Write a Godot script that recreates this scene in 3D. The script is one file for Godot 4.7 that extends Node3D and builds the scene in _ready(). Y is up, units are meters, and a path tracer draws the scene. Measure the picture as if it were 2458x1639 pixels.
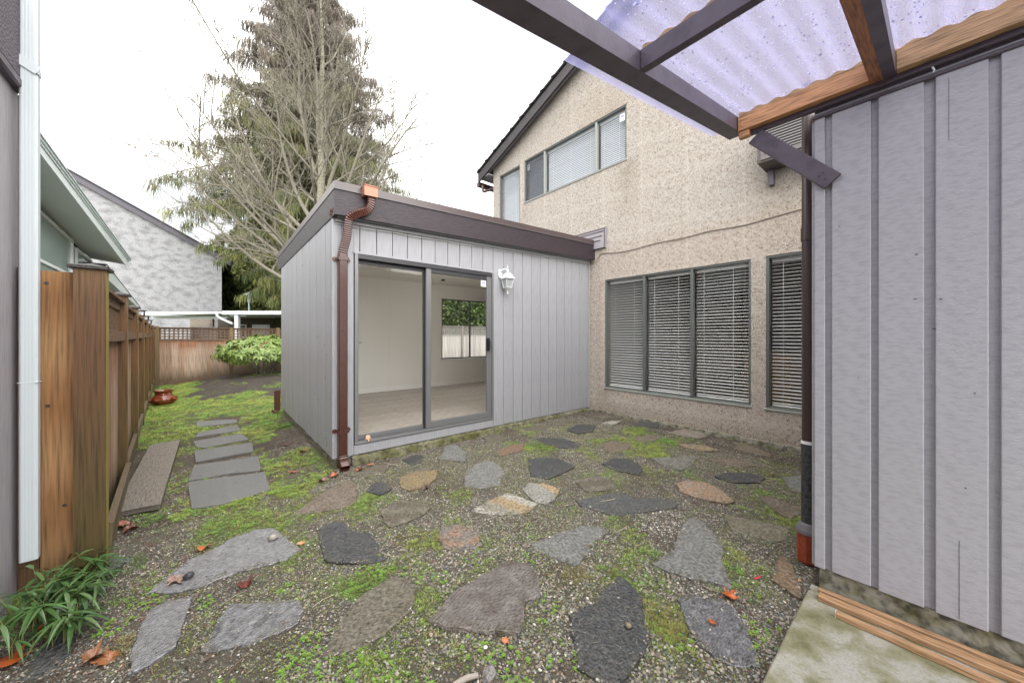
extends Node3D
# Back yard of a house in the rain: a grey garden room with a sliding door, a pebble-dashed house wall, a grey wing under a lean-to of clear corrugated sheet, and a patio of flagstones in gravel.
# x runs along the garden room's front wall towards the house, z towards the viewer, y up; metres.

var rng := RandomNumberGenerator.new()
var M := {}
var used := {}
var n_low := FastNoiseLite.new()
var n_mid := FastNoiseLite.new()
var n_fine := FastNoiseLite.new()
var mask := PackedByteArray()
const STONES := [
	["rough", "large purplish brown flagstone with a flaky layered face and a rusty front edge", [-4.45, 2.24, -4.35, 2.22, -4.27, 2.17, -4.03, 2.16, -3.85, 2.16, -3.78, 2.23, -3.77, 2.33, -3.88, 2.48, -3.98, 2.46, -4.13, 2.58, -4.28, 2.45, -4.41, 2.32]],
	["dark", "large charcoal flagstone shaped like a shield, sprinkled with pale conifer needles", [-3.84, 2.66, -3.70, 2.70, -3.59, 2.68, -3.40, 2.67, -3.39, 2.72, -3.44, 2.84, -3.60, 2.94, -3.65, 3.00, -3.83, 3.02, -3.96, 3.02, -4.01, 2.97, -4.04, 2.87, -3.95, 2.77]],
	["streak", "glossy silver streaked grey flagstone with a small orange leaf, beside the slab", [-3.28, 2.97, -3.19, 3.01, -3.11, 3.12, -3.11, 3.19, -3.20, 3.26, -3.31, 3.33, -3.39, 3.37, -3.46, 3.32, -3.50, 3.23, -3.49, 3.15, -3.42, 3.08]],
	["grey", "big pointed grey flagstone with a pale scuffed patch in its middle", [-2.40, 2.67, -2.37, 2.73, -2.48, 2.87, -2.58, 2.97, -2.76, 3.01, -2.96, 3.13, -3.01, 3.02, -3.07, 2.95, -3.12, 2.83, -3.13, 2.75, -2.88, 2.77, -2.68, 2.71]],
	["grey", "smooth light grey kite shaped flagstone in the middle of the patio", [-3.58, 2.11, -3.35, 2.15, -3.09, 2.22, -3.01, 2.36, -3.22, 2.39, -3.40, 2.42, -3.51, 2.45, -3.57, 2.30, -3.60, 2.16]],
	["rust", "small rust stained flagstone sunk in the gravel left of the kite shaped stone", [-3.98, 1.56, -3.85, 1.61, -3.80, 1.80, -3.89, 1.91, -3.98, 1.89, -4.09, 1.78, -4.06, 1.67]],
	["wet", "longest pale wet flagstone, bow shaped, with a faded leaf lying on its tip", [-5.61, 1.03, -5.55, 0.94, -5.44, 0.83, -5.31, 0.79, -5.21, 0.73, -5.08, 0.72, -4.97, 0.77, -4.92, 0.92, -4.90, 1.03, -4.85, 1.17, -4.94, 1.23, -5.12, 1.18, -5.26, 1.15, -5.38, 1.16, -5.49, 1.12]],
	["dark", "dark slate flagstone with a notched upper edge, near the bow shaped stone", [-4.70, 1.01, -4.59, 0.98, -4.53, 1.07, -4.52, 1.21, -4.42, 1.33, -4.43, 1.50, -4.45, 1.65, -4.56, 1.60, -4.75, 1.41, -4.74, 1.24]],
	["wet", "narrow wet lilac grey flagstone nearest the bamboo", [-5.61, 1.61, -5.62, 1.51, -5.61, 1.32, -5.58, 1.20, -5.51, 1.19, -5.41, 1.23, -5.43, 1.36, -5.46, 1.57, -5.50, 1.59, -5.55, 1.61]],
	["streak", "grey wedge flagstone with fine ripples and two dark pebbles on it", [-5.37, 1.68, -5.32, 1.58, -5.29, 1.50, -5.24, 1.44, -5.14, 1.50, -4.94, 1.65, -4.94, 1.74, -4.97, 1.80, -5.06, 1.80, -5.19, 1.78, -5.29, 1.73]],
	["olive", "big dull brown flagstone with a gritty face, beside the flaky brown one", [-4.92, 2.08, -4.88, 2.02, -4.81, 1.94, -4.72, 1.86, -4.58, 1.82, -4.45, 1.82, -4.38, 1.92, -4.43, 2.05, -4.49, 2.11, -4.63, 2.15, -4.74, 2.15, -4.83, 2.14, -4.89, 2.10]],
	["dark", "smallest dark flagstone, in front of the glass door", [-3.67, 0.20, -3.48, 0.15, -3.43, 0.24, -3.54, 0.39, -3.63, 0.41, -3.68, 0.36]],
	["grey", "grey green domed flagstone in front of the sliding door panel", [-3.36, 0.44, -3.07, 0.12, -2.95, 0.15, -3.00, 0.45, -3.15, 0.66, -3.25, 0.56]],
	["rustbright", "flat orange brown flagstone, the reddest of the patio", [-2.66, 0.62, -2.33, 0.58, -2.23, 0.63, -2.41, 0.79, -2.73, 0.79, -2.76, 0.74]],
	["olive", "faint brown flagstone half buried near the door threshold", [-2.50, 0.10, -2.29, 0.18, -2.26, 0.35, -2.37, 0.39, -2.54, 0.30]],
	["dark", "broad charcoal flagstone beyond the two toned striped pair", [-2.56, 1.04, -2.38, 1.11, -2.27, 1.29, -2.31, 1.49, -2.57, 1.51, -2.74, 1.51, -2.84, 1.36, -2.70, 1.20]],
	["dark", "thin looking blue black flagstone under the wall lantern", [-1.97, 0.56, -1.68, 0.79, -1.67, 1.09, -1.84, 1.14, -1.98, 1.00, -2.03, 0.78]],
	["yellow", "mustard yellow flagstone, oval and alone", [-3.91, 0.64, -3.78, 0.59, -3.61, 0.62, -3.51, 0.69, -3.63, 0.85, -3.77, 0.92, -3.93, 0.91, -3.96, 0.81]],
	["grey", "large dimpled silvery grey flagstone in front of the door, right of the yellow one", [-3.31, 0.90, -3.08, 0.78, -2.93, 0.78, -2.91, 0.98, -3.00, 1.14, -3.20, 1.31, -3.37, 1.26, -3.48, 1.14]],
	["dark", "small dull dark flagstone left of the yellow one", [-4.24, 0.69, -4.13, 0.58, -4.05, 0.62, -4.04, 0.78, -4.16, 0.83]],
	["olive", "mossy green brown flagstone at the foot of the brown downpipe", [-4.30, 0.17, -4.13, 0.13, -3.91, 0.19, -3.86, 0.29, -3.95, 0.39, -4.12, 0.34, -4.28, 0.26]],
	["brown", "brown triangular flagstone at the edge of the grass", [-4.84, 0.67, -4.69, 0.57, -4.54, 0.45, -4.36, 0.39, -4.25, 0.42, -4.36, 0.80, -4.48, 0.83, -4.63, 0.77]],
	["band", "olive flagstone with a paler band across it", [-4.26, 1.07, -4.12, 1.01, -3.99, 1.09, -3.89, 1.20, -3.91, 1.28, -4.03, 1.34, -4.17, 1.35, -4.29, 1.33, -4.29, 1.25]],
	["striped", "cracked flagstone with white, grey and orange stripes", [-3.67, 1.52, -3.48, 1.48, -3.24, 1.48, -3.21, 1.60, -3.17, 1.77, -3.31, 1.82, -3.43, 1.77, -3.58, 1.65]],
	["striped2", "small pale grey flagstone with one tan side, behind the striped one", [-3.10, 1.52, -2.98, 1.47, -2.85, 1.59, -2.84, 1.73, -3.02, 1.83, -3.13, 1.81, -3.17, 1.74]],
	["olive", "tiny faint flagstone right of the threshold", [-1.80, 0.12, -1.55, 0.14, -1.41, 0.29, -1.61, 0.39, -1.80, 0.28]],
	["dark", "small slate flagstone near the inner corner of the walls", [-1.35, 0.60, -1.04, 0.52, -0.81, 0.70, -1.14, 0.87, -1.36, 0.81]],
	["olive", "sliver of brown flagstone closest to the inner corner", [-0.43, 0.30, -0.14, 0.43, -0.15, 0.63, -0.41, 0.52]],
	["pale", "small whitish stone near the inner corner", [-0.65, 0.70, -0.42, 0.71, -0.33, 0.82, -0.56, 0.86]],
	["dark", "grey flagstone along the stucco wall, behind the grass tuft", [-0.43, 1.01, -0.13, 1.04, 0.03, 1.25, -0.26, 1.36, -0.32, 1.24]],
	["brown", "brown grey flagstone below the left pane of the big window", [-1.43, 1.23, -1.21, 1.29, -1.17, 1.47, -1.38, 1.56, -1.57, 1.51, -1.66, 1.44]],
	["dark", "dark oval flagstone left of the cracked grey one", [-2.02, 1.63, -1.82, 1.61, -1.67, 1.73, -1.73, 1.89, -1.85, 2.00, -1.97, 2.01, -2.02, 1.88, -2.06, 1.76]],
	["greyband", "grey flagstone with a crack across, below the big window", [-1.43, 1.87, -1.22, 2.00, -0.97, 2.15, -1.08, 2.21, -1.40, 2.25, -1.53, 2.22, -1.54, 2.05]],
	["pale2", "long grey brown flagstone with a light rim close to the stucco wall", [-0.37, 1.57, -0.02, 1.63, 0.06, 1.82, -0.14, 1.98, -0.31, 1.94, -0.38, 1.70]],
	["brown", "dim flagstone in front of the grass tuft", [-0.99, 1.40, -0.65, 1.41, -0.61, 1.58, -0.86, 1.60, -0.99, 1.50]],
	["band2", "tan layered flagstone with chipped edge near the stucco wall", [-0.74, 1.86, -0.60, 1.98, -0.54, 2.11, -0.59, 2.27, -0.78, 2.16, -0.80, 2.00]],
	["brown", "brown flagstone nearest the right window", [-0.23, 2.32, -0.11, 2.45, -0.23, 2.67, -0.34, 2.71, -0.38, 2.54, -0.41, 2.42]],
	["brown", "dull grey brown flagstone half covered with bark and litter", [-0.99, 2.28, -0.77, 2.41, -0.65, 2.61, -0.81, 2.68, -0.98, 2.57, -1.00, 2.43]],
	["dark", "blue black flagstone right of the tan one", [-1.41, 2.51, -1.23, 2.56, -1.08, 2.71, -1.07, 2.83, -1.23, 2.83, -1.43, 2.68, -1.45, 2.58]],
	["grey", "grey flagstone just behind the dark drainpipe", [-0.93, 2.94, -0.71, 3.06, -1.16, 3.15, -1.21, 3.07, -1.07, 3.00]],
	["tan", "tan orange leaf shaped flagstone", [-1.87, 2.34, -1.73, 2.38, -1.65, 2.49, -1.69, 2.65, -1.84, 2.80, -1.92, 2.78, -1.97, 2.67, -2.02, 2.55, -2.01, 2.44]],
	["band", "olive brown flagstone behind the long dark one", [-2.59, 1.73, -2.46, 1.70, -2.29, 1.76, -2.29, 1.90, -2.37, 2.03, -2.52, 1.98, -2.66, 1.88]],
	["dark2", "long dark grey flagstone, the widest across the middle of the patio", [-2.87, 1.95, -2.72, 1.99, -2.48, 2.08, -2.42, 2.23, -2.25, 2.42, -2.23, 2.51, -2.32, 2.53, -2.57, 2.41, -2.80, 2.28, -2.88, 2.14, -2.91, 2.02]],
	["brown", "brown flagstone next to the clay drain collar", [-1.57, 2.89, -1.47, 2.97, -1.50, 3.19, -1.61, 3.21, -1.79, 3.16, -1.75, 3.08, -1.64, 2.99]],
	["khaki", "khaki flagstone with fine dark grain, left of the drainpipe foot", [-2.12, 2.82, -2.10, 2.89, -2.00, 3.05, -1.96, 3.19, -2.16, 3.22, -2.26, 3.16, -2.30, 3.02, -2.30, 2.93]],
	["tanbrown", "brown pointed flagstone beside the corner of the concrete slab", [-2.71, 3.26, -2.43, 3.23, -2.37, 3.26, -2.50, 3.32, -2.62, 3.37, -2.76, 3.40, -2.73, 3.33]],
	["dark2", "dark smooth stone strip beside the bamboo", [-5.98, 1.34, -5.99, 1.14, -5.94, 1.07, -5.87, 1.02, -5.85, 1.17, -5.85, 1.28, -5.88, 1.34, -5.91, 1.40]],
	["dark2", "small dark stone at the foot of the near fence post", [-5.86, 0.55, -5.85, 0.46, -5.75, 0.52, -5.74, 0.58, -5.82, 0.64]],
]
const PAVERS := [
	["nearest and largest of the grey stepping pavers", [-5.50, -0.67, -4.90, -0.40, -4.91, 0.09, -5.26, 0.12, -5.45, 0.04]],
	["second nearest stepping paver", [-5.47, -1.22, -4.90, -1.01, -4.93, -0.49, -5.21, -0.65, -5.50, -0.72]],
	["third stepping paver from the front", [-5.49, -1.86, -4.91, -1.69, -4.93, -1.27, -5.19, -1.31, -5.46, -1.34]],
	["third stepping paver from the far end", [-5.51, -2.41, -4.99, -2.33, -4.94, -1.91, -5.40, -1.93, -5.48, -2.06]],
	["second stepping paver from the far end", [-5.47, -2.90, -5.02, -2.98, -4.98, -2.55, -5.50, -2.66]],
	["farthest stepping paver, half sunk in grass", [-5.52, -3.82, -5.00, -3.46, -5.00, -3.16, -5.50, -3.37]],
]
const MX := -6.6
const MZ := -4.4
const MS := 0.02
const MW := 340
const MH := 425


# ---------- mesh helpers ----------
func st() -> SurfaceTool:
	var s := SurfaceTool.new()
	s.begin(Mesh.PRIMITIVE_TRIANGLES)
	return s


func tri(s: SurfaceTool, a: Vector3, b: Vector3, c: Vector3, na: Vector3, nb: Vector3, nc: Vector3, ca := Color.WHITE, cb := Color.WHITE, cc := Color.WHITE) -> void:
	if (c - a).cross(b - a).dot(na + nb + nc) < 0.0:
		s.set_normal(na); s.set_color(ca); s.add_vertex(a)
		s.set_normal(nc); s.set_color(cc); s.add_vertex(c)
		s.set_normal(nb); s.set_color(cb); s.add_vertex(b)
	else:
		s.set_normal(na); s.set_color(ca); s.add_vertex(a)
		s.set_normal(nb); s.set_color(cb); s.add_vertex(b)
		s.set_normal(nc); s.set_color(cc); s.add_vertex(c)


func face(s: SurfaceTool, p: Array, n: Vector3, col := Color.WHITE) -> void:
	for i in range(1, p.size() - 1):
		tri(s, p[0], p[i], p[i + 1], n, n, n, col, col, col)


func quadc(s: SurfaceTool, a: Vector3, b: Vector3, c: Vector3, d: Vector3, n: Vector3, ca: Color, cb: Color, cc: Color, cd: Color) -> void:
	tri(s, a, b, c, n, n, n, ca, cb, cc)
	tri(s, a, c, d, n, n, n, ca, cc, cd)


func box(s: SurfaceTool, c: Vector3, size: Vector3, b := Basis(), col := Color.WHITE, ch := 0.0) -> void:
	var h := size * 0.5
	ch = minf(ch, minf(h.x, minf(h.y, h.z)) * 0.6)
	for ax in 3:
		var u := (ax + 1) % 3
		var w := (ax + 2) % 3
		for sg in [-1.0, 1.0]:
			var n := Vector3.ZERO
			n[ax] = sg
			var p := []
			for k in [[-1, -1], [1, -1], [1, 1], [-1, 1]]:
				var v := Vector3.ZERO
				v[ax] = sg * h[ax]
				v[u] = k[0] * (h[u] - ch)
				v[w] = k[1] * (h[w] - ch)
				p.append(c + b * v)
			face(s, p, b * n, col)
	if ch <= 0.0:
		return
	for ax in 3:
		var u := (ax + 1) % 3
		var w := (ax + 2) % 3
		for su in [-1.0, 1.0]:
			for sw in [-1.0, 1.0]:
				var n := Vector3.ZERO
				n[u] = su * 0.7071
				n[w] = sw * 0.7071
				var p := []
				for k in [[-1, 0], [1, 0], [1, 1], [-1, 1]]:
					var v := Vector3.ZERO
					v[ax] = k[0] * (h[ax] - ch)
					v[u] = su * (h[u] - (ch if k[1] == 0 else 0.0))
					v[w] = sw * (h[w] - (0.0 if k[1] == 0 else ch))
					p.append(c + b * v)
				face(s, p, b * n, col)
	for sx in [-1.0, 1.0]:
		for sy in [-1.0, 1.0]:
			for sz in [-1.0, 1.0]:
				var g := Vector3(sx, sy, sz)
				face(s, [c + b * (g * Vector3(h.x, h.y - ch, h.z - ch)), c + b * (g * Vector3(h.x - ch, h.y, h.z - ch)), c + b * (g * Vector3(h.x - ch, h.y - ch, h.z))], b * g.normalized(), col)


func bb(s: SurfaceTool, x0: float, x1: float, y0: float, y1: float, z0: float, z1: float, ch := 0.0, col := Color.WHITE) -> void:
	box(s, Vector3((x0 + x1) / 2, (y0 + y1) / 2, (z0 + z1) / 2), Vector3(absf(x1 - x0), absf(y1 - y0), absf(z1 - z0)), Basis(), col, ch)


func bar(s: SurfaceTool, p0: Vector3, p1: Vector3, w: float, h: float, up := Vector3.UP, col := Color.WHITE, ch := 0.0) -> void:
	var z := (p1 - p0).normalized()
	var x := up.cross(z).normalized()
	box(s, (p0 + p1) / 2, Vector3(w, h, p0.distance_to(p1)), Basis(x, z.cross(x), z), col, ch)


func ext(s: SurfaceTool, p: Array, d: Vector3, col := Color.WHITE) -> void:
	var n := Vector3.ZERO
	var mid := Vector3.ZERO
	for i in p.size():
		n += (p[i] as Vector3).cross(p[(i + 1) % p.size()])
		mid += p[i] / float(p.size())
	n = n.normalized()
	if n.dot(d) > 0.0:
		n = -n
	face(s, p, n, col)
	face(s, p.map(func(v): return v + d), -n, col)
	for i in p.size():
		var a: Vector3 = p[i]
		var b: Vector3 = p[(i + 1) % p.size()]
		var m := (b - a).cross(d).normalized()
		if m.dot((a + b) / 2 - mid) < 0.0:
			m = -m
		face(s, [a, b, b + d, a + d], m, col)


func tube(s: SurfaceTool, p: Array, r: Array, sides := 8, col := Color.WHITE, caps := true) -> void:
	var last := []
	var side := Vector3.ZERO
	for i in p.size():
		var t: Vector3 = (p[mini(i + 1, p.size() - 1)] - p[maxi(i - 1, 0)]).normalized()
		side = (side - t * side.dot(t)) if side != Vector3.ZERO else t.cross(Vector3.UP if absf(t.y) < 0.9 else Vector3.RIGHT)
		if side.length() < 1e-4:
			side = t.cross(Vector3.RIGHT)
		side = side.normalized()
		var o := t.cross(side)
		var ring := []
		for k in sides:
			var a := TAU * k / sides
			ring.append(side * cos(a) + o * sin(a))
		if i > 0:
			for k in sides:
				var k2 := (k + 1) % sides
				var a: Vector3 = p[i - 1] + last[k] * r[i - 1]
				var b: Vector3 = p[i - 1] + last[k2] * r[i - 1]
				var c: Vector3 = p[i] + ring[k2] * r[i]
				var d: Vector3 = p[i] + ring[k] * r[i]
				tri(s, a, b, c, last[k], last[k2], ring[k2], col, col, col)
				tri(s, a, c, d, last[k], ring[k2], ring[k], col, col, col)
		if caps and (i == 0 or i == p.size() - 1):
			var n := -t if i == 0 else t
			face(s, ring.map(func(v): return p[i] + v * r[i]), n, col)
		last = ring


func lathe(s: SurfaceTool, prof: Array, at: Vector3, segs := 16, col := Color.WHITE, flat := false, turn := 0.0) -> void:
	for i in prof.size() - 1:
		var a: Vector2 = prof[i]
		var b: Vector2 = prof[i + 1]
		var e := b - a
		var nn := Vector2(e.y, -e.x).normalized()
		if nn.x < 0.0 and absf(e.y) > 1e-5 and b.y > a.y:
			nn = -nn
		for k in segs:
			var t0 := TAU * k / segs + turn
			var t1 := TAU * (k + 1) / segs + turn
			var tm := (t0 + t1) / 2
			var d0 := Vector3(cos(t0), 0, sin(t0))
			var d1 := Vector3(cos(t1), 0, sin(t1))
			var m0 := Vector3(cos(tm), 0, sin(tm)) if flat else d0
			var m1 := m0 if flat else d1
			var n0 := (m0 * nn.x + Vector3.UP * nn.y).normalized()
			var n1 := (m1 * nn.x + Vector3.UP * nn.y).normalized()
			var p00 := at + d0 * a.x + Vector3.UP * a.y
			var p10 := at + d1 * a.x + Vector3.UP * a.y
			var p01 := at + d0 * b.x + Vector3.UP * b.y
			var p11 := at + d1 * b.x + Vector3.UP * b.y
			tri(s, p00, p10, p11, n0, n1, n1, col, col, col)
			tri(s, p00, p11, p01, n0, n1, n0, col, col, col)


# ---------- scene tree helpers ----------
func put(o: Node3D, called: String, parent: Node) -> void:
	var key := str(parent.get_instance_id()) + called
	var n: int = used.get(key, 0)
	used[key] = n + 1
	o.name = called if n == 0 else "%s_%03d" % [called, n]
	parent.add_child(o, true)


func obj(called: String, s: SurfaceTool, m: Material, parent: Node = self) -> MeshInstance3D:
	return inst(called, s.commit(), m, Transform3D(), parent)


func inst(called: String, mesh: Mesh, m: Material, xf: Transform3D, parent: Node = self) -> MeshInstance3D:
	var o := MeshInstance3D.new()
	o.mesh = mesh
	o.material_override = m
	put(o, called, parent)
	if parent != self:
		xf.origin -= (parent as Node3D).global_position
	o.transform = xf
	return o


func tag(o: Node, label: String, category: String, group := "", kind := "") -> Node:
	if label: o.set_meta("label", label)
	if category: o.set_meta("category", category)
	if group: o.set_meta("group", group)
	if kind: o.set_meta("kind", kind)
	return o


func thing(called: String, label: String, category: String, at := Vector3.ZERO, group := "") -> Node3D:
	var o := Node3D.new()
	put(o, called, self)
	o.position = at
	tag(o, label, category, group)
	return o


func structure(called: String, s: SurfaceTool, m: Material, label: String, category: String) -> MeshInstance3D:
	var o := obj(called, s, m)
	tag(o, label, category, "", "structure")
	return o


func many(called: String, mesh: Mesh, m: Material, xf: Array, cols: Array, parent: Node = self) -> MultiMeshInstance3D:
	var mm := MultiMesh.new()
	mm.transform_format = MultiMesh.TRANSFORM_3D
	mm.use_colors = true
	mm.mesh = mesh
	mm.instance_count = xf.size()
	var off := Vector3.ZERO if parent == self else (parent as Node3D).global_position
	for i in xf.size():
		var t: Transform3D = xf[i]
		t.origin -= off
		mm.set_instance_transform(i, t)
		mm.set_instance_color(i, cols[i])
	var o := MultiMeshInstance3D.new()
	o.multimesh = mm
	o.material_override = m
	put(o, called, parent)
	o.set_meta("kind", "stuff")
	return o


# ---------- materials ----------
func noise_tex(seed_n: int, freq: float, ramp: Array, size := 512, kind := FastNoiseLite.TYPE_SIMPLEX_SMOOTH, oct := 4, cell := -1) -> NoiseTexture2D:
	var n := FastNoiseLite.new()
	n.seed = seed_n
	n.noise_type = kind
	n.frequency = freq
	n.fractal_octaves = oct
	n.fractal_type = FastNoiseLite.FRACTAL_FBM if oct > 1 else FastNoiseLite.FRACTAL_NONE
	if cell >= 0:
		n.cellular_return_type = cell
	var g := Gradient.new()
	var offs := PackedFloat32Array()
	var cols := PackedColorArray()
	for r in ramp:
		offs.append(r[0])
		cols.append(r[1] if r[1] is Color else Color(r[1], r[1], r[1]))
	g.offsets = offs
	g.colors = cols
	var t := NoiseTexture2D.new()
	t.width = size
	t.height = size
	t.seamless = true
	t.seamless_blend_skirt = 0.15
	t.noise = n
	t.color_ramp = g
	return t


func mat(lin: Color, rough := 0.8, o := {}) -> StandardMaterial3D:
	var m := StandardMaterial3D.new()
	m.albedo_color = lin.linear_to_srgb()
	m.albedo_color.a = lin.a
	m.roughness = rough
	m.metallic = o.get("metal", 0.0)
	m.metallic_specular = o.get("spec", 0.5)
	m.vertex_color_use_as_albedo = o.get("vc", false)
	m.uv1_triplanar = true
	m.uv1_world_triplanar = not o.get("own", false)
	m.uv1_scale = o.get("sc", Vector3.ONE)
	m.uv1_triplanar_sharpness = 4.0
	if o.has("tex"):
		m.albedo_texture = o.tex
	if o.has("bump"):
		m.heightmap_enabled = true
		m.heightmap_texture = o.bump
		m.heightmap_scale = o.get("cm", 0.3)
	if o.has("rtex"):
		m.roughness_texture = o.rtex
	if o.has("stain"):
		m.detail_enabled = true
		m.detail_blend_mode = BaseMaterial3D.BLEND_MODE_MUL
		m.detail_albedo = o.stain
		m.detail_uv_layer = BaseMaterial3D.DETAIL_UV_2
		m.uv2_triplanar = true
		m.uv2_world_triplanar = not o.get("own", false)
		m.uv2_scale = o.get("ssc", Vector3.ONE * 0.4)
	if o.has("back"):
		m.backlight_enabled = true
		m.backlight = o.back
	if o.has("coat"):
		m.clearcoat_enabled = true
		m.clearcoat = o.coat
		m.clearcoat_roughness = o.get("coatr", 0.2)
	return m


func glass(a := 0.06, col := Color(0.8, 0.9, 0.88)) -> StandardMaterial3D:
	var m := StandardMaterial3D.new()
	m.transparency = BaseMaterial3D.TRANSPARENCY_ALPHA
	m.albedo_color = Color(col.r, col.g, col.b, a)
	m.roughness = 0.02
	m.metallic_specular = 0.52
	return m


func L(r: float, g: float, b: float) -> Color:
	return Color(r, g, b)


func materials() -> void:
	var V := Vector3(5, 0.35, 5)
	var grain := noise_tex(3, 0.02, [[0.0, 0.90], [0.5, 0.97], [1.0, 1.0]])
	var faint := noise_tex(62, 0.012, [[0.0, 0.86], [0.45, 0.97], [1.0, 1.0]])
	var streak := noise_tex(4, 0.03, [[0.0, 0.45], [0.35, 0.78], [0.6, 0.9], [1.0, 1.0]])
	var streakb := noise_tex(5, 0.035, [[0.0, 0.0], [1.0, 1.0]])
	var blot := noise_tex(6, 0.012, [[0.0, 0.72], [0.45, 0.93], [1.0, 1.0]])
	var blot2 := noise_tex(61, 0.02, [[0.0, 0.45], [0.4, 0.85], [0.6, 1.0], [1.0, 1.0]])
	var fineb := noise_tex(7, 0.06, [[0.0, 0.0], [1.0, 1.0]])
	var dashes := noise_tex(8, 0.045, [[0.0, Color(0.56, 0.51, 0.46)], [0.09, Color(0.72, 0.67, 0.62)], [0.2, Color(0.91, 0.885, 0.85)], [0.4, Color(0.98, 0.965, 0.945)], [1.0, Color(1, 1, 1)]], 1024, FastNoiseLite.TYPE_CELLULAR, 1, FastNoiseLite.RETURN_DISTANCE2_SUB)
	var dashb := noise_tex(8, 0.045, [[0.0, 0.0], [0.3, 0.8], [1.0, 1.0]], 1024, FastNoiseLite.TYPE_CELLULAR, 1, FastNoiseLite.RETURN_DISTANCE2_SUB)
	M.siding = mat(L(0.335, 0.335, 0.356), 0.5, {"tex": grain, "sc": Vector3(5, 0.3, 5), "bump": streakb, "cm": 0.06})
	M.siding_b = mat(L(0.325, 0.325, 0.347), 0.5, {"tex": grain, "sc": Vector3(5, 0.3, 5), "bump": streakb, "cm": 0.06})
	M.groove_shade = mat(L(0.11, 0.108, 0.115), 0.8)  # backing coloured dark so the gaps between siding boards look shaded
	M.sawn = mat(L(0.385, 0.378, 0.41), 0.45, {"tex": grain, "sc": Vector3(1.6, 4.0, 1.6), "bump": noise_tex(9, 0.035, [[0.0, 0.0], [0.4, 0.55], [0.6, 0.62], [1.0, 1.0]], 1024, FastNoiseLite.TYPE_SIMPLEX_SMOOTH, 6), "cm": 0.14})
	M.trim = mat(L(0.038, 0.025, 0.033), 0.5, {"tex": streak, "sc": Vector3(0.5, 5, 5), "bump": streakb, "cm": 0.25})
	M.trim_side = mat(L(0.055, 0.046, 0.052), 0.5, {"tex": streak, "sc": Vector3(5, 5, 0.5), "bump": streakb, "cm": 0.25})
	M.trim_smooth = mat(L(0.102, 0.08, 0.105), 0.45, {"tex": blot, "sc": Vector3.ONE, "bump": fineb, "cm": 0.05})
	M.cap_metal = mat(L(0.06, 0.042, 0.042), 0.32, {"spec": 0.6})
	M.brown_metal = mat(L(0.072, 0.018, 0.01), 0.28, {"spec": 0.6, "tex": blot, "sc": Vector3.ONE * 3.0})
	M.pipe_brown = mat(L(0.045, 0.022, 0.02), 0.3, {"spec": 0.6})
	M.pipe_grey = mat(L(0.055, 0.055, 0.06), 0.5, {"tex": blot2, "sc": Vector3.ONE * 3.0})
	M.flange = mat(L(0.13, 0.12, 0.13), 0.5)
	M.clay = mat(L(0.33, 0.06, 0.022), 0.6, {"tex": blot, "sc": Vector3.ONE * 4.0})
	M.copper = mat(L(0.42, 0.185, 0.125), 0.42, {"metal": 0.6, "tex": blot2, "sc": Vector3.ONE * 9.0})
	M.alu = mat(L(0.19, 0.19, 0.195), 0.38, {"metal": 0.35})
	M.alu_dark = mat(L(0.035, 0.035, 0.04), 0.4)
	M.win_frame = mat(L(0.085, 0.095, 0.09), 0.4)
	M.win_frame_light = mat(L(0.25, 0.26, 0.24), 0.4)
	M.glass = glass(0.01, Color(0.1, 0.12, 0.12))
	M.stucco = mat(L(0.56, 0.555, 0.555), 0.9, {"vc": true, "tex": dashes, "sc": Vector3.ONE * 1.45, "bump": dashb, "cm": 0.45, "stain": noise_tex(63, 0.05, [[0.0, Color(0.86, 0.85, 0.83)], [0.5, Color(0.97, 0.96, 0.95)], [1.0, 1.0]]), "ssc": Vector3.ONE * 0.45})
	M.concrete = mat(L(0.30, 0.285, 0.255), 0.75, {"vc": true, "tex": blot2, "sc": Vector3.ONE * 1.3, "bump": fineb, "cm": 0.2, "stain": noise_tex(10, 0.02, [[0.0, Color(0.62, 0.6, 0.42)], [0.5, Color(0.9, 0.9, 0.84)], [1.0, 1.0]]), "ssc": Vector3.ONE * 0.7})
	M.slab = mat(L(0.39, 0.378, 0.345), 0.42, {"tex": noise_tex(12, 0.06, [[0.0, 0.8], [0.5, 0.95], [1.0, 1.0]]), "sc": Vector3.ONE * 2.0, "bump": fineb, "cm": 0.08, "stain": noise_tex(11, 0.012, [[0.0, Color(0.62, 0.62, 0.46)], [0.4, Color(0.82, 0.82, 0.70)], [0.65, Color(0.97, 0.97, 0.94)], [1.0, 1.0]]), "ssc": Vector3.ONE * 0.8})
	M.cedar = mat(L(0.66, 0.325, 0.145), 0.55, {"tex": streak, "sc": Vector3(5, 5, 0.4), "bump": streakb, "cm": 0.1})
	M.cedar_x = mat(L(0.42, 0.165, 0.07), 0.55, {"tex": streak, "sc": Vector3(0.4, 5, 5), "bump": streakb, "cm": 0.1})
	M.cedar_old = mat(L(0.50, 0.30, 0.15), 0.6, {"tex": streak, "sc": Vector3(5, 5, 0.4), "bump": streakb, "cm": 0.1})
	M.fence = mat(L(1.0, 1.0, 1.0), 0.75, {"vc": true, "tex": noise_tex(13, 0.018, [[0.0, 0.58], [0.3, 0.8], [0.55, 0.94], [1.0, 1.0]], 512, FastNoiseLite.TYPE_SIMPLEX_SMOOTH, 5), "sc": Vector3(6, 0.22, 6), "bump": streakb, "cm": 0.12})
	M.rail = mat(L(0.20, 0.115, 0.066), 0.75, {"tex": streak, "sc": Vector3(4, 4, 0.4), "bump": streakb, "cm": 0.2})
	M.rail_x = mat(L(0.20, 0.12, 0.075), 0.75, {"tex": streak, "sc": Vector3(0.4, 4, 4), "bump": streakb, "cm": 0.2})
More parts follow.
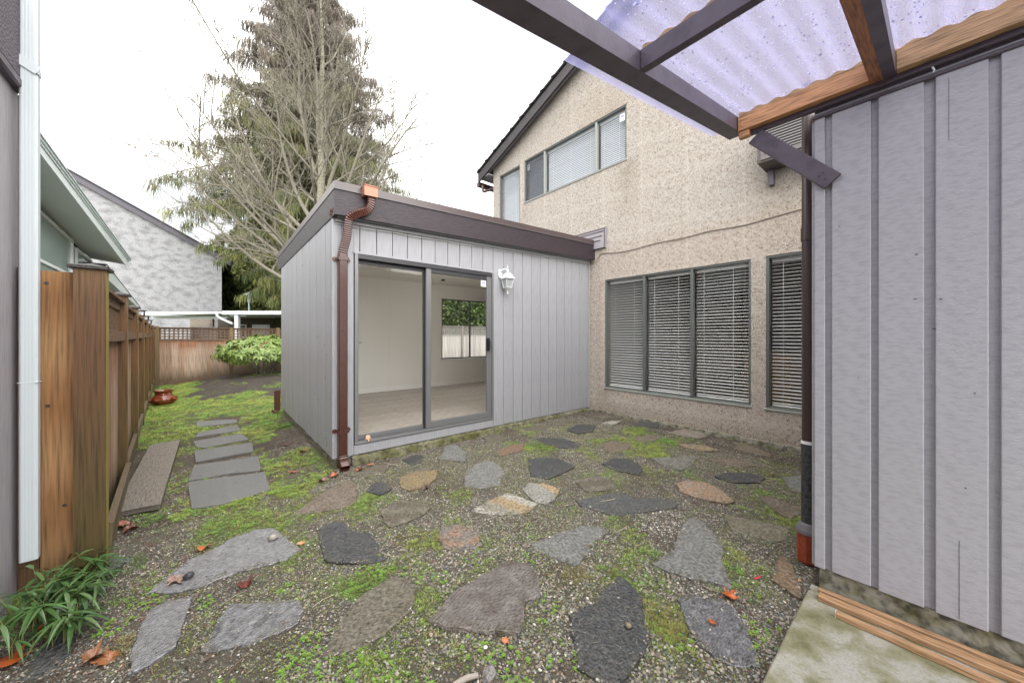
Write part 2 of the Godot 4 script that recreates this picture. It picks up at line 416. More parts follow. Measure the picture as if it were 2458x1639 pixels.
	M.grey_wood = mat(L(0.22, 0.19, 0.16), 0.6, {"tex": streak, "sc": Vector3(5, 5, 0.5), "bump": streakb, "cm": 0.3})
	M.cap_wood = mat(L(0.055, 0.048, 0.045), 0.45, {"tex": streak, "sc": Vector3.ONE * 3.0, "bump": streakb, "cm": 0.2})
	M.white_paint = mat(L(0.78, 0.79, 0.8), 0.4)
	M.white_metal = mat(L(0.52, 0.565, 0.59), 0.35)
	M.white_trim = mat(L(0.60, 0.66, 0.66), 0.45)
	M.soffit = mat(L(0.60, 0.65, 0.635), 0.7)
	M.house_room = mat(L(0.46, 0.44, 0.41), 0.8)
	M.dull_white = mat(L(0.56, 0.58, 0.585), 0.5)
	M.frosted = mat(L(0.35, 0.37, 0.38), 0.35)
	M.slat = mat(L(0.72, 0.725, 0.72), 0.45)
	M.slat_blue = mat(L(0.46, 0.50, 0.55), 0.5)
	M.cord = mat(L(0.6, 0.6, 0.58), 0.7)
	M.room = mat(L(0.84, 0.83, 0.79), 0.8)
	M.room_tan = mat(L(0.42, 0.24, 0.10), 0.7)
	M.ceiling = mat(L(0.9, 0.89, 0.86), 0.85)
	M.laminate = mat(L(0.60, 0.53, 0.46), 0.32, {"tex": streak, "sc": Vector3(0.5, 5, 5)})
	M.laminate_b = mat(L(0.65, 0.58, 0.51), 0.32, {"tex": streak, "sc": Vector3(0.5, 5, 5)})
	M.laminate_c = mat(L(0.56, 0.49, 0.42), 0.32, {"tex": streak, "sc": Vector3(0.5, 5, 5)})
	M.black = mat(L(0.012, 0.012, 0.013), 0.4)
	M.shingle = mat(L(0.05, 0.048, 0.052), 0.8, {"tex": blot2, "sc": Vector3.ONE * 2.0, "bump": fineb, "cm": 0.3})
	M.band = mat(L(0.13, 0.11, 0.135), 0.85, {"tex": noise_tex(14, 0.08, [[0.0, 0.5], [0.5, 0.9], [1.0, 1.0]]), "sc": Vector3.ONE * 1.5, "bump": fineb, "cm": 0.5})
	M.far_stucco = mat(L(0.36, 0.36, 0.375), 0.9, {"tex": noise_tex(15, 0.05, [[0.0, 0.74], [0.4, 0.93], [1.0, 1.0]]), "sc": Vector3.ONE * 0.6, "bump": fineb, "cm": 0.3, "stain": noise_tex(16, 0.045, [[0.0, 0.74], [0.35, 0.88], [0.6, 0.98], [1.0, 1.0]], 512, FastNoiseLite.TYPE_SIMPLEX_SMOOTH, 6), "ssc": Vector3(0.09, 0.13, 0.09)})
	M.far_siding = mat(L(0.085, 0.063, 0.05), 0.8, {"tex": streak, "sc": Vector3(0.4, 4, 0.4)})
	M.pebble = mat(L(0.34, 0.31, 0.28), 0.9, {"tex": dashes, "sc": Vector3.ONE * 0.7, "bump": dashb, "cm": 2.0})
	M.grey_wall = mat(L(0.33, 0.31, 0.33), 0.7, {"tex": grain, "sc": Vector3(4, 0.4, 4), "bump": streakb, "cm": 0.15})
	M.cable = mat(L(0.22, 0.18, 0.15), 0.6)
	M.wire = mat(L(0.5, 0.48, 0.45), 0.6)
	M.pot = mat(L(0.20, 0.042, 0.016), 0.22, {"spec": 0.6, "tex": blot2, "sc": Vector3.ONE * 5.0})
	M.rust = mat(L(0.10, 0.032, 0.016), 0.6, {"tex": blot2, "sc": Vector3.ONE * 8.0})
	M.ground = mat(L(1, 1, 1), 0.8, {"vc": true, "tex": noise_tex(17, 0.09, [[0.0, 0.5], [0.4, 0.8], [0.6, 0.93], [1.0, 1.0]], 1024, FastNoiseLite.TYPE_SIMPLEX_SMOOTH, 4), "sc": Vector3.ONE * 1.7, "bump": noise_tex(18, 0.09, [[0.0, 0.0], [1.0, 1.0]], 1024), "cm": 1.2})
	M.tint = mat(L(1, 1, 1), 0.75, {"vc": true})
	M.wet_stone = mat(L(1, 1, 1), 0.5, {"vc": true})
	M.leafy = mat(L(1, 1, 1), 0.55, {"vc": true, "back": Color(0.35, 0.4, 0.12)})
	M.needles = mat(L(1, 1, 1), 0.8, {"vc": true, "back": Color(0.16, 0.16, 0.08)})
	M.bark = mat(L(0.19, 0.175, 0.135), 0.9, {"tex": blot2, "sc": Vector3(6, 1, 6), "bump": streakb, "cm": 0.8})
	M.bark_pale = mat(L(0.25, 0.235, 0.175), 0.9, {"tex": blot2, "sc": Vector3(3, 1.5, 3), "bump": fineb, "cm": 0.5})
	M.twig = mat(L(0.17, 0.155, 0.12), 0.9)
	var sl := noise_tex(19, 0.02, [[0.0, 0.55], [0.4, 0.82], [0.65, 0.95], [1.0, 1.0]], 512, FastNoiseLite.TYPE_SIMPLEX_SMOOTH, 5)
	var pits := noise_tex(64, 0.16, [[0.0, 0.45], [0.33, 0.85], [0.55, 1.0], [1.0, 1.0]], 512, FastNoiseLite.TYPE_SIMPLEX_SMOOTH, 3)
	var slb := noise_tex(20, 0.03, [[0.0, 0.0], [1.0, 1.0]], 512, FastNoiseLite.TYPE_SIMPLEX_SMOOTH, 5)
	M.slate = mat(L(1, 1, 1), 0.42, {"vc": true, "tex": sl, "sc": Vector3(3, 3, 3), "bump": slb, "cm": 0.8, "stain": pits, "ssc": Vector3.ONE * 2.6})
	M.slate_rough = mat(L(1, 1, 1), 0.34, {"vc": true, "tex": sl, "sc": Vector3(2.4, 3, 8), "bump": slb, "cm": 1.4})
	M.slate_wet = mat(L(1, 1, 1), 0.2, {"vc": true, "spec": 0.7, "tex": sl, "sc": Vector3(2.4, 3, 8), "bump": slb, "cm": 0.5, "stain": pits, "ssc": Vector3.ONE * 2.6})
	M.stick = mat(L(0.52, 0.31, 0.165), 0.55, {"tex": streak, "sc": Vector3(5, 5, 0.4)})
	M.pale_wood = mat(L(0.46, 0.44, 0.40), 0.8, {"tex": streak, "sc": Vector3(4, 0.4, 4)})
	M.paver = mat(L(0.21, 0.208, 0.203), 0.6, {"tex": noise_tex(21, 0.10, [[0.0, 0.3], [0.4, 0.72], [0.6, 0.92], [1.0, 1.0]]), "sc": Vector3.ONE * 2.2, "bump": noise_tex(22, 0.12, [[0.0, 0.0], [1.0, 1.0]]), "cm": 0.5})
	var sh := StandardMaterial3D.new()
	sh.transparency = BaseMaterial3D.TRANSPARENCY_ALPHA
	sh.albedo_texture = noise_tex(23, 0.09, [[0.0, Color(0.45, 0.45, 0.64, 0.85)], [0.35, Color(0.61, 0.61, 0.74, 0.64)], [0.62, Color(0.71, 0.71, 0.79, 0.58)], [0.74, Color(0.85, 0.85, 0.93, 0.6)], [1.0, Color(0.95, 0.95, 1, 0.7)]], 1024, FastNoiseLite.TYPE_SIMPLEX_SMOOTH, 3)
	sh.uv1_triplanar = true
	sh.uv1_world_triplanar = true
	sh.uv1_scale = Vector3(2.0, 2.0, 2.0)
	sh.roughness = 0.3
	sh.backlight_enabled = true
	sh.backlight = Color(0.8, 0.8, 0.9)
	M.sheet = sh


# ---------- the lie of the land ----------
func g(x: float, z: float) -> float:
	var u := clampf((x + 4.34) / 4.34, 0.0, 1.0)
	var zz := maxf(z, 0.0)
	return lerpf(-0.05 * zz, 0.05 - 0.017 * zz, u) + maxf(minf(0.0, 0.06 * (x + 4.34)), -0.1)


func grassy(x0: float, z0: float) -> float:
	# how green the ground is, 0 to 1
	var x := x0 + (0.28 * n_low.get_noise_2d(x0 * 70.0 + 300.0, z0 * 70.0) + 0.12 * n_mid.get_noise_2d(x0 * 90.0, z0 * 90.0 + 99.0)) * (2.0 if z0 < 0.3 else 0.6)
	var z := z0 + (0.28 * n_low.get_noise_2d(x0 * 70.0, z0 * 70.0 + 500.0) + 0.12 * n_mid.get_noise_2d(x0 * 90.0 + 77.0, z0 * 90.0)) * (2.4 if z0 < 0.3 else 0.6)
	var v := n_low.get_noise_2d(x * 60.0, z * 60.0) * 0.5 + n_mid.get_noise_2d(x * 60.0, z * 60.0) * 0.5
	var base := 0.0
	if z < 0.3 and x < -4.36:
		base = 0.80
		if z < -6.2 and x > -5.7:
			base = 0.22                            # bare wet soil in front of the shrub
		if z > -1.9 and x > -4.85:
			base = 0.22 if z < -0.7 else 0.75       # leaf litter along the room's footing
		if absf(x + 5.2) < 0.3 and z > -3.9:
			base = 0.45
		if x < -5.55 and z > -2.7:
			base = 0.3
	else:
		base = 0.33
		for p in [[-4.75, 0.1, 0.42, 0.75], [-0.56, 1.27, 0.3, 0.75], [-1.17, 1.79, 0.36, 0.8], [-1.72, 2.29, 0.45, 0.6], [-1.55, 2.73, 0.3, 0.6], [-2.15, 1.95, 0.4, 0.5], [-4.3, 1.0, 0.5, 0.38], [-3.3, 1.6, 0.7, 0.3], [-2.9, 0.8, 0.6, 0.25], [-4.45, 2.45, 0.22, 0.4], [-2.2, 1.3, 0.6, 0.25]]:
			var d = Vector2(x - p[0], z - p[1]).length() / p[2]
			base = maxf(base, p[3] * clampf(1.35 - d, 0.0, 1.0))
		if x > -1.3 and z < 0.7:
			base *= 0.3
	return clampf(base + v * 0.9, 0.0, 1.0)


func on_stone(x: float, z: float) -> bool:
	var i := int((x - MX) / MS)
	var j := int((z - MZ) / MS)
	return i >= 0 and j >= 0 and i < MW and j < MH and mask[j * MW + i] == 1


func stamp(poly: PackedVector2Array) -> void:
	var lo := poly[0]
	var hi := poly[0]
	for p in poly:
		lo = lo.min(p)
		hi = hi.max(p)
	for j in range(maxi(0, int((lo.y - MZ) / MS)), mini(MH, int((hi.y - MZ) / MS) + 1)):
		for i in range(maxi(0, int((lo.x - MX) / MS)), mini(MW, int((hi.x - MX) / MS) + 1)):
			if Geometry2D.is_point_in_polygon(Vector2(MX + (i + 0.5) * MS, MZ + (j + 0.5) * MS), poly):
				mask[j * MW + i] = 1


# ---------- garden room ----------
func fx_top(x: float, a: float, b: float) -> float:
	return lerpf(a, b, (x + 4.36) / 4.34)


func garden_room() -> void:
	var o := thing("garden_room", "low flat-roofed grey garden room with vertical board siding, dark fascia and a sliding glass door", "garden room", Vector3(-2.2, 0, -1.7))
	# footing and walls
	var s := st()
	bb(s, -4.32, 1.3, -0.5, 0.098, -3.37, -0.025)
	obj("foundation", s, M.concrete, o)
	s = st()
	for i in 44:
		# uneven mossy lip of concrete along the foot of the front wall
		var x0 := -4.16 + i * 0.094
		var f := func(x): return 0.03 + 0.035 * exp(-pow((x + 3.0) / 0.7, 2.0)) + 0.014 * n_mid.get_noise_2d(x * 300.0, 5.0)
		var h := func(x): return 0.075 + 0.012 * n_mid.get_noise_2d(x * 250.0, 50.0)
		var x1 := x0 + 0.094
		var c0 := _moss(x0)
		var c1 := _moss(x1)
		var a := Vector3(x0, h.call(x0) + 0.018, -0.025)
		var b := Vector3(x1, h.call(x1) + 0.018, -0.025)
		var c := Vector3(x1, h.call(x1), f.call(x1))
		var d := Vector3(x0, h.call(x0), f.call(x0))
		quadc(s, a, b, c, d, Vector3(0, 0.95, 0.3), c0[0], c1[0], c1[1], c0[1])
		quadc(s, d, c, Vector3(x1, -0.05, f.call(x1) + 0.02), Vector3(x0, -0.05, f.call(x0) + 0.02), Vector3(0, 0.3, 0.95), c0[1], c1[1], c1[1], c0[1])
	obj("footing_lip", s, M.concrete, o)
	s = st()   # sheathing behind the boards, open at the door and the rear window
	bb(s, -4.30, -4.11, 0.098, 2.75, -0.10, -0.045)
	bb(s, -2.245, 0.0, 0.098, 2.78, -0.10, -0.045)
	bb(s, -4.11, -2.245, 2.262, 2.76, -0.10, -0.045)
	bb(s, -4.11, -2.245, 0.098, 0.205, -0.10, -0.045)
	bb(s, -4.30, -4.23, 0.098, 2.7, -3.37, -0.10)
	obj("wall", s, M.groove_shade, o)
	# front boards
	var cuts := [-4.072, -3.887, -3.704, -3.518, -3.333, -3.150, -2.966, -2.784, -2.593, -2.406, -2.225]
	var prev := -4.342
	var k := 0
	for c in cuts + [-2.035, -1.845, -1.655, -1.465, -1.270, -1.078, -0.886, -0.688, -0.492, -0.29, -0.062, -0.034]:
		var y0 := 0.0994
		var y1 := 2.70
		var x0: float = prev + 0.004
		var x1: float = c - 0.004
		if c <= -4.07:
			pass
		if k > 0 and k <= 10:
			y0 = 2.268
		elif k == 0:
			# corner board beside the downpipe, cut round the door's edge
			s = st()
			bb(s, -4.342, -4.137, y0, y1, -0.022, -0.004, 0.002)
			obj("siding_board", s, M.siding, o)
			s = st()
			bb(s, -4.1365, x1, 2.268, y1, -0.022, -0.004, 0.002)
			obj("siding_board", s, M.siding, o)
			prev = c
			k += 1
			continue
		s = st()
		bb(s, x0, x1, y0 + 0.002 * sin(k * 2.3), y1 + (0.06 if x0 > -1.5 else 0.0), -0.022, -0.004 + 0.001 * sin(k * 4.1), 0.002)
		obj("siding_board", s, M.siding if k % 3 else M.siding_b, o)
		prev = c
		k += 1
	s = st()
	bb(s, -0.030, -0.003, 0.0994, 2.76, -0.022, 0.012, 0.003)
	obj("corner_trim", s, M.siding, o)
	s = st()
	bb(s, -4.1365, -2.2275, 0.0994, 0.1985, -0.022, 0.002, 0.003)
	obj("sill_board", s, M.siding, o)
	s = st()
	bb(s, -4.342, -4.155, 0.0994, 0.125, -0.003, 0.001)
	obj("board_end", s, M.siding_b, o)
	# side boards
	s = st()
	bb(s, -4.352, -4.33, 0.0994, 2.66, -0.06, -0.002, 0.003)
	obj("corner_board", s, M.siding, o)
	k = 0
	var z := -0.068
	while z > -3.38:
		var w := 0.185 + 0.05 * rng.randf()
		if z - w < -3.33:
			w = z + 3.39
		s = st()
		bb(s, -4.350 - 0.002 * (k % 2), -4.32, 0.0994 + 0.012 * rng.randf(), 2.66, z - w, z - 0.017, 0.002)
		obj("siding_board", s, M.siding if k % 2 else M.siding_b, o)
		z -= w
		k += 1
	# roof, fascia and metal edge
	s = st()
	ext(s, [Vector3(-4.30, 2.86, 0.06), Vector3(1.3, 3.03, 0.06), Vector3(1.3, 3.0, -3.7), Vector3(-4.30, 2.83, -3.7)], Vector3(0, -0.13, 0))
	obj("roof", s, M.shingle, o)
	s = st()
	ext(s, [Vector3(-4.36, 2.592, 0.12), Vector3(-0.004, 2.722, 0.12), Vector3(-0.004, 2.992, 0.12), Vector3(-4.36, 2.849, 0.12)], Vector3(0, 0, -0.042))
	obj("fascia", s, M.trim, o)
	s = st()
	ext(s, [Vector3(-4.36, 2.592, 0.078), Vector3(-4.36, 2.849, 0.078), Vector3(-4.36, 2.815, -3.75), Vector3(-4.36, 2.585, -3.75)], Vector3(0.042, 0, 0))
	obj("fascia", s, M.trim_side, o)
	s = st()   # rotted corner of the fascia
	for i in 26:
		var p := Vector3(-4.358, 2.615 + 0.05 * rng.randf(), 0.05 - 0.09 * rng.randf())
		box(s, p, Vector3(0.012, 0.02 + 0.02 * rng.randf(), 0.014), Basis(Vector3(1, 0.4, 0.2).normalized(), rng.randf() * 3.0))
	obj("rotted_wood", s, M.rust, o)
	s = st()
	ext(s, [Vector3(-4.366, 2.849, 0.126), Vector3(-0.002, 2.992, 0.126), Vector3(-0.002, 3.072, 0.126), Vector3(-4.366, 2.927, 0.126)], Vector3(0, 0, -0.10))
	obj("metal_edge", s, M.cap_metal, o)
	s = st()
	ext(s, [Vector3(-4.366, 2.849, 0.0255), Vector3(-4.366, 2.927, 0.0255), Vector3(-4.366, 2.897, -3.756), Vector3(-4.366, 2.814, -3.756)], Vector3(0.10, 0, 0))
	obj("metal_edge", s, M.cap_metal, o)
	s = st()
	bar(s, Vector3(-4.37, 2.848, 0.129), Vector3(-0.002, 2.991, 0.129), 0.006, 0.005)
	obj("drip_lip", s, M.flange, o)
	s = st()
	bar(s, Vector3(-4.34, 2.60, 0.03), Vector3(-0.004, 2.728, 0.03), 0.09, 0.016)
	bar(s, Vector3(-4.32, 2.60, 0.06), Vector3(-4.32, 2.60, -3.7), 0.05, 0.016)
	obj("soffit", s, M.siding_b, o)
	s = st()
	bar(s, Vector3(-4.33, 2.566, 0.008), Vector3(-0.01, 2.692, 0.008), 0.022, 0.03)
	obj("cornice_strip", s, M.siding_b, o)
	# the room inside
	s = st()
	bb(s, -4.23, -1.122, 0.098, 2.62, -3.37, -3.30)
	bb(s, -1.122, 1.25, 0.098, 0.838, -3.37, -3.30)
	bb(s, -1.122, 1.25, 2.255, 2.62, -3.37, -3.30)
	bb(s, 0.95, 1.25, 0.838, 2.255, -3.37, -3.30)
	bb(s, 1.25, 1.32, 0.098, 2.62, -3.37, -0.10)
	bb(s, -4.23, -4.225, 0.21, 2.57, -3.30, -0.10)
	bb(s, -2.24, 1.25, 0.21, 2.57, -0.105, -0.10)
	obj("interior_wall", s, M.room, o)
	s = st()
	bb(s, -4.23, 1.25, 2.575, 2.63, -3.36, -0.10)
	obj("ceiling", s, M.ceiling, o)
	var fl := obj("interior_floor", _boxst(-4.23, 1.25, 0.10, 0.205, -3.30, -0.10), M.laminate, o)
	for r in 17:
		var zz := -3.29 + r * 0.187
		var x := -4.22 - rng.randf() * 0.8
		while x < 1.2:
			var x1 := minf(x + 1.22, 1.24)
			if x1 > -4.2:
				obj("floor_plank", _boxst(maxf(x, -4.22), x1 - 0.003, 0.206, 0.216, zz, zz + 0.184, 0.0015), [M.laminate, M.laminate_b, M.laminate_c, M.laminate_b][rng.randi() % 4], fl)
			x += 1.22
	obj("baseboard", _boxst(-4.22, 1.24, 0.217, 0.31, -3.299, -3.287, 0.003), M.ceiling, o)
	var rw := st()
	for q in [[-1.122, -1.095, 0.838, 2.255], [0.923, 0.95, 0.838, 2.255], [-0.318, -0.288, 0.866, 2.228]]:
		bb(rw, q[0], q[1], q[2], q[3], -3.345, -3.31)
	bb(rw, -1.0945, 0.9225, 0.838, 0.865, -3.345, -3.31)
	bb(rw, -1.0945, 0.9225, 2.229, 2.255, -3.345, -3.31)
	var rwo := obj("rear_window", rw, M.alu_dark, o)
	_pane(Vector3(-1.094, 0.866, -3.329), Vector3(0.922, 2.228, -3.329), rwo)
	obj("sill", _boxst(-1.16, 0.98, 0.815, 0.837, -3.299, -3.25, 0.004), M.ceiling, rwo)
	for x in [-1.0, 0.05]:
		s = st()
		lathe(s, [Vector2(0.0, 0.0), Vector2(0.035, 0.0), Vector2(0.04, 0.03), Vector2(0.0, 0.03)], Vector3(x - 0.5, 2.54, -2.6), 10)
		obj("ceiling_spot", s, M.alu_dark, o)
	# inner door with its lever, at the left of the back wall
	var dr := obj("inner_door", _boxst(-3.9, -3.06, 0.217, 2.2, -3.298, -3.28, 0.004), M.room, o)
	s = st()
	tube(s, [Vector3(-3.075, 1.247, -3.28), Vector3(-3.075, 1.247, -3.23), Vector3(-2.985, 1.247, -3.225)], [0.012, 0.012, 0.011], 8)
	obj("door_lever", s, M.white_metal, dr)
	# round ceiling lamp, lit, hidden from the yard by the door's head but mirrored in the rear window
	s = st()
	lathe(s, [Vector2(0.0, 2.50), Vector2(0.10, 2.505), Vector2(0.15, 2.535), Vector2(0.155, 2.574)], Vector3(-1.75, 0, -1.35), 18)
	var gl := mat(L(0.9, 0.88, 0.82), 0.4)
	gl.emission_enabled = true
	gl.emission = Color(1.0, 0.94, 0.84)
	gl.emission_energy_multiplier = 0.6
	obj("ceiling_lamp", s, gl, o)
	var om := OmniLight3D.new()
	om.name = "ceiling_lamp_light"
	add_child(om)
	om.position = Vector3(-1.75, 2.42, -1.35)
	om.light_color = Color(1.0, 0.97, 0.92)
	om.light_energy = 0.07
	om.light_size = 0.15
	om.omni_range = 9.0
	om.omni_attenuation = 2.0
	om.shadow_enabled = true
	sliding_door(o)
	# nail heads and chipped paint
	s = st()
	for i in 46:
		var x := rng.randf_range(-2.15, -0.1)
		var y := [0.16, 0.7, 1.3, 1.9, 2.4][i % 5] + rng.randf_range(-0.12, 0.12) as float
		tube(s, [Vector3(x, y, -0.006), Vector3(x, y, -0.0025)], [0.0045, 0.004], 6)
	for i in 60:
		var zz := rng.randf_range(-3.3, -0.1)
		var y := rng.randf_range(0.12, 2.5) if i % 3 else rng.randf_range(0.11, 0.3)
		box(s, Vector3(-4.352, y, zz), Vector3(0.003, 0.008 + 0.02 * rng.randf() * rng.randf(), 0.007))
	obj("paint_chips", s, M.pipe_grey, o).set_meta("kind", "stuff")


func _boxst(x0: float, x1: float, y0: float, y1: float, z0: float, z1: float, ch := 0.0) -> SurfaceTool:
	var s := st()
	bb(s, x0, x1, y0, y1, z0, z1, ch)
	return s


func _pane(a: Vector3, b: Vector3, parent: Node) -> void:
	# a sheet of clear glass
	var s := st()
	if absf(a.x - b.x) < 1e-4:
		face(s, [a, Vector3(a.x, a.y, b.z), b, Vector3(a.x, b.y, a.z)], Vector3.LEFT)
	else:
		face(s, [a, Vector3(b.x, a.y, a.z), b, Vector3(a.x, b.y, a.z)], Vector3.BACK)
	obj("glass_pane", s, M.glass, parent)


func _moss(x: float) -> Array:
	var m := clampf(0.45 + 0.9 * n_mid.get_noise_2d(x * 160.0, 9.0) + (0.25 if x > -3.9 and x < -2.2 else 0.0), 0.0, 1.0)
	return [Color(1, 1, 0.95).lerp(Color(0.6, 0.62, 0.3), m * 0.7), Color(0.9, 0.9, 0.8).lerp(Color(0.34, 0.36, 0.09), m)]


func sliding_door(o: Node3D) -> void:
	var s := st()
	# outer frame, as a part whose members are sub-parts
	bb(s, -4.129, -2.2236, 0.2044, 0.226, -0.10, 0.010, 0.002)
	var d := obj("sliding_door", s, M.alu, o)
	s = st()
	for zz in [-0.004, -0.022, -0.040, -0.062, -0.084]:
		bb(s, -4.10, -2.25, 0.2262, 0.236, zz - 0.003, zz + 0.003)
	obj("track", s, M.alu, d)
	obj("jamb", _boxst(-4.129, -4.092, 0.2265, 2.262, -0.10, 0.008, 0.002), M.alu, d)
	obj("jamb", _boxst(-2.250, -2.2236, 0.2265, 2.262, -0.10, 0.008, 0.002), M.alu, d)
	obj("header", _boxst(-4.0915, -2.2505, 2.205, 2.262, -0.10, 0.006, 0.002), M.alu_dark, d)
	s = st()
	bar(s, Vector3(-4.145, 2.2655, 0.004), Vector3(-2.215, 2.2655, 0.004), 0.016, 0.022, Vector3.UP)
	obj("head_trim", s, M.siding, d)
	# fixed panel: the inner track
	obj("bottom_rail", _boxst(-4.091, -3.285, 0.237, 0.285, -0.085, -0.060, 0.002), M.alu, d)
	obj("top_rail", _boxst(-4.091, -3.285, 2.16, 2.204, -0.085, -0.060, 0.002), M.alu_dark, d)
	obj("stile", _boxst(-3.284, -3.236, 0.237, 2.204, -0.085, -0.060, 0.002), M.alu_dark, d)
	obj("stile", _boxst(-4.091, -4.068, 0.286, 2.159, -0.085, -0.060, 0.002), M.alu, d)
	_pane(Vector3(-4.067, 0.286, -0.072), Vector3(-3.285, 2.159, -0.072), d)
	# sliding panel: the outer track
	obj("stile", _boxst(-3.270, -3.200, 0.237, 2.204, -0.042, -0.008, 0.003), M.alu, d)
	obj("stile", _boxst(-2.330, -2.2505, 0.237, 2.204, -0.042, -0.008, 0.003), M.alu, d)
	obj("bottom_rail", _boxst(-3.1995, -2.3305, 0.237, 0.318, -0.042, -0.008, 0.003), M.alu, d)
	obj("top_rail", _boxst(-3.1995, -2.3305, 2.15, 2.204, -0.042, -0.008, 0.003), M.alu_dark, d)
	_pane(Vector3(-3.199, 0.319, -0.025), Vector3(-2.331, 2.149, -0.025), d)
	s = st()
	bb(s, -2.352, -2.292, 1.165, 1.345, -0.0075, 0.014, 0.006)
	bb(s, -2.336, -2.308, 1.19, 1.32, 0.0145, 0.045, 0.006)
	obj("handle", s, M.black, d)
	obj("sticker", _boxst(-2.427, -2.338, 2.055, 2.142, -0.0228, -0.0215), M.white_paint, d)
	var tm := TextMesh.new()
	var f := SystemFont.new()
	f.font_names = PackedStringArray(["Droid Sans"])
	f.font_weight = 700
	f.font_italic = true
	tm.font = f
	tm.text = "SAJF"
	tm.font_size = 16
	tm.pixel_size = 0.0021
	tm.depth = 0.001
	inst("sticker_print", tm, mat(L(0.02, 0.06, 0.3), 0.5), Transform3D(Basis(), Vector3(-2.3825, 2.108, -0.0208)), d)


# ---------- downpipes, lantern ----------
func flat_pipe(s: SurfaceTool, p: Array, w: float, h: float, ribs := false) -> void:
	# rectangular pipe along a path; corners rounded by a chamfer, sides crimped where ribs are wanted
	var last := []
	for i in p.size():
		var t: Vector3 = (p[mini(i + 1, p.size() - 1)] - p[maxi(i - 1, 0)]).normalized()
		var x := Vector3.RIGHT - t * t.x
		x = x.normalized() if x.length() > 0.3 else Vector3.UP.cross(t).normalized()
		var y := t.cross(x).normalized()
		var k := 1.0 - (0.13 if ribs and i % 2 == 1 else 0.0)
		var ring := []
		var a := w * 0.5 * k
		var b := h * 0.5 * k
		var c := 0.008
		for q in [[-a, -b + c], [-a + c, -b], [a - c, -b], [a, -b + c], [a, b - c], [a - c, b], [-a + c, b], [-a, b - c]]:
			ring.append(p[i] + x * q[0] + y * q[1])
		if i > 0:
			for m in 8:
				var m2 := (m + 1) % 8
				var n: Vector3 = (ring[m] + ring[m2]) / 2 - p[i]
				var e: Vector3 = (ring[m2] - ring[m]).cross(ring[m] - last[m]).normalized()
				if e.dot(n) < 0:
					e = -e
				face(s, [last[m], last[m2], ring[m2], ring[m]], e)
		last = ring


func smooth_path(p: Array, per := 8) -> Array:
	var c := Curve3D.new()
	for i in p.size():
		var t: Vector3 = (p[mini(i + 1, p.size() - 1)] - p[maxi(i - 1, 0)]) * 0.22
		c.add_point(p[i], -t, t)
	var r := []
	var n := (p.size() - 1) * per
	for i in n + 1:
		r.append(c.sample_baked(c.get_baked_length() * i / n, true))
	return r


func room_downpipe() -> void:
	var o := thing("downpipe", "shiny brown downpipe with crimped elbow and copper box, at the garden room's front corner", "downpipe", Vector3(-4.264, 0, 0.06))
	var s := st()
	ext(s, [Vector3(-4.095, 2.922, 0.127), Vector3(-3.955, 2.926, 0.127), Vector3(-3.955, 2.926, 0.215), Vector3(-4.095, 2.922, 0.215)], Vector3(0.0, -0.10, 0))
	bb(s, -4.10, -3.95, 2.922, 2.932, 0.127, 0.222, 0.002)
	obj("copper_box", s, M.copper, o)
	s = st()
	flat_pipe(s, smooth_path([Vector3(-4.018, 2.828, 0.172), Vector3(-4.018, 2.75, 0.172), Vector3(-4.055, 2.68, 0.165), Vector3(-4.15, 2.63, 0.150), Vector3(-4.222, 2.57, 0.13), Vector3(-4.232, 2.47, 0.105), Vector3(-4.236, 2.38, 0.085), Vector3(-4.256, 2.28, 0.058), Vector3(-4.264, 2.20, 0.045)], 9), 0.084, 0.062, true)
	obj("elbow", s, M.brown_metal, o)
	s = st()
	flat_pipe(s, [Vector3(-4.264, 2.215, 0.045), Vector3(-4.264, 0.14, 0.045)], 0.088, 0.066)
	for x in [-0.026, -0.009, 0.009, 0.026]:
		bb(s, -4.264 + x - 0.004, -4.264 + x + 0.004, 0.15, 2.17, 0.076, 0.0815)
	obj("pipe", s, M.brown_metal, o)
	s = st()
	flat_pipe(s, smooth_path([Vector3(-4.264, 0.15, 0.045), Vector3(-4.264, 0.095, 0.055), Vector3(-4.264, 0.055, 0.09), Vector3(-4.266, 0.03, 0.15)], 5), 0.094, 0.070, true)
	obj("kickout", s, M.brown_metal, o)
	for y in [2.165, 0.385]:
		s = st()
		bb(s, -4.315, -4.213, y - 0.015, y + 0.015, 0.082, 0.087)
		bb(s, -4.318, -4.312, y - 0.015, y + 0.015, 0.0, 0.087)
		bb(s, -4.216, -4.210, y - 0.015, y + 0.015, 0.0, 0.087)
		for sg in [-1.0, 1.0]:
			tube(s, [Vector3(-4.264 + sg * 0.07, y, -0.002), Vector3(-4.264 + sg * 0.07, y, 0.006)], [0.022, 0.022], 10)
		obj("strap", s, M.brown_metal, o)


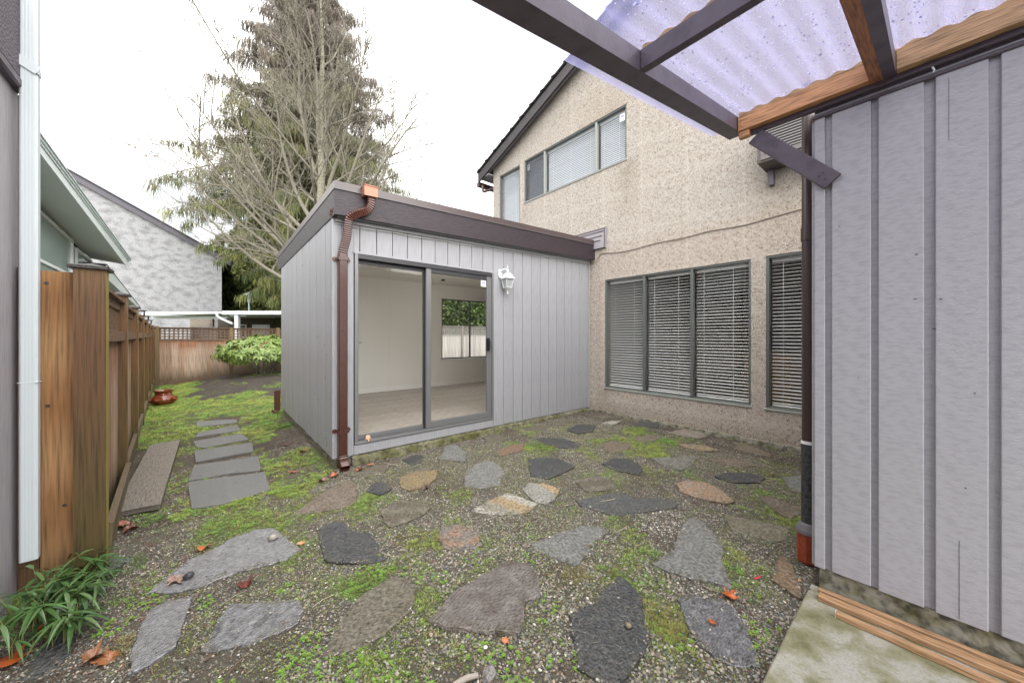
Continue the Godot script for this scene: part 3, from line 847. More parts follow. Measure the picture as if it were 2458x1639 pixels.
func drainpipe() -> void:
	var o := thing("drainpipe", "dark brown round drainpipe with a grey lower length, standing in an orange clay collar", "drainpipe", Vector3(-2.30, -0.06, 3.357))
	var at := Vector3(-2.30, 0, 3.357)
	var s := st()
	tube(s, [at + Vector3(0, 0.68, 0), at + Vector3(0, 3.0, 0)], [0.033, 0.033], 16)
	tube(s, [at + Vector3(0, 1.985, 0), at + Vector3(0, 2.07, 0)], [0.038, 0.038], 16)
	obj("upper_pipe", s, M.pipe_brown, o)
	s = st()
	tube(s, [at + Vector3(0, 0.10, 0), at + Vector3(0, 0.68, 0)], [0.036, 0.036], 16)
	obj("lower_pipe", s, M.pipe_grey, o)
	s = st()
	tube(s, [at + Vector3(0, 0.668, 0), at + Vector3(0, 0.688, 0)], [0.0375, 0.036], 16)
	obj("caulk_ring", s, M.white_paint, o)
	s = st()
	lathe(s, [Vector2(0.036, 0.16), Vector2(0.045, 0.15), Vector2(0.062, 0.115), Vector2(0.066, 0.095), Vector2(0.05, 0.09)], at, 18)
	obj("flange", s, M.flange, o)
	s = st()
	lathe(s, [Vector2(0.04, 0.102), Vector2(0.058, 0.10), Vector2(0.058, -0.09)], at, 8, Color.WHITE, true)
	obj("clay_collar", s, M.clay, o)
	s = st()
	for y in [1.3, 2.5]:
		bb(s, -2.335, -2.265, y, y + 0.03, 3.38, 3.43)
	obj("bracket", s, M.pipe_brown, o)


func lantern() -> void:
	var o := thing("wall_lantern", "white metal carriage lantern with frosted panes, on the wall right of the sliding door", "lantern", Vector3(-2.06, 2.0, 0.0))
	var s := st()
	ext(s, [Vector3(-2.135, 2.20, 0.02), Vector3(-2.07, 2.20, 0.02), Vector3(-2.06, 2.23, 0.02), Vector3(-2.06, 2.30, 0.02), Vector3(-2.08, 2.325, 0.02), Vector3(-2.125, 2.325, 0.02), Vector3(-2.145, 2.30, 0.02), Vector3(-2.145, 2.23, 0.02)], Vector3(0, 0, -0.022))
	obj("backplate", s, M.dull_white, o)
	var c := Vector3(-2.05, 0, 0.105)
	s = st()
	tube(s, smooth_path([Vector3(-2.10, 2.29, 0.02), Vector3(-2.085, 2.315, 0.06), Vector3(-2.06, 2.31, 0.095), c + Vector3(0, 2.28, 0)], 4), [0.012, 0.012, 0.012, 0.012, 0.012, 0.012, 0.012, 0.012, 0.012, 0.012, 0.012, 0.012, 0.012], 8)
	obj("arm", s, M.dull_white, o)
	s = st()
	var t := PI / 4 + 0.1
	lathe(s, [Vector2(0.108, 2.178), Vector2(0.108, 2.186), Vector2(0.085, 2.20), Vector2(0.075, 2.225), Vector2(0.055, 2.252), Vector2(0.022, 2.27), Vector2(0.02, 2.285)], c, 4, Color.WHITE, true, t)
	lathe(s, [Vector2(0.106, 2.178), Vector2(0.0, 2.178)], c, 4, Color.WHITE, true, t)
	obj("cap", s, M.dull_white, o)
	s = st()
	lathe(s, [Vector2(0.02, 2.284), Vector2(0.026, 2.295), Vector2(0.012, 2.31), Vector2(0.009, 2.325), Vector2(0.016, 2.338), Vector2(0.008, 2.352), Vector2(0.001, 2.378)], c, 10)
	obj("finial", s, M.dull_white, o)
	s = st()
	lathe(s, [Vector2(0.082, 2.177), Vector2(0.052, 2.06)], c, 4, Color.WHITE, true, t)
	obj("frosted_pane", s, M.frosted, o)
	s = st()
	for k in 4:
		var a := TAU * k / 4 + t
		var d := Vector3(cos(a), 0, sin(a))
		bar(s, c + d * 0.088 + Vector3(0, 2.178, 0), c + d * 0.055 + Vector3(0, 2.055, 0), 0.010, 0.010, d)
	lathe(s, [Vector2(0.0, 2.02), Vector2(0.03, 2.025), Vector2(0.045, 2.045), Vector2(0.062, 2.052), Vector2(0.062, 2.062), Vector2(0.0, 2.062)], c, 4, Color.WHITE, true, t)
	obj("cage", s, M.dull_white, o)
	s = st()
	lathe(s, [Vector2(0.001, 1.958), Vector2(0.012, 1.964), Vector2(0.016, 1.978), Vector2(0.009, 1.992), Vector2(0.014, 2.005), Vector2(0.01, 2.02)], c, 10)
	obj("drop", s, M.dull_white, o)


# ---------- house ----------
func wall_x(s: SurfaceTool, zs: Array, top: Callable, y_low: float, holes: Array, thick: float, stain: Callable) -> void:
	# a wall in the plane x = 0 that faces -x, cut into cells, with openings
	zs.sort()
	for i in zs.size() - 1:
		var za: float = zs[i]
		var zb: float = zs[i + 1]
		if zb - za < 1e-4:
			continue
		var zm := (za + zb) / 2
		var spans := [[y_low, -1.0]]
		for h in holes:
			if zm > h[0] and zm < h[1]:
				var last: Array = spans.pop_back()
				if h[2] > last[0] + 1e-4:
					spans.append([last[0], h[2]])
				spans.append([h[3], -1.0])
		for sp in spans:
			var y0: float = sp[0]
			var t0: float = top.call(za) if sp[1] < 0.0 else sp[1]
			var t1: float = top.call(zb) if sp[1] < 0.0 else sp[1]
			var n := maxi(1, int((maxf(t0, t1) - y0) / 0.15))
			for k in n:
				var a := Vector3(0, lerpf(y0, t0, float(k) / n), za)
				var b := Vector3(0, lerpf(y0, t1, float(k) / n), zb)
				var c := Vector3(0, lerpf(y0, t1, float(k + 1) / n), zb)
				var d := Vector3(0, lerpf(y0, t0, float(k + 1) / n), za)
				quadc(s, a, b, c, d, Vector3.LEFT, stain.call(a), stain.call(b), stain.call(c), stain.call(d))
			face(s, [Vector3(thick, y0, za), Vector3(thick, y0, zb), Vector3(thick, t1, zb), Vector3(thick, t0, za)], Vector3.RIGHT)
	for h in holes:
		face(s, [Vector3(0, h[2], h[0]), Vector3(0, h[2], h[1]), Vector3(thick, h[2], h[1]), Vector3(thick, h[2], h[0])], Vector3.UP)
		face(s, [Vector3(0, h[3], h[0]), Vector3(0, h[3], h[1]), Vector3(thick, h[3], h[1]), Vector3(thick, h[3], h[0])], Vector3.DOWN)
		face(s, [Vector3(0, h[2], h[0]), Vector3(0, h[3], h[0]), Vector3(thick, h[3], h[0]), Vector3(thick, h[2], h[0])], Vector3.BACK)
		face(s, [Vector3(0, h[2], h[1]), Vector3(0, h[3], h[1]), Vector3(thick, h[3], h[1]), Vector3(thick, h[2], h[1])], Vector3.FORWARD)


func wall_stain(p: Vector3) -> Color:
	var c := Color(1.0, 0.99, 0.975)
	if p.y < 2.9:
		c = c.lerp(Color(1.0, 0.94, 0.90), 0.7)       # the lower storey is dashed in pinker stone
	c = c.lerp(Color(0.92, 0.96, 0.86), 0.06 * clampf(n_low.get_noise_2d(p.z * 90.0, p.y * 90.0) + 0.3, 0.0, 1.0))
	# runs below the corners of the windows, and the brown bloom above the upper one
	for r in [[0.74, 4.27, 0.16, 1.1, 0.45], [-1.69, 4.27, 0.14, 0.7, 0.3], [0.32, 0.48, 0.08, 0.5, 0.5], [2.75, 3.15, 0.3, 0.9, 0.3]]:
		if p.y < r[1]:
			var f: float = exp(-pow((p.z - r[0]) / r[2], 2.0)) * clampf(1.0 - (r[1] - p.y) / r[3], 0.0, 1.0)
			c = c.lerp(Color(0.42, 0.36, 0.22), r[4] * f)
	if p.y > 5.19 and p.y < 6.2:
		c = c.lerp(Color(0.80, 0.66, 0.50), 0.4 * exp(-pow((p.z - 0.3) / 0.5, 2.0)) * clampf(1.0 - (p.y - 5.19) / 0.7, 0.0, 1.0))
	c = c.lerp(Color(0.55, 0.48, 0.36), 0.4 * clampf(1.0 - (p.y - 0.08) / 0.12, 0.0, 1.0))
	return c


func house() -> void:
	var o := thing("house", "two-storey gabled house wall finished in beige pebble dash, with blinds in its windows", "house", Vector3(4, 0, 1))
	var top := func(z: float) -> float: return minf(5.403 + 0.379 * (z + 2.7635), 5.403 + 0.379 * 4.4 - 0.379 * (z - 1.6364))
	var holes := [[0.317, 2.43, 0.478, 2.343], [2.584, 3.35, 0.475, 2.352], [-1.69, 0.724, 4.272, 5.19], [-2.535, -1.833, 3.5, 5.16]]
	var zs := [-2.764, -0.1, 1.6364, 6.0]
	for h in holes:
		zs.append(h[0])
		zs.append(h[1])
	var z := -2.6
	while z < 6.0:
		zs.append(z)
		z += 0.15
	# the low part left of z = -0.1 opens into the garden room
	var hs := holes.duplicate(true)
	hs.append([-2.6, -0.1, 0.05, 2.8])
	hs.sort_custom(func(a, b): return a[2] < b[2])
	var s := st()
	wall_x(s, zs, top, 0.08, hs, 0.16, wall_stain)
	face(s, [Vector3(0, 0.08, -2.764), Vector3(0, 5.403, -2.764), Vector3(8, 5.403, -2.764), Vector3(8, 2.9, -2.764), Vector3(1.4, 2.9, -2.764), Vector3(1.4, 0.08, -2.764)], Vector3.FORWARD)
	face(s, [Vector3(0, 0.08, 6.0), Vector3(0, 5.403, 6.0), Vector3(8, 5.403, 6.0), Vector3(8, 0.08, 6.0)], Vector3.BACK)
	# far side, with an unseen opening added to let light into the rooms
	for q in [[-2.764, 3.4, 0.08, 5.403], [5.7, 6.0, 0.08, 5.403], [3.4, 5.7, 0.08, 1.0], [3.4, 5.7, 2.3, 5.403]]:
		face(s, [Vector3(8, q[2], q[0]), Vector3(8, q[2], q[1]), Vector3(8, q[3], q[1]), Vector3(8, q[3], q[0])], Vector3.RIGHT)
	face(s, [Vector3(8, 5.403, -2.764), Vector3(8, 7.07, 1.6364), Vector3(8, 5.403, 6.0)], Vector3.RIGHT)
	obj("wall", s, M.stucco, o)
	obj("foundation", _boxst(-0.012, 0.3, -0.4, 0.0795, 0.0, 3.45, 0.006), M.concrete, o)
	s = st()   # roof planes, a little proud of the rake boards
	for e in [[-3.16, 5.36 + 0.03], [6.43, 5.36 + 0.03]]:
		var y0: float = e[1]
		ext(s, [Vector3(-0.22, y0, e[0]), Vector3(8.2, y0, e[0]), Vector3(8.2, y0 + 0.377 * 4.7964, 1.6364), Vector3(-0.22, y0 + 0.377 * 4.7964, 1.6364)], Vector3(0, 0.035, 0))
	var rf := obj("roof", s, M.shingle, o)
	for k in 16:
		# ragged ends of the shingle courses along the rake
		var zz := -3.12 + k * 0.3
		s = st()
		bb(s, -0.235, -0.05, 5.425 + 0.377 * (zz + 3.16), 5.44 + 0.377 * (zz + 3.16), zz, zz + 0.14)
		obj("shingle_course", s, M.shingle, rf)
	for sg in [0, 1]:
		s = st()
		var e := -3.138 if sg == 0 else 6.41
		var pk := 5.366 + 0.377 * 4.7744
		ext(s, [Vector3(-0.19, 5.366, e), Vector3(-0.19, 5.159, e), Vector3(-0.19, pk - 0.207, 1.6364), Vector3(-0.19, pk, 1.6364)], Vector3(0.04, 0, 0))
		obj("rake_board", s, M.trim_side, o)
	s = st()
	ext(s, [Vector3(-0.149, 5.29, -3.1), Vector3(0.0, 5.29, -3.1), Vector3(0.0, 5.29 + 0.377 * 4.7, 1.6), Vector3(-0.149, 5.29 + 0.377 * 4.7, 1.6)], Vector3(0, 0.03, 0))
	bb(s, -0.149, 8.0, 5.24, 5.27, -3.12, -2.765)
	obj("soffit", s, M.siding_b, o)
	s = st()
	bb(s, -0.14, 8.0, 5.10, 5.20, -3.25, -3.15)
	tube(s, smooth_path([Vector3(-0.06, 5.12, -3.12), Vector3(-0.06, 4.99, -3.11), Vector3(-0.05, 4.95, -3.05), Vector3(0.0, 4.95, -2.86), Vector3(0.02, 4.94, -2.78)], 4), [0.03, 0.03, 0.03, 0.03, 0.03, 0.03, 0.03, 0.03, 0.03, 0.03, 0.03, 0.03, 0.03, 0.03, 0.03, 0.03, 0.03], 8)
	obj("gutter", s, M.pipe_brown, o)
	# rooms behind the glass
	s = st()
	bb(s, 0.17, 7.98, 0.20, 0.24, 0.0, 6.0)
	bb(s, 0.17, 7.98, 0.24, 2.75, 0.0, 0.06)
	bb(s, 0.17, 7.98, 2.72, 2.8, 0.06, 6.0)
	bb(s, 0.17, 3.0, 3.0, 3.04, -2.7, 5.9)
	bb(s, 2.9, 3.0, 3.04, 5.3, -2.7, 5.9)
	obj("interior_wall", s, M.house_room, o)
	s = st()
	bb(s, 1.1, 1.2, 0.24, 2.6, 2.75, 3.9)
	bb(s, 1.6, 2.6, 0.24, 1.1, 1.9, 2.5)
	obj("wood_panelling", s, M.room_tan, o)
	window(o, 0.317, 2.43, 0.478, 2.343, [1.015, 1.724], 0.043, 12.0, 0.048, true, M.slat)
	window(o, 2.584, 3.35, 0.475, 2.352, [], 0.043, 12.0, 0.048, true, M.slat)
	window(o, -1.69, 0.724, 4.272, 5.19, [-1.109, 0.131], 0.034, 62.0, 0.04, false, M.slat_blue)
	window(o, -2.535, -1.833, 3.5, 5.16, [], 0.034, 62.0, 0.04, false, M.slat_blue)


func window(o: Node3D, z0: float, z1: float, y0: float, y1: float, mull: Array, pitch: float, tilt: float, wid: float, single: bool, sm: Material) -> void:
	var s := st()
	var f := 0.028
	bb(s, 0.012, 0.075, y0, y0 + f, z0, z1, 0.002)
	bb(s, 0.012, 0.075, y1 - f, y1, z0, z1, 0.002)
	bb(s, 0.012, 0.075, y0 + f, y1 - f, z0, z0 + f, 0.002)
	bb(s, 0.012, 0.075, y0 + f, y1 - f, z1 - f, z1, 0.002)
	var w := obj("window", s, M.win_frame, o)
	s = st()
	bb(s, -0.014, 0.010, y0 - 0.012, y0 + 0.012, z0 - 0.01, z1 + 0.01, 0.002)
	obj("sill", s, M.win_frame_light, w)
	var edges := [z0] + mull + [z1]
	for m in mull:
		obj("mullion", _boxst(0.006, 0.070, y0 + f, y1 - f, m - 0.018, m + 0.018, 0.003), M.win_frame_light if tilt > 40.0 else M.win_frame, w)
	for i in edges.size() - 1:
		var a: float = edges[i] + (f if i == 0 else 0.018)
		var b: float = edges[i + 1] - (f if i == edges.size() - 2 else 0.018)
		_pane(Vector3(0.042, y0 + f, a), Vector3(0.042, y1 - f, b), w)
		if tilt > 40.0 and mull.size() > 0 and i == 0:
			var scr := glass(0.32, Color(0.25, 0.26, 0.3))
			scr.roughness = 0.6
			obj("insect_screen", _boxst(0.030, 0.032, y0 + f, y1 - f, a, b), scr, w)
		a += 0.012
		b -= 0.012
		obj("head_rail", _boxst(0.095, 0.14, y1 - f - 0.045, y1 - f - 0.002, a, b, 0.002), sm, w)
		obj("bottom_rail", _boxst(0.098, 0.138, y0 + f + 0.004, y0 + f + 0.024, a, b, 0.004), sm, w)
		var one := st()
		box(one, Vector3.ZERO, Vector3(wid, 0.0025, b - a))
		var me := one.commit()
		var all := st()
		var y := y0 + f + 0.045
		while y < y1 - f - 0.055:
			var bs := Basis(Vector3.BACK, deg_to_rad(tilt + rng.randf_range(-1.5, 1.5))) * Basis(Vector3.RIGHT, rng.randf_range(-0.0025, 0.0025))
			var xf := Transform3D(bs, Vector3(0.118, y, (a + b) / 2))
			if single:
				inst("blind_slat", me, sm, xf, w)
			else:
				all.append_from(me, 0, xf)
			y += pitch
		if not single:
			obj("blind_slats", all, sm, w)
		s = st()
		for t in ([0.12, 0.5, 0.88] if b - a > 0.9 else [0.16, 0.72]):
			var zz := lerpf(a, b, t)
			bb(s, 0.0905, 0.0915, y0 + f + 0.02, y1 - f - 0.04, zz - 0.0018, zz + 0.0018)
		obj("ladder_cord", s, M.cord, w)
	if tilt > 40.0 and mull.size() > 0:
		for q in [[z0 + 0.06, z0 + 0.13], [z1 - 0.14, z1 - 0.05]]:
			var p := obj("sticker", _boxst(0.037, 0.0385, y1 - 0.16 - 0.07, y1 - 0.16 + 0.05, q[0], q[1]), M.white_paint, w)
			obj("sticker_print", _boxst(0.0362, 0.0368, y1 - 0.16, y1 - 0.16 + 0.025, q[0] + 0.02, q[1] - 0.02), mat(L(0.08, 0.1, 0.25), 0.5), w)


func house_fittings() -> void:
	var s := st()
	ext(s, [Vector3(-0.045, 3.242, -0.28), Vector3(-0.045, 3.242, 0.371), Vector3(-0.045, 2.906, 0.343), Vector3(-0.045, 2.906, -0.28)], Vector3(0.043, 0, 0))
	var v := obj("wall_vent", s, mat(L(0.27, 0.25, 0.27), 0.5))
	tag(v, "grey louvred vent cover on the pebble-dashed wall, half hidden by the garden room's roof", "vent")
	for k in 3:
		obj("louvre", _boxst(-0.058, -0.046, 3.185 - k * 0.075, 3.192 - k * 0.075, -0.25, 0.32 - 0.03 * k), M.trim_smooth, v)
	obj("vent_frame", _boxst(-0.056, -0.046, 3.226, 3.238, -0.28, 0.365), M.trim_smooth, v)
	obj("vent_frame", _boxst(-0.056, -0.046, 2.915, 3.225, 0.338, 0.350), M.trim_smooth, v)
	s = st()
	var cp := [Vector3(-0.06, 2.70, 0.10), Vector3(-0.02, 2.72, 0.18), Vector3(-0.012, 2.80, 0.23), Vector3(-0.012, 2.805, 0.348), Vector3(-0.012, 2.768, 0.70), Vector3(-0.012, 2.794, 1.233), Vector3(-0.012, 2.786, 1.615), Vector3(-0.012, 2.806, 1.942), Vector3(-0.012, 2.788, 2.329), Vector3(-0.012, 2.807, 2.589), Vector3(-0.012, 2.836, 2.939), Vector3(-0.012, 2.86, 3.4)]
	var sp := smooth_path(cp, 5)
	var r := []
	for q in sp: r.append(0.007)
	tube(s, sp, r, 6, Color.WHITE, false)
	tag(obj("cable", s, M.cable), "thin brown cable running along the pebble-dashed wall above the lower windows", "cable")
	s = st()
	var p2 := []
	var r2 := []
	for i in 60:
		var t := i / 59.0
		p2.append(Vector3(lerpf(-4.33, -0.03, t), lerpf(2.535, 2.668, t) - 0.012 * absf(sin(t * 21.0)), 0.016))
		r2.append(0.0035)
	tube(s, p2, r2, 5, Color.WHITE, false)
	tag(obj("light_wire", s, M.wire), "thin pale wire strung under the garden room's fascia", "wire")
	# cooling box with a grille, in the corner above the drainpipe
	var ac := thing("air_conditioner", "grey boxed air conditioner with a louvred grille, high in the corner under the lean-to", "air conditioner", Vector3(-0.17, 3.36, 2.82))
	s = st()
	bb(s, -0.35, -0.002, 3.375, 3.93, 2.585, 3.08, 0.004)
	obj("case", s, mat(L(0.13, 0.105, 0.10), 0.6, {"tex": M.trim.albedo_texture, "sc": Vector3.ONE * 2.0}), ac)
	s = st()
	for q in [[3.40, 3.45, 2.62, 3.05], [3.86, 3.90, 2.62, 3.05], [3.4505, 3.8595, 2.62, 2.655], [3.4505, 3.8595, 3.015, 3.05]]:
		bb(s, -0.366, -0.351, q[0], q[1], q[2], q[3])
	obj("grille_frame", s, mat(L(0.12, 0.105, 0.105), 0.5), ac)
	obj("grille_back", _boxst(-0.3545, -0.3512, 3.4505, 3.8595, 2.6555, 3.0145), M.black, ac)
	var gm := mat(L(0.24, 0.225, 0.225), 0.5)
	for k in 13:
		obj("grille_slat", _boxst(-0.364, -0.355, 3.465 + k * 0.031, 3.474 + k * 0.031, 2.656, 3.014), gm, ac)
	obj("bracket", _boxst(-0.09, -0.013, 3.18, 3.374, 2.625, 2.675, 0.004), M.trim_smooth, ac)
	obj("bracket", _boxst(-0.09, -0.013, 3.18, 3.374, 2.98, 3.03, 0.004), M.trim_smooth, ac)


# ---------- grey wing and lean-to ----------
func wing() -> void:
	var o := thing("side_wing", "grey side wing with wide rough-sawn boards and deep grooves, close on the right", "wing", Vector3(-1.3, 0, 5.5))
	obj("wall", _boxst(-2.545, -0.02, 0.02, 2.77, 3.436, 8.5), M.sawn, o)
	var ed := [3.428, 3.473, 3.502, 3.654, 3.681, 3.834, 3.869, 4.020, 4.052, 4.205, 4.235, 4.39, 4.42, 4.575, 4.605, 4.76, 4.79, 4.945, 4.975, 5.13, 5.16, 5.315, 5.345, 5.5, 5.53, 5.685]
	for i in ed.size() / 2:
		obj("siding_board", _boxst(-2.565, -2.5455, 0.02 + 0.004 * sin(i * 1.9), 2.628, ed[i * 2], ed[i * 2 + 1], 0.003), M.sawn, o)
	obj("siding_board", _boxst(-2.546, -0.05, 0.02, 2.628, 3.414, 3.4315, 0.003), M.sawn, o)
	obj("foundation", _boxst(-2.543, -0.05, -0.6, 0.0195, 3.445, 8.5, 0.004), M.concrete, o)
	obj("cornice_strip", _boxst(-2.572, -2.548, 2.6285, 2.648, 3.42, 8.5, 0.006), M.trim_smooth, o)
	obj("cornice_strip", _boxst(-2.566, -2.548, 2.6495, 2.662, 3.425, 8.5, 0.004), M.siding_b, o)
	obj("frieze_board", _boxst(-2.560, -2.548, 2.663, 2.70, 3.43, 8.5), M.trim_smooth, o)
	obj("fascia", _boxst(-2.592, -2.561, 2.674, 2.812, 3.070, 8.5, 0.003), M.trim_smooth, o)
	obj("roof", _boxst(-2.56, 0.0, 2.771, 2.805, 3.445, 8.5), M.shingle, o)
	var s := st()
	for i in 22:
		var y := rng.randf_range(0.1, 2.5)
		var zz := rng.randf_range(3.5, 5.2)
		box(s, Vector3(-2.5652, y, zz), Vector3(0.0024, 0.005, 0.004 + 0.014 * rng.randf() * rng.randf()), Basis(Vector3.RIGHT, rng.randf_range(-0.3, 0.3)))
	bb(s, -2.5664, -2.5644, 0.03, 0.40, 3.9390, 3.9400)
	bb(s, -2.5664, -2.5644, 2.30, 2.60, 3.9090, 3.9100)
	obj("cracks_and_knots", s, M.pipe_grey, o).set_meta("kind", "stuff")
	s = st()
	tube(s, [Vector3(-2.60, 2.665, 3.86), Vector3(-2.605, 2.655, 3.862), Vector3(-2.605, 2.645, 3.866), Vector3(-2.60, 2.638, 3.862)], [0.004, 0.004, 0.004, 0.004], 6)
	obj("screw_eye", s, M.white_metal, o)


func lean_to() -> void:
	var o := thing("lean_to_roof", "lean-to roof of clear corrugated sheet on dark painted rafters, overhead on the right", "patio cover", Vector3(-2.6, 2.7, 4.2))
	var yb := func(x: float) -> float: return 2.713 + 0.155 * (x + 2.64)     # underside of beam and rafters
	var s := st()
	var slope := func(x0, x1, y_off, z0, z1, h):
		var t := st()
		ext(t, [Vector3(x0, yb.call(x0) + y_off, z1), Vector3(x1, yb.call(x1) + y_off, z1), Vector3(x1, yb.call(x1) + y_off + h, z1), Vector3(x0, yb.call(x0) + y_off + h, z1)], Vector3(0, 0, z0 - z1))
		return t
	obj("end_beam", slope.call(-5.3, -2.50, 0.0, 2.975, 3.062, 0.089), M.trim_smooth, o)
	obj("rafter", slope.call(-5.3, -2.5925, -0.022, 3.7005, 3.745, 0.089), M.trim_smooth, o)
	obj("rafter", slope.call(-5.3, -2.5925, -0.022, 3.655, 3.70, 0.089), M.cedar_x, o)
	obj("rafter", slope.call(-5.3, -2.5925, -0.022, 4.45, 4.495, 0.089), M.trim_smooth, o)
	obj("rafter", slope.call(-5.3, -2.5925, -0.022, 5.2, 5.245, 0.089), M.trim_smooth, o)
	obj("purlin", _boxst(-3.862, -3.824, 2.526, 2.615, 3.0625, 3.6545, 0.003), M.trim_smooth, o)
	obj("purlin", _boxst(-3.862, -3.824, 2.526, 2.615, 3.7455, 4.4495, 0.003), M.trim_smooth, o)
	obj("ledger", _boxst(-2.638, -2.5925, 2.70, 2.795, 3.0655, 3.6545, 0.003), M.cedar, o)
	obj("ledger", _boxst(-2.638, -2.5925, 2.70, 2.795, 3.7455, 4.4495, 0.003), M.cedar_old, o)
	obj("ledger", _boxst(-2.638, -2.5925, 2.70, 2.795, 4.4955, 5.1995, 0.003), M.cedar_old, o)
	obj("block", _boxst(-2.630, -2.5925, 2.655, 2.6995, 3.068, 3.125, 0.003), M.cedar, o)
	s = st()   # knee brace nailed to the wing
	var p0 := Vector3(-2.577, 2.655, 3.145)
	var p1 := Vector3(-2.577, 2.24, 3.508)
	bar(s, p0, p1, 0.024, 0.093, (p1 - p0).cross(Vector3.LEFT), Color.WHITE, 0.003)
	var br := obj("knee_brace", s, M.trim_smooth, o)
	s = st()
	for q in [[2.285, 3.452], [2.262, 3.478], [2.56, 3.235], [2.30, 3.47]]:
		tube(s, [Vector3(-2.5885, q[0], q[1]), Vector3(-2.5905, q[0], q[1])], [0.004, 0.0035], 6)
	obj("screw", s, M.black, br)
	for q in [[3.075, 3.092, 2.765, 2.72]]:
		s = st()
		for y in [2.725, 2.735, 2.748, 2.765]:
			tube(s, [Vector3(-2.6375, y, 3.082 + 0.004 * sin(y * 900.0)), Vector3(-2.6395, y, 3.082 + 0.004 * sin(y * 900.0))], [0.0028, 0.0024], 6)
		obj("screw", s, M.black, o)
	# wavy closure strips under the sheet
	for q in [[-2.636, 3.07, 5.2, 2.795, M.cedar_old], [-3.858, 3.07, 4.45, 2.615, M.cedar_old]]:
		s = st()
		var n := int((q[2] - q[1]) / 0.0125)
		var x0: float = q[0]
		var top := func(zz): return yb.call(x0) + 0.089 + 0.010 + 0.008 * sin(TAU * zz / 0.09)
		for i in n:
			var za: float = q[1] + i * 0.0125
			var zb := za + 0.0125
			for sx in [0.0, 0.03]:
				face(s, [Vector3(x0 + sx, q[3] + 0.0005, za), Vector3(x0 + sx, q[3] + 0.0005, zb), Vector3(x0 + sx, top.call(zb), zb), Vector3(x0 + sx, top.call(za), za)], Vector3.LEFT if sx == 0.0 else Vector3.RIGHT)
			face(s, [Vector3(x0, top.call(za), za), Vector3(x0, top.call(zb), zb), Vector3(x0 + 0.03, top.call(zb), zb), Vector3(x0 + 0.03, top.call(za), za)], Vector3.UP)
		obj("closure_strip", s, q[4], o)
	var zz := 2.838
	for k in 4:
		s = st()
		var n := 70
		for i in n:
			var za := zz + i * 0.0125
			var zb := za + 0.0125
			var w := func(z): return 0.013 + k % 2 * 0.003 + 0.008 * sin(TAU * z / 0.09)
			var na := Vector3(-0.155, 1, -0.008 * TAU / 0.09 * cos(TAU * za / 0.09)).normalized()
			var nb := Vector3(-0.155, 1, -0.008 * TAU / 0.09 * cos(TAU * zb / 0.09)).normalized()
			var ya: float = yb.call(-2.44) + 0.089 + w.call(za)
			var yc: float = yb.call(-2.44) + 0.089 + w.call(zb)
			var d := -0.155 * 2.76
			var a := Vector3(-2.44, ya, za)
			var b := Vector3(-2.44, yc, zb)
			var c := Vector3(-5.2, yc + d, zb)
			var e := Vector3(-5.2, ya + d, za)
			tri(s, a, b, c, na, nb, nb)
			tri(s, a, c, e, na, nb, na)
		obj("corrugated_sheet", s, M.sheet, o)
		zz += 0.8
	# rain drops clinging to the sheet
	s = st()
	lathe(s, [Vector2(0.0, -0.45), Vector2(0.6, -0.35), Vector2(1.0, 0.0)], Vector3.ZERO, 7)
	var xf := []
	var cols := []
	for i in 5200:
		var x := rng.randf_range(-4.7, -2.62)
		var z := rng.randf_range(2.89, 4.6)
		if n_mid.get_noise_2d(x * 120.0, z * 120.0) + 0.4 * n_low.get_noise_2d(x * 100.0, z * 100.0) < -0.08: continue
		var r := 0.0016 + 0.0032 * pow(rng.randf(), 2.0)
		xf.append(Transform3D(Basis().scaled(Vector3(r * rng.randf_range(0.8, 1.5), r, r)), Vector3(x, yb.call(x) + 0.089 + 0.0115 + 0.008 * sin(TAU * z / 0.09), z)))
		cols.append(Color(0.8, 0.82, 0.95) if rng.randf() < 0.6 else Color(0.30, 0.30, 0.42))
	var dm := mat(L(1, 1, 1), 0.08, {"vc": true, "spec": 0.7, "back": Color(0.9, 0.9, 1.0)})
	many("rain_drops", s.commit(), dm, xf, cols, o)


func slab_and_sticks() -> void:
	structure("concrete_slab", _boxst(-4.9, -2.545, -0.24, -0.10, 3.408, 7.5, 0.006), M.slab, "pale concrete slab stained green along the grey wing", "slab")
	var labels := ["cedar stick nearest the wing's footing, lying on the slab", "middle of the three cedar sticks on the slab", "shorter cedar stick with a white painted end, farthest from the wing"]
	var q := [[Vector3(-2.607, -0.0865, 3.452), Vector3(-2.525, -0.083, 4.6), 0.03], [Vector3(-2.675, -0.0845, 3.462), Vector3(-2.66, -0.0845, 4.6), 0.030], [Vector3(-2.775, -0.0845, 3.545), Vector3(-2.77, -0.0845, 4.6), 0.030]]
	q[0][1] = Vector3(-2.575, -0.0865, 4.6)
	for i in 3:
		var s := st()
		bar(s, q[i][0], q[i][1], q[i][2] + (0.022 if i == 1 else 0.0), 0.028 if i else 0.024, Vector3.UP, Color.WHITE, 0.003)
		var o := obj("cedar_stick", s, M.stick)
		tag(o, labels[i], "wood stick", "cedar sticks on the slab")
		if i == 2:
			var e := st()
			bar(e, q[i][0] - Vector3(0, 0, 0.0015), q[i][0] - Vector3(0, 0, 0.0002), 0.028, 0.03)
			obj("painted_end", e, M.white_paint, o)


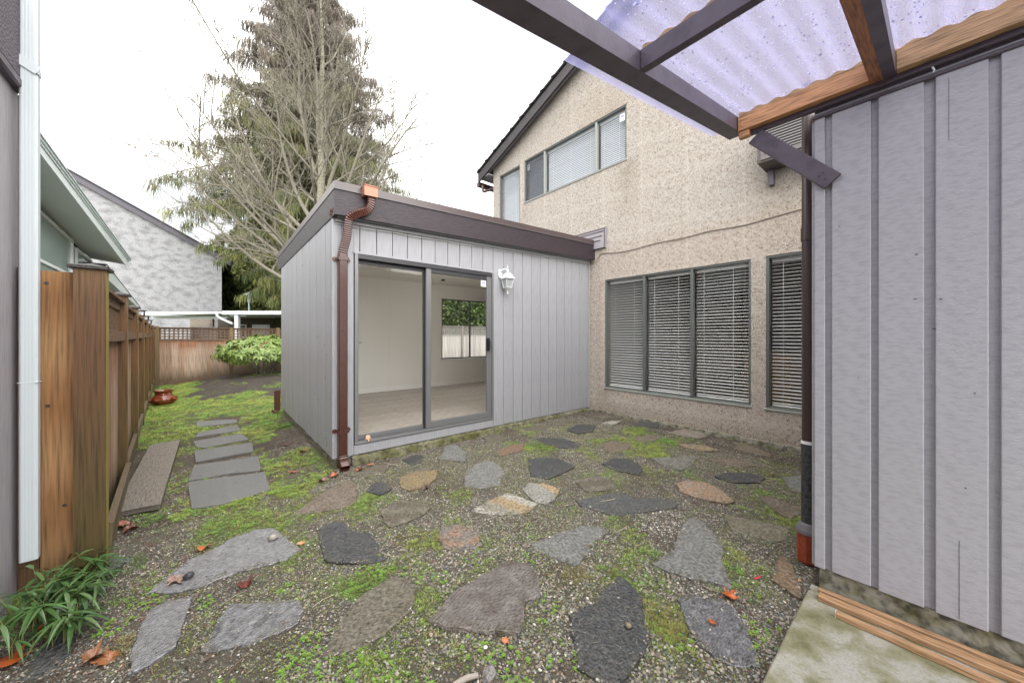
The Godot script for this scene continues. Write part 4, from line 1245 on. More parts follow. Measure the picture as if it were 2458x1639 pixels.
# ---------- fences ----------
func wboard(s: SurfaceTool, c: Vector3, size: Vector3, b: Basis, rows: int, col: Callable) -> void:
	# a board whose wear changes along its height
	var h := size * 0.5
	for q in [[Vector3(1, 0, 0), Vector3(0, 0, 1)], [Vector3(-1, 0, 0), Vector3(0, 0, 1)], [Vector3(0, 0, 1), Vector3(1, 0, 0)], [Vector3(0, 0, -1), Vector3(1, 0, 0)]]:
		var n: Vector3 = q[0]
		var u: Vector3 = q[1]
		for i in rows:
			var v0 := float(i) / rows
			var v1 := float(i + 1) / rows
			var o := n * h
			var a := c + b * (o - u * h + Vector3(0, lerpf(-h.y, h.y, v0), 0))
			var bq := c + b * (o + u * h + Vector3(0, lerpf(-h.y, h.y, v0), 0))
			var cq := c + b * (o + u * h + Vector3(0, lerpf(-h.y, h.y, v1), 0))
			var d := c + b * (o - u * h + Vector3(0, lerpf(-h.y, h.y, v1), 0))
			quadc(s, a, bq, cq, d, b * n, col.call(v0, n), col.call(v0, n), col.call(v1, n), col.call(v1, n))
	for sg in [-1.0, 1.0]:
		var y := Vector3(0, sg * h.y, 0)
		face(s, [c + b * (y + Vector3(-h.x, 0, -h.z)), c + b * (y + Vector3(h.x, 0, -h.z)), c + b * (y + Vector3(h.x, 0, h.z)), c + b * (y + Vector3(-h.x, 0, h.z))], b * Vector3(0, sg, 0), col.call(0.5 + sg * 0.5, Vector3.UP))


func board_col(pale: float, red: float) -> Callable:
	var r := rng.randf_range(1.0, 1.45)
	var reach := rng.randf_range(0.18, 0.42)
	var topreach := rng.randf_range(0.75, 0.92)
	var mid := Color(0.24, 0.12, 0.06).lerp(Color(0.39, 0.285, 0.215), pale)
	return func(v: float, _n: Vector3) -> Color:
		var c := mid
		c = c.lerp(Color(0.24, 0.10, 0.045), red * clampf((v - topreach) / 0.14 + 0.3, 0.0, 1.0))
		if pale > 1.25: c = Color(0.50, 0.47, 0.43)
		c = c.lerp(Color(0.085, 0.062, 0.032), 0.85 * clampf(1.0 - v / reach, 0.0, 1.0))
		return Color(c.r * r, c.g * r, c.b * r)


func post_cap(s: SurfaceTool, p: Vector3, w: float) -> void:
	box(s, p + Vector3(0, 0.011, 0), Vector3(w, 0.022, w), Basis(), Color.WHITE, 0.003)
	var a := []
	for k in [[-1, -1], [1, -1], [1, 1], [-1, 1]]:
		a.append(p + Vector3(k[0] * (w * 0.42), 0.0225, k[1] * (w * 0.42)))
	for k in 4:
		face(s, [a[k], a[(k + 1) % 4], p + Vector3(0, 0.045, 0)], ((a[k] + a[(k + 1) % 4]) / 2 - p).normalized() + Vector3.UP)


func lantern_cap(post: Node3D, p: Vector3, w: float) -> void:
	var s := st()
	bb(s, p.x - w / 2, p.x + w / 2, p.y, p.y + 0.012, p.z - w / 2, p.z + w / 2)
	for k in [[-1, -1], [1, -1], [1, 1], [-1, 1]]:
		bb(s, p.x + k[0] * w * 0.4 - 0.006, p.x + k[0] * w * 0.4 + 0.006, p.y + 0.0125, p.y + 0.075, p.z + k[1] * w * 0.4 - 0.006, p.z + k[1] * w * 0.4 + 0.006)
	bb(s, p.x - w * 0.62, p.x + w * 0.62, p.y + 0.0755, p.y + 0.09, p.z - w * 0.62, p.z + w * 0.62, 0.003)
	obj("lantern_cap", s, M.black, post)


func side_fence() -> void:
	var o := thing("side_fence", "weathered brown cedar fence with slatted top and posts, along the left side of the yard", "fence", Vector3(-6.2, -0.1, -5.0))
	var a := Vector3(-5.91, 0, 0.57)
	var b := Vector3(-6.70, 0, -10.60)
	var d := (b - a).normalized()
	var bs := Basis(d.cross(Vector3.DOWN), Vector3.UP, -d)      # x faces the yard
	if bs.x.x < 0:
		bs = Basis(-bs.x, Vector3.UP, d)
	var len := a.distance_to(b)
	var at := func(t: float, off: float, y: float) -> Vector3: return a + d * t + bs.x * off + Vector3(0, y, 0)
	var step := len / 7.0 * 1.02
	for i in 8:
		var t := minf(step * i, len - 0.06)
		var top := lerpf(1.775, 1.62, t / len)
		var w := 0.135 if i == 0 else 0.10
		var s := st()
		var base: Vector3 = at.call(t, 0.0 if i == 0 else 0.012, 0.0)
		var gy := g(base.x, base.z) - 0.1
		var sh := 0.95 if i == 0 else rng.randf_range(0.95, 1.3)
		var colr := func(v: float, n: Vector3) -> Color:
			var c := Color(0.135, 0.066, 0.026).lerp(Color(0.085, 0.062, 0.016), clampf(1.1 - v * 1.5, 0.0, 1.0))
			if i == 0 and n.z > 0.5: c = c.lerp(Color(0.20, 0.155, 0.03), clampf(0.75 - v * 1.3, 0.0, 0.7))
			if v > 0.86: c = c.lerp(Color(0.24, 0.14, 0.07), (v - 0.86) * 4.0)
			if n.x > 0.5: c = c.lerp(Color(0.36, 0.30, 0.06), 0.85 if i == 0 else 0.35)
			return Color(c.r * sh, c.g * sh, c.b * sh)
		wboard(s, Vector3(base.x, (gy + top) / 2, base.z), Vector3(w, top - gy, w), bs, 10, colr)
		var p := obj("post", s, M.fence, o)
		if i in [3, 4, 5]:
			lantern_cap(p, Vector3(base.x, top + 0.001, base.z), 0.12)
		else:
			s = st()
			post_cap(s, Vector3(base.x, top + 0.001, base.z), 0.172 if i == 0 else 0.14)
			obj("post_cap", s, M.cap_wood, p)
		if i == 0:
			s = st()
			tube(s, [Vector3(base.x - 0.045, 1.46, base.z + 0.066), Vector3(base.x - 0.045, 1.46, base.z + 0.0695)], [0.016, 0.014], 10)
			obj("knot", s, M.cap_wood, p)
		if i == 7:
			continue
		var t0 := t + (0.07 if i == 0 else 0.05)
		var t1 := minf(step * (i + 1), len - 0.06) - 0.05
		var tm := (t0 + t1) / 2
		var hy := lerpf(0.0, -0.13, tm / len)
		var up := lerpf(0.0, 0.05, tm / len)
		# rails
		for q in [[1.655 + hy, 0.075, 0.03, 0.0], [1.70 + hy, 0.025, 0.10, 0.0], [1.355 + up, 0.07, 0.032, 0.03], [1.398 + up, 0.014, 0.075, 0.0]]:
			s = st()
			bar(s, at.call(t0, q[3], q[0]), at.call(t1, q[3], q[0] + (up * 0.2)), q[2], q[1], Vector3.UP, Color.WHITE, 0.003)
			obj("rail", s, M.rail, o)
		# slats of the open top
		var n := 15
		for k in n:
			s = st()
			var tt := lerpf(t0 + 0.03, t1 - 0.03, (k + 0.5) / n)
			var c: Vector3 = at.call(tt, -0.005, (1.405 + up + 1.617 + hy) / 2)
			box(s, c, Vector3(0.014, 1.617 + hy - 1.405 - up, 0.045), bs)
			obj("slat", s, M.rail, o)
		for y in [1.47, 1.555]:
			s = st()
			bar(s, at.call(t0, -0.018, y + hy * 0.7), at.call(t1, -0.018, y + hy * 0.7), 0.011, 0.03)
			obj("lattice_strip", s, M.rail, o)
		# boards
		n = 11
		for k in n:
			s = st()
			var tt := lerpf(t0, t1, (k + 0.5) / n)
			var gb: Vector3 = at.call(tt, 0, 0)
			var y0 := g(gb.x, gb.z) + 0.05
			var y1 := 1.319 + up
			wboard(s, Vector3(gb.x, (y0 + y1) / 2, gb.z) + bs.x * (-0.01 + 0.003 * (k % 2)), Vector3(0.018, y1 - y0, (t1 - t0) / n - 0.004), bs, 7, board_col(clampf(rng.randf_range(0.2, 1.0) - 0.15 * float(i == 0), 0, 1), 0.7))
			obj("board", s, M.fence, o)
		s = st()   # kickboard at the foot, green with algae
		var kc := func(v: float, _n: Vector3) -> Color: return Color(0.20, 0.17, 0.085).lerp(Color(0.13, 0.095, 0.055), v)
		var kp: Vector3 = at.call(tm, 0.032 if i else 0.06, 0)
		var kh := 0.26 if i == 0 else 0.22
		wboard(s, Vector3(kp.x, g(kp.x, kp.z) + kh / 2 - 0.02, kp.z), Vector3(0.038, kh, t1 - t0 - 0.005), bs * Basis(Vector3.BACK, -0.08), 2, kc)
		obj("kickboard", s, M.fence, o)


func return_fence() -> void:
	var o := thing("fence_return", "two wide orange brown cedar boards between the near fence post and white downspout", "fence", Vector3(-6.08, -0.15, 0.56))
	for q in [[-6.113, -5.980, 1.755, 0], [-6.196, -6.118, 1.765, 1]]:
		var s := st()
		var f := func(v: float, _n: Vector3) -> Color:
			var c := Color(0.27, 0.125, 0.042).lerp(Color(0.38, 0.21, 0.09), 0.5 + 0.5 * sin(v * 19.0 + q[3] * 2.0))
			return c.lerp(Color(0.12, 0.07, 0.03), clampf(0.6 - v * 2.0, 0, 1)) if q[3] == 0 else Color(0.14, 0.075, 0.035)
		wboard(s, Vector3((q[0] + q[1]) / 2, (q[2] - 0.16) / 2, 0.560), Vector3(q[1] - q[0], q[2] + 0.16, 0.02), Basis(), 14, f)
		var b := obj("board", s, M.fence, o)
		if q[3] == 0:
			for k in [[-6.085, 0.95], [-6.02, 0.34], [-6.09, 1.68]]:
				s = st()
				tube(s, [Vector3(k[0], k[1], 0.5695), Vector3(k[0], k[1], 0.5715)], [0.011, 0.009], 9)
				obj("knot", s, M.cap_wood, b)


func far_fence(called: String, label: String, xs: Array, z: float, top: float, pale: float, post_c: Color, base: Callable) -> void:
	var o := thing(called, label, "fence", Vector3(xs[0], base.call(xs[0]), z))
	for i in xs.size():
		var s := st()
		var gy: float = base.call(xs[i]) - 0.1
		wboard(s, Vector3(xs[i], (gy + top + 0.05) / 2, z), Vector3(0.10, top + 0.05 - gy, 0.10), Basis(), 4, func(v, _n): return post_c.lerp(Color(0.07, 0.06, 0.035), clampf(0.5 - v, 0, 1)))
		var p := obj("post", s, M.fence, o)
		if i == 1:
			lantern_cap(p, Vector3(xs[i], top + 0.051, z), 0.13)
		if i == xs.size() - 1:
			continue
		var x0: float = xs[i] + 0.052
		var x1: float = xs[i + 1] - 0.052
		var m = M.rail_x if pale < 1.5 else M.pale_wood
		for q in [[top - 0.04, top, 0.05], [top - 0.40, top - 0.33, 0.05], [top + 0.001, top + 0.02, 0.11]]:
			obj("rail", _boxst(x0, x1, q[0], q[1], z - q[2] / 2, z + q[2] / 2, 0.003), m, o)
		var n := int((x1 - x0) / 0.1)
		for k in n + 1:
			var x := lerpf(x0 + 0.02, x1 - 0.02, float(k) / n)
			obj("lattice_strip", _boxst(x - 0.019, x + 0.019, top - 0.329, top - 0.041, z - 0.004, z + 0.006), m, o)
		for y in [top - 0.262, top - 0.175, top - 0.088]:
			obj("lattice_strip", _boxst(x0, x1, y - 0.017, y + 0.017, z + 0.0065, z + 0.014), m, o)
		n = int((x1 - x0) / 0.135)
		for k in n:
			s = st()
			var xa := lerpf(x0, x1, float(k) / n)
			var xb := lerpf(x0, x1, float(k + 1) / n)
			var y0: float = base.call(xa) + 0.14
			wboard(s, Vector3((xa + xb) / 2, (y0 + top - 0.401) / 2, z + 0.003 * (k % 2)), Vector3(xb - xa - 0.005, top - 0.401 - y0, 0.018), Basis(), 8, board_col(clampf(rng.randf_range(0.55, 1.15) * pale, 0, 1.0 if pale < 1.5 else 1.3) if pale < 1.5 else 1.4, 0.9 if pale < 1.5 else 0.2))
			obj("board", s, M.fence, o)
		s = st()
		ext(s, [Vector3(x0, base.call(x0) - 0.05, z + 0.02), Vector3(x1, base.call(x1) - 0.05, z + 0.02), Vector3(x1, base.call(x1) + 0.135, z + 0.02), Vector3(x0, base.call(x0) + 0.135, z + 0.02)], Vector3(0, 0, -0.04))
		obj("kickboard", s, M.rail_x, o)


# ---------- neighbours ----------
func neighbours() -> void:
	# the grey corner close on the left, with its white downspout
	var o := thing("grey_building", "edge of a grey building with a dark shingled band above, at the left border", "building", Vector3(-7, -0.2, 3))
	obj("wall", _boxst(-7.4, -6.20, -0.4, 2.80, 0.546, 7.0), M.grey_wall, o)
	obj("shingle_band", _boxst(-7.4, -6.168, 2.82, 3.42, 0.552, 7.0, 0.01), M.band, o)
	obj("band_trim", _boxst(-7.4, -6.16, 2.765, 2.8195, 0.548, 7.0, 0.01), M.trim_smooth, o)
	obj("corner_board", _boxst(-6.24, -6.192, -0.3, 2.764, 0.503, 0.5455, 0.003), M.rail, o)
	o = thing("white_downspout", "tall white fluted metal downspout with a strap, at the left border", "downspout", Vector3(-6.139, 0.09, 0.62))
	var s := st()
	flat_pipe(s, [Vector3(-6.139, 0.085, 0.62), Vector3(-6.139, 3.6, 0.62)], 0.069, 0.05)
	for x in [-0.02, -0.007, 0.006, 0.019]:
		bb(s, -6.139 + x - 0.003, -6.139 + x + 0.003, 0.09, 3.6, 0.6445, 0.6475)
	obj("pipe", s, M.white_metal, o)
	s = st()
	bar(s, Vector3(-6.19, 2.935, 0.652), Vector3(-6.100, 2.885, 0.652), 0.003, 0.05, Vector3.UP)
	bar(s, Vector3(-6.209, 2.985, 0.655), Vector3(-6.190, 2.937, 0.652), 0.003, 0.045, Vector3.UP)
	bb(s, -6.104, -6.100, 2.868, 2.90, 0.60, 0.652)
	obj("strap", s, M.white_metal, o)
	s = st()
	bb(s, -6.177, -6.101, 1.10, 1.103, 0.592, 0.649)
	obj("seam", s, M.white_trim, o)

	# low-pitched house beyond the fence with a wide pale soffit
	o = thing("neighbour_house", "low-pitched house beyond the left fence with pale green soffit, white fascia and slanted windows", "house", Vector3(-9, 0, -6))
	s = st()
	bb(s, -12, -7.6, -0.3, 2.45, -8.75, 1.0)
	ext(s, [Vector3(-7.6, 2.45, 1.0), Vector3(-7.6, 2.45, -8.75), Vector3(-7.6, 3.2, -8.75), Vector3(-7.6, 3.9, 1.0)], Vector3(-4.4, 0, 0))
	obj("wall", s, M.white_trim, o)
	for q in [[-5.3, -7.115, 3.43, 3.31], [-7.4, -8.6, 3.21, 3.14], [-2.6, -4.9, 3.62, 3.46]]:
		s = st()
		ext(s, [Vector3(-7.56, 2.46, q[0]), Vector3(-7.56, 2.46, q[1]), Vector3(-7.56, q[3], q[1]), Vector3(-7.56, q[2], q[0])], Vector3(-0.03, 0, 0))
		var w := obj("window", s, mat(L(0.30, 0.38, 0.365), 0.08), o)
		s = st()
		bar(s, Vector3(-7.545, q[2], q[0]), Vector3(-7.545, q[3], q[1]), 0.03, 0.06)
		bar(s, Vector3(-7.545, 2.46, q[0]), Vector3(-7.545, q[2], q[0]), 0.06, 0.03, Vector3.RIGHT)
		bar(s, Vector3(-7.545, 2.46, q[1]), Vector3(-7.545, q[3], q[1]), 0.06, 0.03, Vector3.RIGHT)
		bar(s, Vector3(-7.545, 2.63, q[0]), Vector3(-7.545, 2.60, q[1]), 0.03, 0.05)
		obj("frame", s, M.white_paint, w)
	s = st()
	ext(s, [Vector3(-7.02, 3.86, -1.0), Vector3(-7.02, 3.17, -8.78), Vector3(-7.6, 3.24, -8.78), Vector3(-7.6, 3.93, -1.0)], Vector3(0, 0.02, 0))
	obj("soffit", s, M.soffit, o)
	s = st()
	ext(s, [Vector3(-7.0, 3.85, -1.0), Vector3(-7.0, 3.15, -8.8), Vector3(-7.0, 3.40, -9.3), Vector3(-7.0, 4.03, -1.0)], Vector3(-0.02, 0, 0))
	obj("fascia", s, M.white_trim, o)
	s = st()
	for k in 3:
		ext(s, [Vector3(-6.985 + 0.012 * k, 3.93 + 0.04 * k, -1.0), Vector3(-6.985 + 0.012 * k, 3.30 + 0.04 * k, -9.2 - 0.05 * k), Vector3(-6.985 + 0.012 * k, 3.315 + 0.04 * k, -9.2 - 0.05 * k), Vector3(-6.985 + 0.012 * k, 3.945 + 0.04 * k, -1.0)], Vector3(-0.5, 0, 0))
	obj("roof_edge", s, M.white_trim, o)
	s = st()
	ext(s, [Vector3(-7.05, 4.045, -1.0), Vector3(-7.05, 3.42, -9.3), Vector3(-12.0, 3.42, -9.3), Vector3(-12.0, 4.045, -1.0)], Vector3(0, 0.03, 0))
	obj("roof", s, M.shingle, o)
	s = st()
	ext(s, [Vector3(-7.2, 2.70, -8.0), Vector3(-7.2, 2.29, -12.7), Vector3(-7.2, 2.34, -12.85), Vector3(-7.2, 3.00, -8.0)], Vector3(-0.02, 0, 0))
	obj("lower_fascia", s, M.white_trim, o)
	s = st()
	ext(s, [Vector3(-7.22, 2.72, -8.0), Vector3(-7.22, 2.31, -12.6), Vector3(-7.75, 2.31, -12.6), Vector3(-7.75, 2.72, -8.0)], Vector3(0, 0.02, 0))
	obj("lower_soffit", s, M.soffit, o)
	s = st()
	ext(s, [Vector3(-7.2, 3.005, -8.0), Vector3(-7.2, 2.345, -12.9), Vector3(-12.0, 2.345, -12.9), Vector3(-12.0, 3.005, -8.0)], Vector3(0, 0.03, 0))
	obj("lower_roof", s, M.shingle, o)
	obj("lower_wall", _boxst(-12.0, -7.75, -0.3, 2.28, -12.5, -8.76), M.white_trim, o)

	# tall gable end behind
	o = thing("gable_house", "tall windowless gable end in blotched pale grey stucco, behind the far fence", "house", Vector3(-10.3, 0, -24))
	s = st()
	ext(s, [Vector3(-4.89, -0.3, -20), Vector3(-4.89, 5.42, -20), Vector3(-10.3, 8.45, -20), Vector3(-15.7, 5.42, -20), Vector3(-15.7, -0.3, -20)], Vector3(0, 0, -9))
	obj("wall", s, M.far_stucco, o)
	for sg in [1.0, -1.0]:
		s = st()
		ext(s, [Vector3(-10.3 + sg * 5.78, 5.46, -19.85), Vector3(-10.3 + sg * 5.78, 5.20, -19.85), Vector3(-10.3, 8.42, -19.85), Vector3(-10.3, 8.70, -19.85)], Vector3(0, 0, -0.06))
		obj("rake_board", s, mat(L(0.075, 0.07, 0.085), 0.6), o)
		s = st()
		ext(s, [Vector3(-10.3, 8.71, -19.8), Vector3(-10.3 + sg * 5.9, 5.41, -19.8), Vector3(-10.3 + sg * 5.9, 5.41, -29.2), Vector3(-10.3, 8.71, -29.2)], Vector3(0, 0.06, 0))
		obj("roof", s, M.shingle, o)

	# carport across the lane, turned about forty degrees; built square, then turned
	o = thing("carport", "flat white-edged carport with white post and brown boarded wall, behind the far fence", "carport")
	s = st()
	ext(s, [Vector3(-2.9, 2.21, 0), Vector3(0.32, 2.285, 0), Vector3(0.32, 2.362, 0), Vector3(-2.9, 2.293, 0)], Vector3(0, 0, -0.04))
	obj("fascia", s, M.dull_white, o)
	obj("fascia", _boxst(0.325, 5.5, 2.243, 2.392, -0.05, 0.03, 0.004), M.dull_white, o)
	obj("roof", _boxst(-2.9, 5.5, 2.30, 2.36, -5.5, -0.051), M.soffit, o)
	obj("beam", _boxst(-2.9, 0.2, 2.10, 2.205, -0.5, -0.42), M.soffit, o)
	obj("post", _boxst(0.78, 0.93, -0.2, 2.24, -0.15, -0.01, 0.005), M.dull_white, o)
	obj("post_bracket", _boxst(0.5, 1.15, 2.17, 2.24, -0.2, -0.155, 0.004), M.dull_white, o)
	s = st()
	var dp := smooth_path([Vector3(0.13, 2.28, 0.03), Vector3(0.14, 2.2, 0.04), Vector3(0.30, 2.08, 0.04), Vector3(0.74, 1.88, 0.03)], 4)
	var rr := []
	for q in dp: rr.append(0.042)
	tube(s, dp, rr, 8)
	obj("downpipe", s, M.dull_white, o)
	obj("stucco_wall", _boxst(-6.5, -3.98, -0.3, 2.29, -3.7, -3.5), M.far_stucco, o)
	obj("pebble_panel", _boxst(-3.975, -2.85, 1.85, 2.29, -3.6, -3.5), M.pebble, o)
	obj("recess_wall", _boxst(-3.975, -1.0, -0.3, 2.29, -5.0, -4.8), M.far_siding, o)
	obj("brown_wall", _boxst(-1.55, 4.5, -0.3, 2.29, -3.7, -3.5), M.far_siding, o)
	for k in 7:
		obj("wall_board", _boxst(-1.55, 4.5, 1.25 + k * 0.14, 1.375 + k * 0.14, -3.4995, -3.482), M.far_siding, o)
	for q in [[-1.5, -1.15], [-0.86, 0.02]]:
		var w := obj("window", _boxst(q[0], q[1], 1.3, 1.97, -3.48, -3.45), M.dull_white, o)
		obj("pane", _boxst(q[0] + 0.05, q[1] - 0.05, 1.35, 1.92, -3.449, -3.444), mat(L(0.3, 0.36, 0.35), 0.1) if q[1] > -1.0 else M.black, w)
	o.transform = Transform3D(Basis(Vector3.UP, -0.675), Vector3(-5.232, 0, -14.0))

	o = thing("street_lamp", "pale green street lamp with a flared cap, behind the carport roof", "street lamp", Vector3(-3.65, 0, -20.4))
	s = st()
	tube(s, [Vector3(-3.65, -0.2, -20.4), Vector3(-3.65, 3.25, -20.4)], [0.055, 0.045], 8)
	obj("pole", s, mat(L(0.36, 0.47, 0.44), 0.5), o)
	s = st()
	lathe(s, [Vector2(0.05, 3.25), Vector2(0.10, 3.45), Vector2(0.13, 3.72), Vector2(0.0, 3.72)], Vector3(-3.65, 0, -20.4), 10)
	obj("lamp_glass", s, M.frosted, o)
	s = st()
	lathe(s, [Vector2(0.24, 3.725), Vector2(0.23, 3.75), Vector2(0.08, 3.84), Vector2(0.0, 3.88)], Vector3(-3.65, 0, -20.4), 12)
	lathe(s, [Vector2(0.24, 3.724), Vector2(0.0, 3.724)], Vector3(-3.65, 0, -20.4), 12)
	obj("lamp_cap", s, mat(L(0.5, 0.52, 0.5), 0.5), o)


# ---------- trees ----------
func hang_spray(n: int, w: float, l: float, seed_n: int) -> ArrayMesh:
	# a hanging spray of needle-leaved twigs around a short drooping stem
	var r := RandomNumberGenerator.new()
	r.seed = seed_n
	var s := st()
	for i in n:
		var a := Vector3(r.randf_range(-0.16, 0.16), r.randf_range(-0.05, 0.03), r.randf_range(-0.16, 0.16))
		var d := Vector3(r.randf_range(-0.55, 0.55), -1.0, r.randf_range(-0.55, 0.55)).normalized()
		var ll := l * r.randf_range(0.55, 1.2)
		var side := d.cross(Vector3(r.randf_range(-1, 1), 0.2, r.randf_range(-1, 1))).normalized() * w
		var m := a + d * ll * 0.45
		var e := a + d * ll
		var nn := side.cross(d).normalized()
		tri(s, a, m - side, m + side, nn, nn, nn)
		tri(s, m - side, e, m + side, nn, nn, nn)
	return s.commit()


func leaf_clump(n: int, w: float, l: float, seed_n: int) -> ArrayMesh:
	var r := RandomNumberGenerator.new()
	r.seed = seed_n
	var s := st()
	for i in n:
		var p := Vector3(r.randf_range(-1, 1), r.randf_range(-1, 1), r.randf_range(-1, 1)) * 0.16
		var d := Vector3(r.randf_range(-1, 1), r.randf_range(-0.8, 0.7), r.randf_range(-1, 1)).normalized()
		var side := d.cross(Vector3(r.randf_range(-1, 1), r.randf_range(-1, 1), r.randf_range(-1, 1))).normalized() * w
		var nn := side.cross(d).normalized()
		tri(s, p, p + d * l * 0.5 - side, p + d * l * 0.5 + side, nn, nn, nn)
		tri(s, p + d * l * 0.5 - side, p + d * l, p + d * l * 0.5 + side, nn, nn, nn)
	return s.commit()


func spruce() -> void:
	var b := Vector3(-1.14, 0, -17.1)
	var o := thing("spruce_tree", "huge spruce with drooping brown green sprays, behind the garden room", "tree", b)
	var s := st()
	tube(s, [b + Vector3(0, -0.3, 0), b + Vector3(0, 7, 0), b + Vector3(0.1, 14, 0), b + Vector3(0, 20, 0), b + Vector3(0, 25.2, 0)], [0.42, 0.33, 0.22, 0.10, 0.02], 10)
	obj("trunk", s, M.bark, o)
	var limbs := st()
	var xf := [[], [], []]
	var cols := [[], [], []]
	for n in 500:
		var u := pow((n + rng.randf()) / 500.0, 1.15)
		var y := lerpf(3.0, 24.8, u)
		var rad := minf(lerpf(2.3, 6.3, clampf((y - 3.5) / 5.5, 0.0, 1.0)), (25.6 - y) * 0.37)
		var a := n * 2.39996 + rng.randf_range(-0.5, 0.5)
		var dir := Vector3(cos(a), 0, sin(a))
		var ln := rad * (1.0 - 0.42 * pow(rng.randf(), 1.6)) * (1.12 if rng.randf() < 0.08 else 1.0)
		var lift := rng.randf_range(0.05, 0.42)
		var sag := rng.randf_range(0.35, 0.75)
		var pts := []
		var rs := []
		for i in 6:
			var t := i / 5.0
			pts.append(b + Vector3(0, y, 0) + dir * ln * t + Vector3(0, ln * (lift * t - sag * t * t + 0.16 * t * t * t), 0))
			rs.append(lerpf(0.05, 0.007, t) * (0.5 + rad / 9.0))
		tube(limbs, pts, rs, 4, Color.WHITE, false)
		var m := int(ln / (0.16 + 0.002 * y))
		for i in m:
			var t := clampf((i + 0.6 + rng.randf_range(-0.4, 0.4)) / m, 0.0, 1.0)
			if t < 0.15:
				continue
			var seg := minf(t * 5.0, 4.999)
			var p: Vector3 = (pts[int(seg)] as Vector3).lerp(pts[int(seg) + 1], seg - int(seg))
			var sidew := (1.0 - t) * 0.8 + 0.10
			p += dir.cross(Vector3.UP) * rng.randf_range(-sidew, sidew) * minf(1.0, ln / 4.0)
			var sc := rng.randf_range(0.8, 1.35)
			var v := rng.randi() % 3
			xf[v].append(Transform3D(Basis(Vector3.UP, rng.randf() * TAU).scaled(Vector3(sc, sc * rng.randf_range(0.9, 1.7), sc)), p))
			# browner and purplish with cones high up, greener and yellower below
			var green := clampf((15.0 - p.y) / 9.0 + 0.35 * n_mid.get_noise_3d(p.x * 25.0, p.y * 25.0, p.z * 25.0), 0.0, 1.0)
			var c := Color(0.105, 0.082, 0.066).lerp(Color(0.075, 0.105, 0.032), green).lerp(Color(0.22, 0.20, 0.05), rng.randf() * 0.6 * green)
			var f := rng.randf_range(0.7, 1.25)
			cols[v].append(Color(c.r * f, c.g * f, c.b * f))
	obj("limbs", limbs, M.bark, o).set_meta("kind", "stuff")
	for v in 3:
		many("crown", hang_spray(24, 0.014, 0.46, 900 + v), M.needles, xf[v], cols[v], o)


